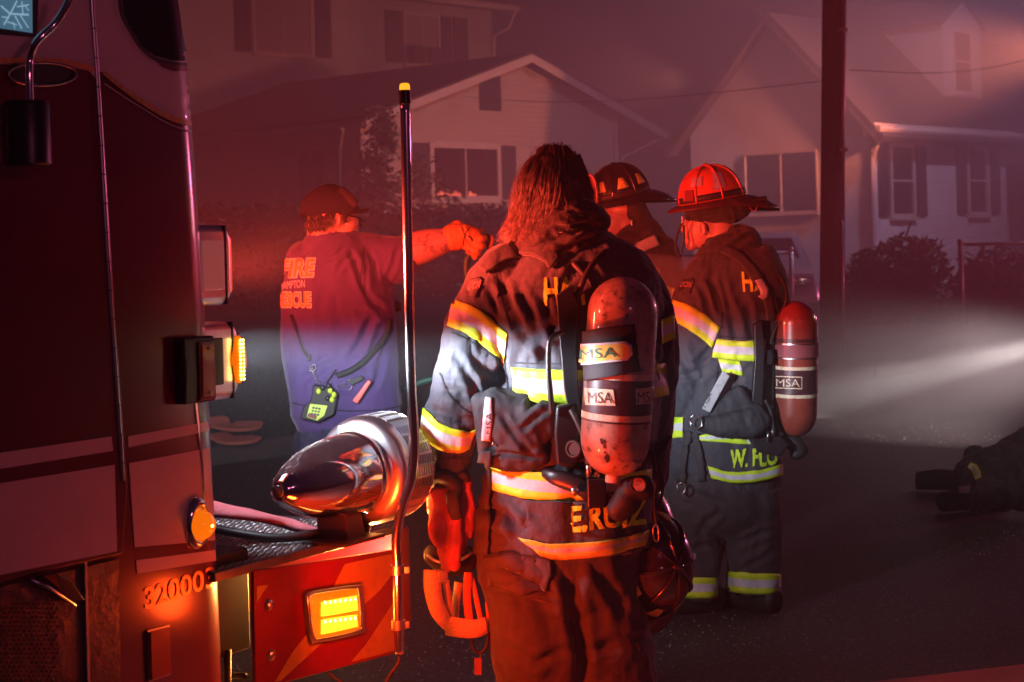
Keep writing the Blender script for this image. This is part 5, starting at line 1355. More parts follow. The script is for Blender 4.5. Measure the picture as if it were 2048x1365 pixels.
sp = [
 (873, ((1100, 297, -.03), (1078, 304, -.03)), ((1048, 350, -.06), (1078, 372, -.10)), ((1034, 428, -.055), (1062, 458, -.115)), 0.74, 4, 8),
 (1008, ((1092, 297, -.03), (1120, 297, -.03)), ((1062, 362, -.09), (1112, 372, -.118)), ((1046, 452, -.10), (1100, 434, -.12)), 0.74, 4, 8),
 (1008, ((1108, 296, -.03), (1136, 302, -.03)), ((1102, 370, -.115), (1156, 366, -.085)), ((1090, 434, -.12), (1150, 416, -.10)), 0.74, 4, 8),
 (672, ((1125, 298, -.02), (1158, 318, -.0)), ((1152, 360, -.08), (1172, 370, -.03)), ((1138, 426, -.10), (1174, 418, -.05)), 0.71, 4, 7),
 (873, ((1046, 385, -.06), (1092, 420, -.11)), ((1034, 425, -.07), (1062, 448, -.10)), ((1010, 474, -.08), (1050, 466, -.11)), 0.64, 5, 7),
 (504, ((1040, 385, -.03), (1060, 400, -.06)), ((1028, 430, -.05), (1035, 445, -.06)), ((1012, 486, -.04), (1026, 480, -.05)), 0.51, 3, 5),
 (100, ((1092, 300, 0), (1125, 300, 0)), ((1085, 293, -.01), (1120, 296, -.01)), ((1066, 300, -.01), (1085, 306, -.01)), 0.38, 3, 5),
 (369, ((1154, 335, .02), (1168, 355, .02)), ((1170, 370, .0), (1180, 385, .0)), ((1170, 412, .0), (1182, 416, .0)), 0.51, 3, 5),
 (192, ((1070, 310, -.05), (1150, 320, -.05)), ((1046, 370, -.10), (1176, 380, -.06)), ((1012, 460, -.08), (1180, 424, -.08)), 0.31, 9, 15),
 (144, ((1050, 380, -.09), (1120, 380, -.12)), ((1038, 430, -.11), (1110, 430, -.13)), ((1010, 486, -.08), (1080, 446, -.125)), 0.43, 8, 14),
]
locks(F1, hair, sp, M_hair)
for x, dx in ((1078, (-.3, 1)), (1238, (.25, 1))): boots(F1, p1, (x, 1650, 0, (dx[0], 1, 0), 1.15))

# --- breathing apparatus of the central firefighter
def air_pack(fg, label, c, tilt, L, r, dy, base, mt=None):
    """cylinder hung neck-down; c = px centre, L/r px"""
    th = thing('air_pack', label, 'air pack', base)
    top = fg.p(c[0] - math.sin(R(tilt)) * L / 2, c[1] - math.cos(R(tilt)) * L / 2, dy - .01); bot = fg.p(c[0] + math.sin(R(tilt)) * L / 2, c[1] + math.cos(R(tilt)) * L / 2, dy + .01)
    ax = (bot - top).normalized(); H = (bot - top).length; k = fg.k; rr = r * k
    pr = [(0, .0004)] + [(rr * 1.02 * (1 - math.cos(a)), rr * math.sin(a)) for a in [i / 12 * math.pi / 2 for i in range(1, 13)]]
    pr += [(H - rr * 1.10, rr)] + [(H - rr * 1.10 * (1 - math.sin(a)), rr * (math.cos(a) * .84 + .16)) for a in [i / 12 * math.pi / 2 for i in range(1, 13)]] + [(H, .0004)]
    m = MB(); m.revolve(top, ax, pr, 56); cy = m.build('cylinder', mt or M_tank, th, True)
    def shell(name, t0, t1, m_, off=.0012, a0=0, a1=360, par=cy):
        u = (CR - ax * CR.dot(ax)).normalized(); w_ = ax.cross(u); w_ = w_ if w_.y < 0 else -w_; v = []; nn = 40; nz = 2
        for i in range(nn + 1):
            a = R(a0 + (a1 - a0) * i / nn)
            for t in (t0, t1): v.append(top + ax * (H * t) + (u * math.cos(a) + w_ * math.sin(a)) * (rr + off))
        f = [(i * 2, i * 2 + 1, i * 2 + 3, i * 2 + 2) for i in range(nn)]; return link(name, new_mesh(v, f), m_, par)
    return th, cy, top, ax, H, rr, shell
a1, cy1, top1, ax1, H1, rr1, sh1 = air_pack(F1, 'large soot-stained air cylinder and harness on the central firefighter', (1238, 752), -3.2, 396, 66, -.285, g0)
sh1('label_band', .505, .68, M_maroon); sh1('cream_stripe', .475, .505, M_cream, .0013); sh1('cream_stripe', .68, .712, M_cream, .0013)
sh1('dark_stripe', .712, .722, M_maroon, .0016)
bc1 = bvh_of(cy1)
patch('label_box', bc1, [(1170, 776), (1227, 780), (1231, 812), (1172, 810)], M_cream, cy1, .0026, 6)
patch('label_box', bc1, [(1270, 778), (1312, 774), (1312, 806), (1271, 810)], M_cream, cy1, .0026, 6)
text_on('maker_letters', bc1, 'MSA', (1178, 806), (47, 1), (0, -22), M_maroon, cy1, .0042, 3, .0)
text_on('maker_letters', bc1, 'MSA', (1274, 806), (38, -2), (0, -22), M_maroon, cy1, .0042, 3, .0)
patch('paper_tag', bc1, [(1262, 922), (1288, 930), (1278, 948), (1250, 944)], M_cream, cy1, .003, 5)
for i, (x, y, s_) in enumerate(((1206, 885, 5), (1209, 893, 4), (1213, 915, 5), (1203, 880, 3), (1216, 921, 4), (1210, 905, 2.4))):
    rg = random.Random(i); patch('paint_chip', bc1, [(x + s_ * math.cos(a) * rg.uniform(.5, 1.2), y + s_ * 1.3 * math.sin(a) * rg.uniform(.5, 1.2)) for a in [j / 9 * 6.28 for j in range(9)]], M_dark, cy1, .0015, 4)
# fabric sleeve with name plate
M_slv = mat('black_ballistic_cloth', (0.022, 0.022, 0.028), .75, bump=[(500, .3, .001), (25, .4, .006)])
slv = patch('cylinder_sleeve', bc1, [(1174, 664), (1210, 655), (1266, 648), (1270, 690), (1276, 742), (1230, 752), (1176, 762)], M_slv, cy1, .006, 6, .008)
m = MB(); dS = -.285 - .066
q = [(1153, 668), (1200, 658), (1262, 650), (1272, 740), (1170, 758), (1156, 740)]
m.prism([F1.p(x, y, dS - .030 + ((x - 1210) / 60) ** 2 * .016) for x, y in q], CF * .006)
b2 = bvh_of(cy1, slv)
M_plate = mat('yellow_name_plate', (.72, .52, .10), .35, coat=.5, noise=(30, (.5, .34, .07), .5, .7)); M_silvr = mat('silver_stitching', (.6, .6, .6), .5); M_grnink = mat('dark_green_ink', (.01, .12, .07), .5)
patch('plate_border', b2, [(1152, 698), (1160, 690), (1250, 682), (1261, 690), (1262, 708), (1252, 720), (1164, 732), (1154, 724)], M_silvr, slv, .0155, 6)
sl2 = bvh_of(cy1)
patch('name_plate', b2, [(1157, 700), (1163, 694), (1248, 686), (1257, 693), (1258, 707), (1250, 716), (1165, 727), (1158, 720)], M_plate, slv, .017, 6)
text_on('plate_letters', b2, 'MSA', (1172, 720), (62, -7), (0, -20), M_grnink, slv, .0185, 3, .0)
# valve, gauge, manifold
m = MB(); nb = top1 + ax1 * H1; m.revolve(nb - ax1 * .01, ax1, [(0, .0004), (0, .021), (.030, .021), (.030, .0004)], 20); m.build('neck', M_cream, a1, 'auto')
def Q(x, y, d=-.285): return F1.p(x, y, d)
m = MB(); F1.limb(m, [(1262, 975, -.27, 24, 24), (1255, 1000, -.275, 28, 26), (1236, 1022, -.27, 24, 24)], 18, 4); F1.limb(m, [(1262, 978, -.28, 24, 24), (1290, 975, -.285, 24, 24)], 18, 4); m2 = union(m, .005, 4); vb = link('cylinder_valve', m2, M_rubber, a1)
m = MB(); gc = Q(1277, 970, -.315); m.revolve(gc, (-.15, -1, .05), [(-.02, .0004), (-.02, .022), (.004, .024), (.007, .022), (.0075, .019), (.005, .018)], 28); m.build('gauge_rim', M_rubber, vb, 'auto')
m = MB(); m.revolve(gc, (-.15, -1, .05), [(.005, .0185), (.0052, .0003)], 28); m.build('gauge_face', mat('aged_gauge_face', (.4, .25, .2), .5, noise=(120, (.15, .08, .06), .5, .6)), vb)
m = MB(); m.box(Q(1193, 985, -.25), .026, .024, .040); m.box(Q(1226, 998, -.25), .024, .018, .018); pr_ = m.build('pressure_reducer', M_black, a1, bevel=.006)
m = MB(); m.tube([Q(1193, 944, -.255), Q(1193, 960, -.255)], .009, 12); m.tube([Q(1177, 925, -.26), Q(1178, 955, -.26)], .008, 12); m.build('hose_fitting', M_steel, pr_, True)
m = MB(); F1.tube(m, [(1142, 820, -.24), (1152, 838, -.25), (1166, 870, -.26), (1174, 905, -.26), (1177, 930, -.26)], 6.0, 12); m.build('high_pressure_hose', M_rubber, a1, True)
m = MB(); F1.tube(m, [(1212, 503, -.11), (1188, 525, -.15), (1165, 565, -.18), (1152, 610, -.17), (1148, 650, -.16), (1150, 690, -.17)], 6.2, 12); m.build('shoulder_hose', M_rubber, a1, True)
m = MB(); F1.tube(m, [(1132, 512, -.11), (1160, 540, -.145), (1190, 575, -.16), (1205, 600, -.17)], 7, 12); m.build('shoulder_hose', M_rubber, a1, True)
# backframe: vertical spine plate, wire handle, housings
def plate(pts, d0, th_, name, m_, par, bev=.004, label=None):
    m = MB(); m.prism([F1.p(x, y, d0) for x, y in pts], CF * th_); return m.build(name, m_, par, bevel=bev)
plate([(1112, 592), (1140, 572), (1158, 612), (1152, 700), (1158, 790), (1168, 830), (1140, 835), (1128, 780), (1120, 690), (1116, 640)], -.205, .035, 'backframe', M_black, a1)
plate([(1175, 640), (1290, 640), (1300, 900), (1200, 930), (1160, 830)], -.20, .03, 'cylinder_cradle', M_black, a1)
m = MB(); F1.tube(m, [(1128, 666, -.235), (1118, 668, -.245), (1104, 676, -.25), (1098, 690, -.25), (1097, 740, -.25), (1101, 790, -.25), (1104, 830, -.245)], 5.4, 10); m.build('frame_handle', M_black, a1, True)
hs = plate([(1112, 812), (1150, 808), (1160, 850), (1160, 925), (1140, 938), (1112, 930), (1108, 870)], -.235, .05, 'electronics_housing', M_black, a1, .010)
m = MB(); gc = Q(1150, 898, -.24); m.revolve(gc, (-.5, -.85, .05), [(-.02, .0004), (-.02, .024), (.010, .025), (.013, .022), (.013, .018), (.009, .017), (.009, .0003)], 28); m.build('speaker_cap', M_rubber, hs, 'auto')
m = MB(); F1.limb(m, [(1088, 945, -.17, 10, 8), (1110, 955, -.20, 16, 10), (1150, 968, -.22, 18, 12), (1180, 985, -.23, 16, 12)], 16, 4, 2.6); link('lumbar_arm', union(m, .006, 3), M_black, a1)
m = MB(); m.revolve(Q(1150, 983, -.255), (-.2, -1, 0), [(0, .012), (.005, .011), (.007, .004), (.007, .0003)], 16); m.build('rivet', M_steel, a1, True)
plate([(1176, 940), (1215, 1010), (1178, 1020), (1140, 960)], -.215, .02, 'frame_foot', M_black, a1)
# waist pad: folded cloth flap with loops
m = MB()
F1.limb(m, [(960, 800, -.12, 16, 20), (968, 850, -.13, 17, 26), (972, 905, -.13, 16, 22)], 14, 4, 2.4)
F1.limb(m, [(985, 800, -.13, 26, 24), (1030, 850, -.16, 54, 22), (1075, 850, -.18, 40, 20), (1098, 820, -.19, 24, 14)], 18, 5, 2.5)
F1.limb(m, [(975, 905, -.13, 24, 18), (1030, 905, -.15, 40, 20), (1080, 890, -.17, 40, 18)], 18, 4, 2.5)
F1.limb(m, [(985, 795, -.11, 18, 22), (1050, 830, -.14, 50, 20), (1040, 890, -.14, 60, 20)], 18, 4, 2.5)
wp = link('waist_pad', cloth(union(m, .006, 4), [(1000, 830, 1060, 905, 6, .006), (1040, 860, 1095, 820, 6, .007), (985, 905, 1090, 915, 5, .006)], .003, 12, ridge=.004), M_slv, a1)
bw_ = bvh_of(wp)
ribbon('pad_label', bw_, [(978, 795), (976, 840), (972, 882)], [12, 20, 18], M_silver, wp, .003, 4, th=.002)
text_on('pad_letters', bw_, 'MSA', (983, 868), (3, -42), (-11, -1), M_patch, wp, .006, 3, .0)
for (x, y) in ((991, 832), (987, 888)):
    m = MB(); m.ell(F1.p(x, y, -.172), .005, .003, .005, seg=12, rg=8); m.build('snap', M_steel, wp, True)
# hanging waist strap with green centre line
b3 = bvh_of(coat1, tr1, wp)
st1 = ribbon('waist_strap', b3, [(974, 900), (974, 960), (970, 1030), (969, 1108)], [22, 25, 27, 28], M_strap, a1, .012, 5, th=.003, spread=.4)
bst = bvh_of(st1)
ribbon('stripe', bst, [(976, 905), (975, 965), (972, 1040)], 3, M_green, st1, .002, 3, spread=.4)
# lanyard and clip on the right hip
m = MB(); F1.tube(m, [(1302, 900, -.10), (1312, 950, -.12), (1308, 1000, -.11), (1312, 1045, -.12)], 4, 8); F1.tube(m, [(1318, 930, -.09), (1326, 970, -.1), (1318, 1020, -.09)], 3, 8); m.build('lanyard', M_strap, a1, True)
m = MB(); F1.tube(m, [(1312, 1046, -.12), (1306, 1060, -.12), (1309, 1080, -.12), (1316, 1082, -.12), (1317, 1062, -.12), (1312, 1050, -.12)], 1.7, 8); m.build('snap_hook', M_steel, a1, True)
plate([(1286, 905), (1325, 880), (1345, 870), (1330, 905), (1308, 930)], -.06, .03, 'hip_buckle', M_black, a1)

# --- gloves held in the left hand
M_glv = mat('red_suede', (0.42, 0.09, 0.085), .85, sheen=.3, noise=(14, (.30, .06, .055), .4, .7), bump=[(120, .4, .003), (30, .4, .006)])
gl = thing('gloves', 'pair of red suede work gloves with black trim hanging from the hand', 'gloves', F1.p(900, 1140, -.06))
m = MB()
F1.limb(m, [(878, 985, -.075, 24, 16), (884, 1015, -.075, 26, 18), (882, 1050, -.08, 24, 18)], 16, 4)
F1.limb(m, [(876, 1035, -.09, 15, 14), (874, 1062, -.10, 18, 15), (880, 1085, -.09, 13, 12)], 14, 4)
F1.limb(m, [(905, 1035, -.085, 17, 14), (908, 1075, -.09, 17, 14), (906, 1130, -.09, 14, 12)], 14, 4)
F1.limb(m, [(890, 1050, -.08, 14, 12), (888, 1095, -.08, 13, 12), (892, 1136, -.08, 11, 11)], 14, 4)
g_a = link('glove', cloth(union(m, .005, 3), [], .003, 16, ridge=.003), M_glv, gl)
m = MB()
F1.limb(m, [(925, 960, -.05, 17, 13), (933, 1000, -.05, 15, 14), (938, 1040, -.05, 14, 12), (936, 1070, -.05, 10, 10)], 14, 4)
F1.limb(m, [(918, 1010, -.06, 14, 12), (924, 1060, -.06, 14, 12), (920, 1100, -.06, 11, 10)], 14, 4)
link('glove', cloth(union(m, .005, 3), [], .003, 16, ridge=.003, seed=3), M_glv, gl)
m = MB(); F1.limb(m, [(858, 962, -.07, 9, 22), (880, 952, -.085, 14, 24), (905, 966, -.08, 16, 20), (912, 985, -.08, 14, 18)], 16, 4)
F1.limb(m, [(905, 955, -.06, 10, 16), (925, 948, -.06, 12, 18), (934, 958, -.05, 8, 16)], 14, 4)
F1.limb(m, [(903, 990, -.10, 13, 10), (908, 1015, -.105, 14, 10), (912, 1034, -.10, 12, 9)], 14, 4, 3)
link('glove_cuff', union(m, .005, 3), M_slv, gl)
# --- mask head-net straps hanging below
M_net = mat('tan_mesh_webbing', (0.80, 0.60, 0.30), .85, noise=(240, (.62, .42, .18), .45, .6), bump=[(420, .9, .002)])
mk_ = thing('face_mask', 'breathing mask hanging from the gloved hand by its tan mesh head straps', 'face mask', F1.p(910, 1270, -.05))
def wide(fg, pts, w0, m_, name, par, th_=.0025, face=None):
    """flat webbing: pts (px,py,dy), w = px half-width per point, ribbon stands across path with given tilt dir"""
    q = spline(pts, 7); W = [float(z) for z in np.interp(np.linspace(0, 1, len(q)), np.linspace(0, 1, len(w0)), w0)]; L = [fg.p(*a) for a in q]; v = []
    for i, p in enumerate(L):
        t = (L[min(i + 1, len(L) - 1)] - L[max(i - 1, 0)]).normalized(); n_ = Vector(face) if face else CF
        sd = t.cross(n_).normalized()
        for j in (-1, 0, 1): v.append(p + sd * W[i] * fg.k * j)
    f = [(i * 3 + j, i * 3 + j + 1, (i + 1) * 3 + j + 1, (i + 1) * 3 + j) for i in range(len(L) - 1) for j in (0, 1)]
    o = link(name, new_mesh(v, f), m_, par); thick(o, th_, 0); return o
wide(F1, [(866, 1140, -.07), (866, 1180, -.08), (878, 1225, -.085), (905, 1258, -.08)], [18, 17, 16, 13], M_net, 'head_strap', mk_)
wide(F1, [(892, 1252, -.08), (920, 1256, -.09), (950, 1258, -.08), (974, 1250, -.06)], [19, 19, 18, 16], M_net, 'head_strap', mk_)
wide(F1, [(888, 1150, -.05), (896, 1190, -.06), (900, 1230, -.07)], [7, 7, 8], M_net, 'head_strap', mk_)
wide(F1, [(918, 1165, -.03), (912, 1200, -.03), (910, 1240, -.04)], [9, 8, 8], M_net, 'head_strap', mk_)
M_orst = mat('orange_elastic', (.55, .14, .05), .8)
wide(F1, [(936, 1145, -.04), (934, 1190, -.05), (938, 1240, -.06)], [8, 8, 8], M_orst, 'elastic_strap', mk_)
wide(F1, [(942, 1150, -.03), (952, 1195, -.04), (962, 1245, -.05)], [5, 5, 5], M_orst, 'elastic_strap', mk_)
wide(F1, [(977, 1165, -.02), (975, 1210, -.03), (978, 1255, -.04)], [4, 4, 3], M_orst, 'elastic_strap', mk_)
m = MB(); m.box(F1.p(886, 1152, -.085), .014, .004, .016); m.box(F1.p(888, 1163, -.088), .016, .004, .005); m.box(F1.p(884, 1142, -.088), .012, .004, .004); m.build('strap_buckle', M_steel, mk_, bevel=.002)
m = MB(); F1.limb(m, [(866, 1110, -.02, 22, 26), (895, 1118, .0, 34, 34), (930, 1120, .0, 28, 34), (940, 1105, 0, 16, 24)], 18, 4); mb_ = link('mask_body', union(m, .006, 3), M_rubber, mk_)
m = MB(); F1.tube(m, [(855, 1110, -.06), (868, 1120, -.075), (885, 1126, -.08)], 3.4, 8); m.build('mask_rim', M_steel, mk_, True); m = MB(); F1.tube(m, [(922, 1120, -.05), (935, 1112, -.06), (944, 1106, -.05)], 3.2, 8); m.build('mask_rim', M_steel, mk_, True)
m = MB(); F1.tube(m, [(944, 1262, -.05), (944, 1290, -.05), (956, 1306, -.05), (972, 1296, -.05), (978, 1262, -.05)], 3.6, 8); m.build('neck_loop', M_rubber, mk_, True)
tg = thing('name_tag', 'small clear tag dangling below the mask straps beside the knee', 'tag', F1.p(955, 1340, -.05))
m = MB(); m.box(F1.p(956, 1333, -.05), .0105, .0015, .024, CR, CF, CU); m.build('tag_plate', mat('clear_tag_plastic', (.25, .1, .1), .1, coat=1), tg, bevel=.001)
m = MB(); F1.tube(m, [(966, 1302, -.05), (961, 1310, -.05), (960, 1316, -.05)], 1.3, 6); m.build('tag_link', M_steel, tg, True)
# --- black helmet hanging at the right hip
zx = Vector((.50, -.84, .05)).normalized(); xx = Vector((.10, .10, -1)); xx = (xx - zx * xx.dot(zx)).normalized(); yx = zx.cross(xx)
Mr = Matrix(((xx.x, yx.x, zx.x, 0), (xx.y, yx.y, zx.y, 0), (xx.z, yx.z, zx.z, 0), (0, 0, 0, 1)))
h2_, W2 = traditional_helmet('helmet', F1, 1292, 1124, .04, 0, 0, 1.10, M_hblk, M_tile, None, False, Mr=Mr)
tag(h2_, 'black leather-style helmet with yellow tiles and clear visor hanging at the hip', 'helmet')
M_visor = mat('clear_visor', (.7, .7, .65), .08, trans=.92, spec=.4); M_visor.node_tree.nodes['Principled BSDF'].inputs['IOR'].default_value = 1.05
m = MB(); v = []
for i in range(13):
    a = R(-62 + 124 * i / 12)
    for r_, z in ((.150, .01), (.195, -.035), (.225, -.085)): v.append(W2(r_ * math.cos(a), r_ * .86 * math.sin(a), z))
m.add(v, [(i * 3 + j, i * 3 + j + 1, (i + 1) * 3 + j + 1, (i + 1) * 3 + j) for i in range(12) for j in (0, 1)]); o = m.build('visor', M_visor, h2_, True); thick(o, .002)

# ------------------------------------------------------------------ 2. right firefighter with dirty red helmet
F2 = Fig(7.35)
g2 = F2.p(1450, 1230)
p2 = thing('person', 'firefighter in a sooty red-orange helmet turned left, name flap reading W. FLO', 'person', (g2.x, g2.y, 0))
m = MB()
F2.ball(m, 1424, 425, 0, 50, 40, 56, 10)
F2.ball(m, 1400, 462, 0, 33, 30, 38, -25)                 # jaw
F2.ball(m, 1385, 490, 0, 14, 17, 12, -20)                 # chin
F2.ball(m, 1370, 452, .01, 9, 9, 14, 20)                   # nose
F2.ball(m, 1374, 472, .01, 10, 12, 5); F2.ball(m, 1376, 480, .01, 9, 11, 4)
F2.limb(m, [(1432, 450, .0, 40, 36), (1448, 500, .0, 38, 36), (1462, 560, 0, 70, 50), (1455, 800, 0, 75, 50), (1445, 950, 0, 80, 55)])
F2.limb(m, [(1412, 560, -.02, 32, 32), (1385, 700, -.02, 28, 28), (1362, 790, -.02, 22, 22), (1290, 770, .0, 16, 15), (1245, 742, .01, 13, 12)])
F2.limb(m, [(1540, 580, .05, 30, 30), (1520, 740, .12, 26, 26), (1480, 800, .2, 20, 20), (1420, 790, .3, 15, 15)])
F2.limb(m, [(1405, 960, 0, 40, 44), (1400, 1080, 0, 34, 36), (1392, 1200, 0, 24, 24)]); F2.limb(m, [(1495, 960, 0, 40, 44), (1500, 1080, 0, 34, 36), (1508, 1200, 0, 24, 24)])
hand(F2, m, 1240, 740, .01, 190, 52, 1.0, -1); hand(F2, m, 1412, 790, .3, 185, 52, 1.0, 1)
link('body', union(m, .0065, 4), M_skin, p2)
m = MB()
F2.ball(m, 1405, 458, -.082, 9, 4.5, 14, -8)
e2 = union(m, .003, 2); cloth(e2, [(1404, 449, 1404, 468, 2.6, .003)], 0, 1, ridge=0); link('ear', e2, M_skin, p2)
# ear flap / protective hood under the helmet
m = MB(); F2.limb(m, [(1380, 424, .0, 12, 40), (1410, 424, .0, 28, 46), (1450, 420, .0, 32, 50), (1482, 412, .0, 24, 42), (1496, 404, 0, 10, 26)], 22, 4, 2.3)
F2.limb(m, [(1378, 436, .0, 8, 40), (1420, 434, .0, 14, 46), (1460, 430, .0, 14, 46)], 18, 4)
garment(F2, m, 'ear_flap', M_hood, p2, .006, 4, [(1390, 425, 1490, 410, 4, .006), (1385, 440, 1480, 428, 4, .006)], amp=.004, ridge=.005, scale=12)
m = MB()
F2.limb(m, [(1412, 522, .01, 22, 40), (1432, 498, .0, 30, 50), (1464, 484, .0, 34, 54), (1492, 478, .0, 26, 48), (1500, 500, .02, 20, 40)], 22, 4)
F2.limb(m, [(1470, 480, 0, 30, 46), (1490, 466, 0, 16, 40), (1502, 462, 0, 8, 26)], 18, 4)
F2.limb(m, [(1455, 510, 0, 46, 56), (1465, 540, 0, 70, 60)], 20, 4)
garment(F2, m, 'hood', M_hood, p2, .006, 4, [(1430, 520, 1500, 470, 5, .009), (1440, 500, 1490, 480, 4, .007), (1415, 510, 1450, 485, 4, .006)], amp=.004, ridge=.006, scale=12)
# trousers
m = MB()
F2.limb(m, [(1440, 880, 0, 106, 86), (1440, 960, 0, 114, 88), (1440, 1010, 0, 114, 86)], sq=2.3)
F2.limb(m, [(1385, 980, 0, 58, 74), (1386, 1060, 0, 52, 64), (1398, 1120, -.01, 46, 56), (1396, 1160, -.01, 42, 52), (1390, 1190, -.01, 41, 50)], 24, 4, 2.4, False)
F2.limb(m, [(1496, 980, 0, 62, 76), (1505, 1060, 0, 56, 64), (1507, 1120, .0, 53, 58), (1508, 1160, .0, 51, 56), (1508, 1184, .0, 50, 54)], 24, 4, 2.4, False)
tr2 = garment(F2, m, 'trousers', M_pants, p2, .0095, 4, [(1340, 960, 1440, 1010, 7, .010), (1400, 1060, 1440, 1020, 7, .01), (1460, 1090, 1550, 1060, 6, .008), (1470, 1150, 1550, 1100, 6, .007), (1360, 1100, 1430, 1090, 6, .008)], amp=.006, ridge=.005, scale=7, seed=2)
bt2 = bvh_of(tr2)
bandq('reflective_band', bt2, [(1455, 1142), (1500, 1146), (1560, 1148)], [(1456, 1182), (1500, 1188), (1560, 1188)], M_band, tr2, .004, spread=.3)
bandq('reflective_band', bt2, [(1350, 1150), (1385, 1154), (1440, 1156)], [(1350, 1190), (1380, 1196), (1440, 1196)], M_band, tr2, .004, spread=.3)
# coat
m = MB()
F2.limb(m, [(1445, 490, 0, 44, 46), (1452, 520, 0, 78, 60), (1468, 560, 0, 100, 74), (1472, 640, 0, 104, 82), (1462, 740, 0, 106, 86), (1450, 840, 0, 108, 90), (1448, 900, 0, 110, 90), (1452, 950, 0, 112, 90)], 30, 4, 2.35)
F2.limb(m, [(1412, 545, -.03, 40, 44), (1396, 600, -.05, 48, 48), (1384, 660, -.06, 50, 50), (1376, 720, -.06, 47, 48), (1366, 780, -.06, 42, 44), (1340, 812, -.05, 34, 38), (1300, 800, -.03, 29, 32), (1262, 768, -.02, 25, 28)], 26, 4, 2.2)
F2.limb(m, [(1530, 560, .04, 42, 46), (1545, 640, .07, 38, 44), (1530, 730, .12, 34, 38), (1490, 800, .2, 30, 34), (1440, 800, .28, 24, 28)], 22, 4, 2.2)
F2.limb(m, [(1375, 880, -.02, 46, 60), (1372, 930, -.02, 48, 60)], 22, 4, 2.2)
coat2 = garment(F2, m, 'coat', M_coat, p2, .008, 4, [(1420, 560, 1455, 640, 7, .013), (1440, 560, 1470, 640, 6, .010), (1455, 600, 1475, 690, 7, .010), (1400, 570, 1420, 630, 6, .008), (1490, 600, 1510, 690, 7, .008),
     (1360, 700, 1400, 790, 7, .010), (1345, 760, 1400, 740, 6, .009), (1390, 730, 1430, 690, 6, .010), (1420, 770, 1480, 720, 7, .008), (1400, 820, 1480, 850, 7, .009), (1350, 600, 1370, 560, 5, .006), (1340, 880, 1400, 910, 6, .007)], amp=.0055, ridge=.0055, scale=7.5, seed=4)
b4 = bvh_of(coat2)
bandq('reflective_band', b4, [(1348, 600), (1380, 612), (1412, 632), (1440, 656)], [(1333, 636), (1368, 654), (1400, 676), (1424, 696)], M_band, coat2, .004, spread=.35)
bandq('reflective_band', b4, [(1434, 678), (1470, 682), (1500, 682), (1530, 680)], [(1424, 715), (1465, 720), (1500, 722), (1530, 720)], M_band, coat2, .004, spread=.35)
bandq('reflective_band', b4, [(1436, 718), (1480, 722)], [(1444, 745), (1486, 752)], M_band, coat2, .003, spread=.35)
bandq('reflective_band', b4, [(1328, 832), (1350, 833), (1368, 834)], [(1326, 872), (1348, 876), (1366, 876)], M_band, coat2, .004, spread=.35)
bandq('reflective_band', b4, [(1380, 874), (1430, 866), (1476, 852), (1500, 884)], [(1384, 880), (1430, 884), (1480, 890), (1504, 892)], M_band, coat2, .004, spread=.35)
tl2 = patch('name_flap', b4, [(1420, 882), (1480, 888), (1560, 890), (1572, 920), (1574, 945), (1530, 958), (1470, 964), (1428, 960), (1415, 930)], M_coat, coat2, .008, 8, .006, spread=.35)
b5 = bvh_of(coat2, tl2)
bandq('reflective_band', b5, [(1416, 932), (1460, 944), (1520, 940), (1575, 924)], [(1424, 956), (1465, 966), (1520, 962), (1575, 946)], M_band, coat2, .009, spread=.35)
text_on('name_letters', b5, 'W. FLO', (1459, 937), (92, -6), (0, -38), M_lime, coat2, .012, 3, .035, spread=.35)
text_on('back_letters', b4, 'H', (1486, 584), (20, 0), (-3, -40), M_lime, coat2, .004, 3, .03, spread=.35)
text_on('back_letters', b4, 'A', (1508, 584), (14, 0), (-3, -14), M_lime, coat2, .004, 3, .03, spread=.35)
patch('sleeve_label', b4, [(1364, 562), (1386, 558), (1390, 562), (1380, 588), (1358, 584)], M_patch, coat2, .004, 5, .002, spread=.35)
text_on('label_text', b4, 'LION', (1362, 575), (20, 1), (4, -10), M_ptxt, coat2, .007, 3, .01, spread=.35)
for pts in ([(1440, 665), (1438, 720), (1430, 780)], [(1410, 560), (1440, 600), (1444, 656)], [(1434, 672), (1480, 676), (1530, 674)], [(1425, 884), (1422, 940)], [(1380, 870), (1400, 868), (1470, 850)]):
    ribbon('seam', b4, pts, 2.2, M_seam, coat2, .003, 3, spread=.35)
for f_ in ((1388, 1225, -.02, (-.9, -.2, 0), 1.15), (1510, 1220, 0, (-.5, .6, 0), 1.15)): boots(F2, p2, f_)
# helmet
hl2, W3 = traditional_helmet('helmet', F2, 1424, 400, 0, 196, 9, 1.02, M_hred, None, p2, False)
m = MB(); m.box(W3(.125, .070, .035), .020, .006, .022, Vector((-.96, -.27, 0)), Vector((.27, -.96, 0))); m.build('flag_patch', M_hfront, hl2, bevel=.002)
bh2 = bvh_of(hl2)
M_stk = mat('grey_purple_sticker', (.40, .34, .42), .5, noise=(60, (.25, .2, .3), .4, .7))
patch('sticker', bh2, [(1425, 345), (1442, 346), (1452, 375), (1426, 382)], M_stk, hl2, .004, 5, spread=.3)
patch('sticker', bh2, [(1384, 358), (1404, 354), (1404, 372), (1382, 376)], M_stk, hl2, .004, 5, spread=.3)
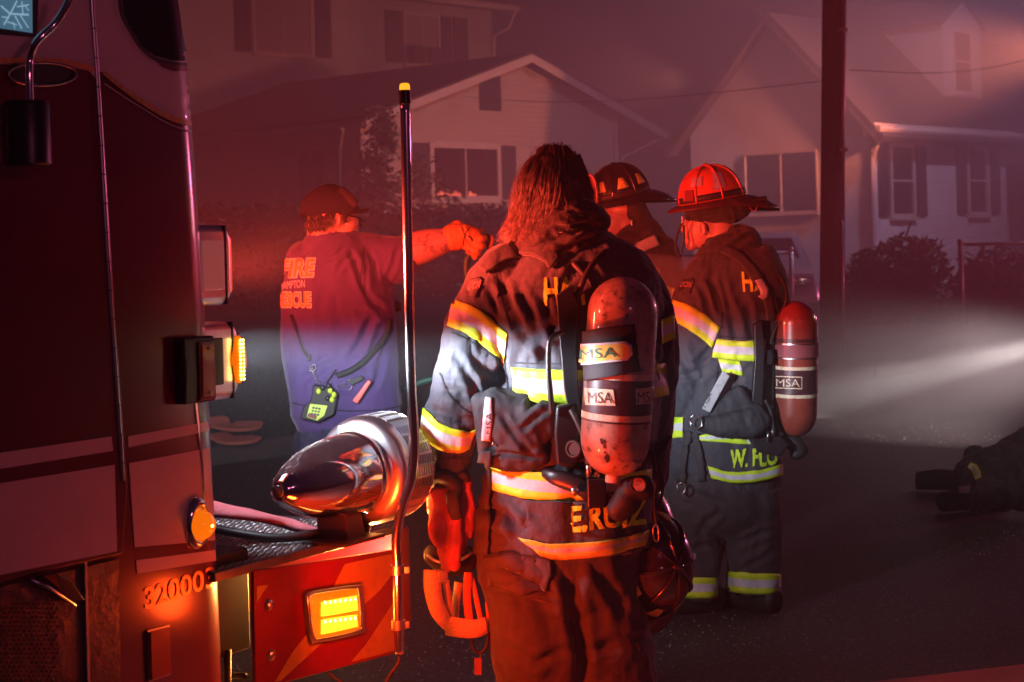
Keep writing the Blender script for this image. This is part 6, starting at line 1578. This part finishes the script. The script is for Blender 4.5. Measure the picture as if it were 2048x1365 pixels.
# chin strap and buckle
m = MB(); F2.tube(m, [(1366, 432, -.07), (1362, 450, -.07), (1353, 475, -.06), (1352, 500, -.05), (1360, 516, -.05)], 2.6, 8); F2.tube(m, [(1367, 450, -.07), (1368, 480, -.06), (1364, 505, -.05)], 2.2, 8); m.build('chin_strap', M_strap, hl2, True)
m = MB(); m.box(F2.p(1366, 440, -.08), .006, .003, .016); m.build('buckle', M_steel, hl2, bevel=.002)
m = MB(); F2.tube(m, [(1486, 402, -.06), (1510, 401, -.06)], 3, 10); F2.tube(m, [(1506, 402, -.06), (1520, 399, -.06), (1533, 398, -.06)], 5.4, 12); m.build('brim_torch', M_rubber, hl2, True)
m = MB(); F2.tube(m, [(1504, 404, -.06), (1499, 412, -.06), (1504, 421, -.06), (1512, 420, -.06), (1513, 408, -.06), (1507, 403, -.06)], 1.1, 6); m.build('split_ring', M_orst, hl2, True)
# air pack 2
a2, cy2, top2, ax2, H2, rr2, sh2 = air_pack(F2, 'smaller air cylinder and harness on the firefighter in the red-orange helmet', (1590, 737), -.4, 270, 44, -.10, g2, M_tankred)
sh2('top_stripe', .27, .30, M_maroon); sh2('label_band', .50, .68, M_maroon); sh2('cream_stripe', .475, .50, M_cream, .0013); sh2('cream_stripe', .68, .705, M_cream, .0013)
sh2('strap_band', .315, .405, mat('maroon_strap', (.20, .05, .06), .6, bump=[(300, .4, .001)]), .004)
for t0 in (.305, .41): sh2('strap_wire', t0, t0 + .008, M_steel, .0055)
bc2 = bvh_of(cy2)
patch('label_box', bc2, [(1549, 752), (1604, 754), (1604, 779), (1549, 777)], M_cream, cy2, .0026, 6, spread=.3)
patch('label_inner', bc2, [(1551, 754), (1602, 756), (1602, 777), (1551, 775)], M_maroon, cy2, .0034, 6, spread=.3)
text_on('maker_letters', bc2, 'MSA', (1554, 773), (45, 1), (0, -15), M_cream, cy2, .0044, 3, .0, spread=.3)
m = MB(); F2.limb(m, [(1570, 880, -.10, 13, 12), (1590, 888, -.10, 18, 16), (1602, 900, -.10, 16, 15), (1590, 910, -.10, 12, 12)], 16, 4); vb2 = link('cylinder_valve', union(m, .006, 3), M_rubber, a2)
m = MB(); nb = top2 + ax2 * H2; m.revolve(nb - ax2 * .01, ax2, [(0, .0004), (0, .018), (.022, .018), (.022, .0004)], 18); m.build('neck', M_steel, a2, 'auto')
def plate2(pts, d0, th_, name, m_, par, bev=.004):
    m = MB(); m.prism([F2.p(x, y, d0) for x, y in pts], CF * th_); return m.build(name, m_, par, bevel=bev)
plate2([(1508, 650), (1524, 640), (1530, 700), (1526, 800), (1530, 870), (1510, 872), (1504, 800), (1510, 720)], -.21, .05, 'backframe', M_black, a2)
plate2([(1528, 670), (1548, 674), (1548, 880), (1528, 880)], -.15, .04, 'cylinder_cradle', M_black, a2)
plate2([(1520, 700), (1546, 700), (1546, 730), (1520, 730)], -.19, .05, 'strap_latch', M_black, a2)
m = MB(); F2.tube(m, [(1530, 800, -.2), (1540, 820, -.2), (1546, 850, -.2), (1548, 872, -.2)], 3.6, 10); m.build('high_pressure_hose', M_rubber, a2, True)
m = MB(); m.tube([F2.p(1536, 862, -.21), F2.p(1536, 884, -.21)], .006, 12); m.tube([F2.p(1545, 858, -.2), F2.p(1545, 872, -.2)], .006, 12); m.build('hose_fitting', M_steel, a2, True)
plate2([(1500, 872), (1560, 872), (1580, 890), (1560, 915), (1510, 905)], -.19, .06, 'pressure_reducer', M_black, a2, .008)
ribbon('shoulder_strap', b4, [(1404, 505), (1440, 500), (1480, 520), (1506, 550), (1530, 590), (1540, 640)], [12, 15, 18, 20, 18, 15], M_pants, a2, .012, 5, th=.006, spread=.4)
ribbon('strap_end', b4, [(1512, 560), (1526, 584), (1518, 598)], [12, 16, 12], M_silver, a2, .022, 4, th=.003, spread=.4)
m = MB(); F2.tube(m, [(1555, 545, -.10), (1572, 580, -.13), (1568, 620, -.14), (1550, 660, -.15), (1540, 690, -.16)], 4.4, 10); m.build('shoulder_hose', M_rubber, a2, True)
m = MB(); F2.tube(m, [(1530, 560, -.14), (1548, 600, -.15), (1560, 628, -.14)], 3.4, 10); m.build('shoulder_hose', M_rubber, a2, True)
tgp = plate2([(1446, 742), (1460, 752), (1420, 826), (1404, 818)], -.24, .012, 'pull_tab', M_silver, a2, .003)
text_flat('tab_letters', 'MSA', F2.p(1411, 816, -.243), F2.p(1424, 790, 0) - F2.p(1411, 816, 0), F2.p(1401, 809, 0) - F2.p(1411, 816, 0), M_patch, tgp, .0)
m = MB(); F2.limb(m, [(1402, 848, -.20, 12, 14), (1440, 852, -.22, 22, 16), (1500, 846, -.22, 30, 18), (1520, 830, -.2, 26, 16)], 16, 4, 2.6); F2.limb(m, [(1430, 830, -.20, 16, 12), (1490, 800, -.2, 34, 14)], 16, 4); link('waist_pad', cloth(union(m, .007, 4), [], .004, 12, ridge=.004), M_slv, a2)
m = MB(); r_ = [F2.p(x, y, -.25) for x, y in ((1380, 838), (1388, 830), (1404, 838), (1404, 852), (1394, 858), (1382, 854), (1380, 838))]; m.tube(r_, .0045, 8); m.build('buckle_ring', M_steel, a2, True)
b6 = bvh_of(coat2, tr2)
for q in ([(1380, 862), (1372, 900), (1366, 964)], [(1392, 866), (1398, 900), (1406, 962)]):
    st_ = ribbon('hanging_strap', b6, q, [12, 14, 14], M_strap, a2, .014, 4, th=.003, spread=.4)
    ribbon('stripe', bvh_of(st_), q, 1.8, M_green, st_, .002, 3, spread=.4)
m = MB(); r_ = [F2.p(x, y, -.22) for x, y in ((1356, 968), (1364, 966), (1371, 970), (1370, 982), (1364, 990), (1356, 984), (1354, 974), (1356, 968))]; m.tube(r_, .004, 8); m.build('strap_clip', M_steel, a2, True)

# ------------------------------------------------------------------ 3. firefighter behind, black helmet
F3 = Fig(8.05)
g3 = F3.p(1290, 1200)
p3 = thing('person', 'firefighter in a black helmet looking down between the other two firefighters', 'person', (g3.x, g3.y, 0))
m = MB()
F3.ball(m, 1238, 410, 0, 40, 36, 50, -5); F3.ball(m, 1226, 446, -.01, 30, 28, 32, -12); F3.ball(m, 1214, 466, -.02, 15, 16, 12, -15)
F3.ball(m, 1200, 436, -.045, 7, 8, 11, 15); F3.ball(m, 1204, 454, -.05, 9, 7, 4); F3.ball(m, 1206, 461, -.05, 8, 7, 4)
F3.limb(m, [(1248, 440, 0, 32, 30), (1262, 490, 0, 32, 30), (1275, 540, 0, 60, 42), (1275, 740, 0, 66, 44), (1275, 900, 0, 70, 48)])
F3.limb(m, [(1245, 900, 0, 36, 38), (1245, 1010, 0, 30, 30), (1245, 1150, 0, 20, 20)]); F3.limb(m, [(1310, 900, 0, 36, 38), (1310, 1010, 0, 30, 30), (1312, 1150, 0, 20, 20)])
F3.limb(m, [(1330, 540, 0, 28, 28), (1335, 640, -.06, 24, 24), (1290, 700, -.16, 16, 15)]); F3.limb(m, [(1212, 540, 0, 28, 28), (1195, 640, -.06, 24, 24), (1225, 700, -.18, 16, 15)])
hand(F3, m, 1286, 705, -.17, 170, 46, 1.1, 1); hand(F3, m, 1228, 705, -.19, 10, 46, 1.1, -1)
link('body', union(m, .007, 4), M_skin, p3)
m = MB(); F3.ball(m, 1262, 432, -.055, 6, 4, 11, 0); link('ear', union(m, .003, 2), M_skin, p3)
m = MB()
F3.limb(m, [(1262, 480, 0, 46, 46), (1275, 500, 0, 62, 54), (1280, 560, 0, 84, 64), (1278, 700, 0, 90, 68), (1275, 860, 0, 92, 70), (1275, 910, 0, 92, 70)], 26, 4, 2.3)
F3.limb(m, [(1322, 500, -.01, 32, 38), (1336, 560, -.03, 37, 40), (1342, 620, -.05, 36, 38), (1338, 670, -.08, 32, 34), (1300, 705, -.15, 24, 26)], 22, 4, 2.2)
F3.limb(m, [(1215, 530, 0, 36, 38), (1196, 620, -.04, 34, 36), (1200, 680, -.12, 26, 28)], 22, 4, 2.2)
coat3 = garment(F3, m, 'coat', M_coat, p3, .009, 4, [(1240, 560, 1300, 520, 6, .009), (1310, 540, 1330, 600, 6, .009), (1340, 560, 1350, 620, 5, .007), (1270, 520, 1300, 570, 6, .008)], amp=.005, ridge=.005, scale=8, seed=7)
b7 = bvh_of(coat3)
bandq('reflective_band', b7, [(1318, 570), (1340, 574), (1372, 584)], [(1322, 606), (1345, 608), (1372, 612)], M_band, coat3, .004, spread=.4)
patch('sleeve_label', b7, [(1298, 536), (1322, 534), (1326, 552), (1302, 556)], M_patch, coat3, .004, 5, .002, spread=.4)
text_on('label_text', b7, 'LION', (1300, 545), (20, -1), (-1, -8), M_ptxt, coat3, .007, 3, .01, spread=.4)
m = MB(); F3.limb(m, [(1262, 410, .02, 28, 44), (1276, 445, .02, 30, 44), (1292, 478, .02, 38, 46), (1290, 500, .02, 50, 50)], 22, 4)
F3.limb(m, [(1246, 474, -.03, 20, 34), (1270, 486, -.03, 30, 40), (1310, 492, .0, 30, 44)], 20, 4)
garment(F3, m, 'hood', M_hood, p3, .0065, 4, [(1262, 440, 1300, 490, 5, .008), (1250, 480, 1310, 500, 4, .007)], amp=.004, ridge=.005, scale=12)
m = MB()
F3.limb(m, [(1275, 890, 0, 92, 70), (1275, 930, 0, 92, 70)], sq=2.3)
for x in (1238, 1314): F3.limb(m, [(x, 910, 0, 48, 58), (x, 1040, 0, 40, 46), (x, 1160, 0, 38, 42)], 22, 4, 2.3)
garment(F3, m, 'trousers', M_pants, p3, .011, 4, [], amp=.006)
for x in (1238, 1314): boots(F3, p3, (x, 1180, 0, (-.3, -1, 0), 1.1))
hl3, W4 = traditional_helmet('helmet', F3, 1240, 392, .0, 214, 13, 1.04, M_hblk, M_tile, p3, True)
st3 = ribbon('shoulder_strap', b7, [(1262, 512), (1285, 494), (1312, 482)], [24, 22, 20], M_silver, coat3, .012, 5, th=.004, spread=.5)
text_on('strap_letters', bvh_of(st3), 'MSA', (1282, 499), (33, -14), (-6, -13), M_patch, st3, .003, 3, .0, spread=.5)
m = MB(); m.tube([F3.p(*a) for a in spline([(1316, 474, -.05), (1330, 478, -.05), (1338, 488, -.05)], 4)], .010, 8); m.build('shoulder_reflector', M_white, coat3, True)
m = MB(); m.box(F3.p(1258, 500, -.13), .024, .02, .028); m.build('shoulder_microphone', M_rubber, coat3, bevel=.006)
m = MB(); m.box(F3.p(1264, 446, -.085), .005, .003, .014); m.build('chin_buckle', M_steel, hl3, bevel=.002)
m = MB(); F3.tube(m, [(1352, 582, -.10), (1346, 590, -.11), (1352, 600, -.11), (1362, 598, -.11)], 2.2, 8); m.build('white_cord', M_white, coat3, True)

# ------------------------------------------------------------------ 4. man in T-shirt and cap spraying water
F4 = Fig(7.5)
g4 = F4.p(690, 1210)
p4 = thing('person', 'man in a navy T-shirt and backless cap pointing a small hose nozzle to the right', 'person', (g4.x, g4.y, 0))
m = MB()
F4.ball(m, 664, 428, 0, 48, 40, 50, 0); F4.ball(m, 686, 456, .005, 32, 32, 32, 20); F4.ball(m, 699, 471, .03, 13, 18, 12, 10)
F4.ball(m, 719, 446, .05, 7, 7, 9, -20); F4.ball(m, 712, 460, .045, 8, 9, 4); F4.ball(m, 711, 466, .045, 7, 9, 4); F4.ball(m, 700, 446, -.02, 18, 24, 18)
F4.limb(m, [(650, 440, 0, 36, 34), (655, 485, 0, 44, 40), (668, 520, 0, 80, 55), (672, 700, 0, 88, 62), (685, 830, 0, 86, 62)])
F4.limb(m, [(738, 516, .0, 34, 30), (790, 510, -.015, 30, 28), (826, 500, -.02, 35, 33), (862, 489, -.02, 32, 29), (895, 480, -.02, 24, 22), (920, 472, -.02, 18, 17)])
F4.limb(m, [(610, 540, .04, 34, 34), (620, 640, .16, 28, 28), (700, 650, .28, 22, 22), (770, 620, .32, 17, 17)])
hand(F4, m, 776, 618, .32, -10, 46, 1.0, 1)
for x in (645, 725): F4.limb(m, [(x, 820, 0, 46, 50), (x, 1000, 0, 36, 38), (x, 1180, 0, 24, 24)])
body4 = link('body', union(m, .006, 4), M_skin, p4)
m = MB(); F4.ball(m, 673, 441, -.080, 10, 4.5, 15, 8); e4 = union(m, .0028, 2); cloth(e4, [(672, 434, 675, 450, 3.2, .004)], 0, 1, ridge=0); link('ear', e4, M_skin, p4)
# tattoo on the forearm: dark scrollwork inked on the skin
b8 = bvh_of(body4); M_ink = mat('tattoo_ink', (.24, .11, .09), .55)
rg = random.Random(13)
for i in range(13):
    x = rg.uniform(826, 900); y = 492 + rg.uniform(-20, 22) - (x - 826) * .16; a = rg.uniform(0, 6); r_ = rg.uniform(4, 10)
    ribbon('tattoo', b8, [(x + r_ * math.cos(a + t) * (1 - t * .12), y + r_ * math.sin(a + t) * (1 - t * .12)) for t in (0, .8, 1.6, 2.4, 3.2, 4.0)], [1.2, 2.6, 1.4], M_ink, body4, .001, 3, 3, spread=.3)
# hair at the nape and side
m = MB(); F4.ball(m, 652, 440, .0, 38, 39, 28, 10); hme = union(m, .006, 3); hair4 = link('hair', hme, M_hairdk, p4)
locks(F4, hair4, [(120, ((618, 430, -.05), (650, 432, -.08)), ((616, 450, -.05), (645, 450, -.085)), ((622, 468, -.05), (650, 462, -.085)), 1.2, 3, 3), (60, ((650, 425, -.085), (668, 425, -.085)), ((650, 440, -.088), (664, 436, -.088)), ((655, 456, -.086), (662, 452, -.088)), 1.0, 2, 3), (30, ((686, 428, -.078), (692, 430, -.07)), ((688, 438, -.075), (693, 438, -.068)), ((691, 447, -.07), (693, 446, -.066)), 1.0, 2, 2)], M_hairdk, seed=4)
# cap
M_cap = mat('maroon_navy_cap', (0.008, 0.005, 0.022), .9, bump=[(500, .3, .001)]); M_cmesh = mat('grey_cap_mesh', (.10, .07, .08), .8, bump=[(300, .6, .003)])
m = MB(); F4.limb(m, [(604, 428, .0, 6, 20), (622, 418, .0, 30, 36), (660, 410, .0, 42, 43), (696, 414, .0, 30, 38), (712, 420, .01, 8, 22)], 26, 5, 2.1)
capm = union(m, .006, 4); co = get_co(capm); px_, py_ = PX(co); lim = 437 - (px_ - 610) * .085
cut = py_ > lim; co[cut, 2] += ((py_[cut] - lim[cut]) * F4.k); set_co(capm, co)
cap = link('cap', capm, M_cap, p4); bcap = bvh_of(cap)
ribbon('front_panel', bcap, [(678, 378), (700, 394), (712, 412)], [16, 22, 14], M_cmesh, cap, .003, 5, spread=.3)
ribbon('cap_seam', bcap, [(660, 374), (678, 386), (694, 404), (700, 420)], 2.2, M_seam, cap, .003, 3, spread=.3)
m = MB(); v = []
for i in range(9):
    a = R(-90 + 180 * i / 8)
    for r_ in (0, .5, 1):
        ext = r_ * (.072 * math.cos(a) ** .6 if math.cos(a) > 1e-3 else 0); base = F4.p(706, 422, .02)
        fw = Vector((.80, .60, -.05)); sd = Vector((-.60, .80, 0)); v.append(base + sd * math.sin(a) * .075 + fw * (ext - .03 * abs(math.sin(a)) + .005) + Vector((0, 0, .012 * math.cos(a) * r_ - .015 * abs(math.sin(a)))))
m.add(v, [(i * 3 + j, i * 3 + j + 1, (i + 1) * 3 + j + 1, (i + 1) * 3 + j) for i in range(8) for j in (0, 1)]); o = m.build('cap_brim', M_cap, cap, True); thick(o, .004, 0)
m = MB(); m.ell(F4.p(606, 430, .0), .016, .02, .018); m.build('back_strap', M_dark, cap, True)
# glasses
m = MB(); F4.tube(m, [(690, 430, -.07), (708, 434, -.045), (722, 438, -.01)], 2.4, 8); F4.tube(m, [(722, 438, -.01), (728, 442, .04), (729, 444, .08)], 2.2, 8); gls = m.build('glasses', M_black, p4, True)
m = MB(); F4.ball(m, 722, 445, .02, 5, 16, 9, 0); m.build('lens', M_glass, gls, True)
# T-shirt
m = MB()
F4.limb(m, [(650, 484, 0, 46, 42), (660, 502, 0, 78, 58), (672, 550, 0, 106, 70), (676, 620, 0, 116, 76), (680, 700, 0, 116, 80), (690, 780, 0, 112, 82), (694, 822, 0, 112, 82)], 30, 4, 2.3)
F4.limb(m, [(720, 516, 0, 52, 44), (762, 520, -.01, 50, 42), (792, 520, -.015, 49, 42), (806, 520, -.015, 49, 42)], 26, 4, 2.2)
F4.limb(m, [(615, 520, .03, 44, 44), (610, 580, .08, 42, 42), (614, 620, .12, 40, 40)], 22, 4, 2.2)
shirt = garment(F4, m, 'tshirt', M_tee, p4, .008, 5, [(735, 590, 700, 500, 6, .009), (755, 570, 740, 500, 5, .007), (775, 560, 800, 490, 5, .006), (690, 500, 640, 530, 5, .006), (705, 505, 670, 545, 5, .006), (745, 640, 700, 720, 7, .010), (765, 650, 730, 740, 6, .009), (770, 700, 745, 780, 6, .008), (600, 760, 680, 720, 7, .006), (620, 800, 700, 790, 7, .006), (740, 600, 780, 640, 7, .012), (730, 510, 733, 580, 3, .006)], amp=.005, ridge=.002, scale=5, seed=9)
b9 = bvh_of(shirt)
M_torg = mat('orange_shirt_print', (.80, .36, .07), .7, noise=(90, (.6, .25, .05), .5, .8)); M_twht = mat('white_shirt_print', (.78, .72, .68), .7)
for s_, o2, U, V in (('FIRE', (561, 556), (65, -2), (5, -36)), ('RESCUE', (556, 615), (66, 0), (-1, -30))):
    text_on('shirt_print_edge', b9, s_, (o2[0] - 1, o2[1] + 2), (U[0] + 3, U[1]), (V[0], V[1] - 4), M_twht, shirt, .003, 3, .075, spread=.25)
    text_on('shirt_print', b9, s_, o2, U, V, M_torg, shirt, .0045, 3, .03, spread=.25)
text_on('shirt_print', b9, 'HAMPTON', (561, 580), (49, -5), (0, -15), M_twht, shirt, .0045, 3, .0, spread=.25)
m = MB(); F4.limb(m, [(692, 800, 0, 94, 66), (694, 860, 0, 97, 70), (694, 900, 0, 97, 70)], sq=2.3)
F4.limb(m, [(640, 880, 0, 54, 62), (640, 1020, 0, 46, 52), (640, 1180, 0, 42, 44)], 22, 4, 2.2); F4.limb(m, [(740, 880, 0, 54, 62), (736, 1020, 0, 46, 52), (736, 1180, 0, 42, 44)], 22, 4, 2.2)
garment(F4, m, 'trousers', M_jean, p4, .010, 4, [(620, 860, 700, 900, 7, .008)], amp=.006, seed=3)
for x in (640, 738): boots(F4, p4, (x, 1190, 0, (.3, 1, 0), 1.1))
ribbon('shirt_hem', b9, [(585, 806), (640, 818), (700, 822), (760, 820), (803, 812)], 2.2, M_seam, shirt, .002, 3, spread=.4)
ribbon('sleeve_seam', b9, [(728, 492), (724, 530), (722, 570), (734, 600)], 2, M_seam, shirt, .002, 3, spread=.4)
# leather-palmed glove on the pointing hand
M_lea = mat('tan_orange_leather', (.66, .24, .04), .6, noise=(30, (.5, .17, .03), .4, .7), bump=[(60, .4, .004)])
m = MB()
F4.limb(m, [(902, 476, -.02, 27, 25), (915, 473, -.02, 28, 25), (930, 473, -.02, 25, 24), (944, 480, -.02, 25, 22), (953, 486, -.02, 20, 19)], 22, 4, 2.3)
F4.ball(m, 916, 453, -.02, 13, 12, 12)
for (x0, y0, x1, y1, d) in ((948, 470, 961, 462, .0), (952, 480, 968, 476, -.04), (952, 490, 966, 493, -.05), (946, 498, 957, 506, -.05)):
    F4.limb(m, [(x0, y0, d, 8, 9), ((x0 + x1) / 2 + 2, (y0 + y1) / 2, d - .01, 7.5, 8), (x1, y1, d + .01, 6.5, 7)], 12, 3)
F4.limb(m, [(934, 488, -.04, 9, 9), (944, 503, -.05, 8, 8), (950, 516, -.05, 6, 6)], 12, 3)
gl4 = garment(F4, m, 'glove', M_lea, p4, .004, 3, [(925, 452, 934, 474, 2.4, .004), (930, 474, 940, 486, 2, .003)], amp=.0015, ridge=.002, scale=20)
b10 = bvh_of(gl4); ribbon('glove_seam', b10, [(940, 455), (930, 470), (926, 492)], 2.2, M_seam, gl4, .001, 3, spread=.3)
ribbon('knuckle_slot', b10, [(936, 472), (942, 476), (945, 482)], 3, M_seam, gl4, .001, 3, spread=.3)
# portable radio, holster, strap, coiled cord, torch
ra = thing('portable_radio', 'two-way radio with lime label in a black holster on the back of the navy T-shirt', 'radio', F4.p(640, 830, -.2))
def plate4(pts, d0, th_, name, m_, par, bev=.003):
    m = MB(); m.prism([F4.p(x, y, d0) for x, y in pts], CF * th_); return m.build(name, m_, par, bevel=bev)
plate4([(626, 770), (664, 776), (676, 790), (668, 830), (636, 846), (600, 838), (606, 815), (622, 800)], -.235, .05, 'radio_body', M_rubber, ra, .006)
plate4([(620, 808), (655, 812), (648, 832), (634, 842), (613, 834)], -.242, .008, 'lime_face', mat('lime_plastic', (.55, .72, .04), .4), ra, .001)
plate4([(618, 826), (634, 832), (632, 840), (614, 833)], -.245, .004, 'red_label', M_chred, ra, 0)
for i in range(3):
    for j in range(3): 
        m = MB(); m.box(F4.p(627 + j * 6 - i * 1.5, 816 + i * 6 + j, -.2445), .0045, .001, .004 - .001 * (i == 1)); m.build('key', M_dark, ra)
for (x, y, mm) in ((637, 783, 'l'), (660, 782, 'l'), (645, 776, 'b'), (657, 772, 'b'), (668, 790, 'l'), (655, 797, 'b'), (664, 800, 'l')):
    m = MB(); m.ell(F4.p(x, y, -.248), .010, .008, .012); m.build('knob', MATS['lime_plastic'] if mm == 'l' else M_black, ra, True)
m = MB(); F4.tube(m, [(652, 766, -.22), (662, 752, -.22), (671, 740, -.22)], [1.6, 1.2, 1.8], 8); m.build('antenna', M_rubber, ra, True)
m = MB(); q = spline([(674, 752, -.20), (700, 742, -.21), (725, 725, -.20), (750, 700, -.185), (766, 680, -.16), (776, 660, -.12), (779, 640, -.08)], 30)
cl_ = []
L_ = [F4.p(*a) for a in q]
for i, p in enumerate(L_):
    t = (L_[min(i + 1, len(L_) - 1)] - L_[max(i - 1, 0)]).normalized(); u_ = t.cross(CF).normalized(); v_ = t.cross(u_)
    for k_ in range(3):
        a = (i * 3 + k_) / 3 * 2 * math.pi * .42; pp = p + (L_[min(i + 1, len(L_) - 1)] - p) * (k_ / 3); cl_.append(pp + (u_ * math.cos(a) + v_ * math.sin(a)) * .0105)
m.tube(cl_, .0026, 6); m.build('coiled_cord', M_rubber, ra, True)
ribbon('leather_strap', b9, [(584, 630), (596, 665), (606, 695), (617, 712)], [4, 4, 5, 6], M_rubber, ra, .006, 3, th=.003, spread=.4)
m = MB()
rg = random.Random(3)
for (x, y) in ((626, 740), (628, 746), (630, 752), (632, 758), (634, 764), (622, 735), (640, 766), (676, 776), (680, 773), (685, 771), (690, 768)):
    m.revolve(F4.p(x, y, -.20), Vector((rg.uniform(-1, 1), -1, rg.uniform(-1, 1))), [(0, .005), (.002, .0065), (.004, .005), (.002, .0035), (0, .005)], 12)
m.build('chain', M_steel, ra, True)
m = MB(); m.box(F4.p(618, 716, -.20), .008, .003, .014); m.build('strap_tab', M_rubber, ra, bevel=.002)
m = MB(); m.tube([F4.p(x, y, -.2) for x, y in ((620, 734), (630, 729), (632, 738), (626, 744), (619, 741), (620, 734))], .0024, 8); m.build('ring_clip', M_steel, ra, True)
m = MB(); m.tube([F4.p(x, y, -.2) for x, y in ((692, 762), (700, 760), (704, 774), (700, 780), (694, 778))], .0024, 8); m.build('ring_clip', M_steel, ra, True)
plate4([(696, 762), (722, 752), (728, 758), (702, 772)], -.215, .012, 'belt_tab', M_rubber, ra, .002)
plate4([(736, 760), (743, 764), (715, 808), (704, 802)], -.24, .018, 'orange_torch', mat('orange_red_plastic', (.75, .07, .04), .4), ra, .003)
# nozzle, hose, spray
nz = thing('hose_nozzle', 'small black spray nozzle with yellow bumper ring in the gloved hand', 'nozzle', F4.p(970, 482, 0))
m = MB(); axn = (F4.p(986, 486, .02) - F4.p(950, 478, -.01)).normalized(); o_ = F4.p(956, 479, -.005)
m.revolve(o_, axn, [(0, .0004), (0, .022), (.012, .026), (.03, .030), (.042, .030), (.046, .026), (.046, .0004)], 28); m.build('nozzle_body', M_rubber, nz, 'auto')
m = MB(); m.revolve(o_ + axn * .046, axn, [(0, .026), (.003, .031), (.012, .032), (.014, .026), (.006, .018), (0, .026)], 28); m.build('bumper_ring', M_lea, nz, True)
m = MB(); F4.tube(m, [(943, 498, -.05), (940, 508, -.05), (934, 520, -.05), (933, 540, -.05), (937, 570, -.05), (944, 640, -.02), (930, 720, .05), (890, 750, .10), (840, 765, .12), (790, 785, .14), (700, 830, .2)], 7.0, 14, 6); tag(m.build('garden_hose', mat('dark_green_hose', (.01, .07, .04), .5), None, True), 'thin dark green hose dropping from the nozzle and looping behind the man in the T-shirt', 'hose')
m = MB(); m.revolve(F4.p(942, 501, -.05), F4.p(936, 512, -.05) - F4.p(942, 500, -.05), [(0, .0004), (0, .016), (.010, .018), (.020, .017), (.022, .0004)], 20); m.build('coupling', M_orst, nz, 'auto')
M_spray = bpy.data.materials.new('fine_water_spray'); M_spray.use_nodes = True; t = M_spray.node_tree; n = t.nodes; n.remove(n['Principled BSDF'])
pv = n.new('ShaderNodeVolumePrincipled'); t.links.new(pv.outputs[0], n['Material Output'].inputs['Volume']); pv.inputs['Color'].default_value = (.95, .95, .95, 1); pv.inputs['Density'].default_value = 2.2
m = MB(); m.revolve(o_ + axn * .062, axn, [(0, .0004), (0, .020), (.5, .075), (1.1, .15), (1.1, .0004)], 24); o = m.build('water_spray', M_spray, None, True); o['kind'] = 'stuff'

# ------------------------------------------------------------------ heap of gear on the road at the right
F5 = Fig(9.6)
hp_ = thing('turnout_gear', 'dark heap of turnout gear with boots lying on the road at the right edge', 'gear heap', G(1990, 1010))
m = MB()
F5.limb(m, [(2140, 870, .2, 46, 60), (2080, 900, .1, 52, 60), (2020, 930, 0, 46, 50), (1955, 945, -.1, 34, 40), (1925, 965, -.1, 26, 30)], 22, 4)
F5.limb(m, [(2100, 950, 0, 60, 60), (2020, 970, -.1, 44, 44), (1950, 990, -.2, 30, 34)], 22, 4)
F5.ball(m, 1950, 915, .1, 24, 30, 20); F5.ball(m, 2060, 985, 0, 70, 60, 34)
gm = garment(F5, m, 'crumpled_coat', M_coat, hp_, .012, 4, [(1940, 930, 2020, 900, 8, .014), (1960, 980, 2040, 930, 8, .012)], amp=.012, ridge=.014, scale=9, seed=12)
bg_ = bvh_of(gm); ribbon('reflective_band', bg_, [(1938, 930), (1950, 940), (1958, 958)], [12, 16, 14], M_band, gm, .004, 5, spread=.6)
for (x, y, an) in ((1955, 1022, .4), (1915, 985, -.3)):
    c = G(x, y); d = Vector((math.cos(an), math.sin(an), 0)); s_ = Vector((-d.y, d.x, 0)); m = MB(); rings = []
    for t, w_, h in ((-.24, .055, .11), (-.1, .06, .13), (0, .055, .12), (.08, .05, .10), (.16, .045, .08), (.20, .02, .04)):
        rings.append([c + d * t + s_ * w_ * math.cos(a) + Vector((0, 0, h / 2 + .01 + h / 2 * math.sin(a))) for a in [2 * math.pi * j / 18 for j in range(18)]])
    m.loft(rings); link('boot', union(m, .01, 3), M_rubber, hp_)
ax_ = thing('tool_handle', 'wooden tool handle leaning across the heap of turnout gear', 'tool', G(1940, 990))
m = MB(); m.tube([F5.p(1934, 976, -.22), F5.p(2004, 936, -.12), F5.p(2060, 905, 0)], .014, 10); m.build('handle', mat('worn_wood', (.35, .16, .08), .6, noise=(30, (.2, .09, .05), .4, .7)), ax_, True)
m = MB(); m.box(F5.p(1928, 980, -.23), .03, .012, .018); m.build('tool_head', M_steel, ax_, bevel=.003)
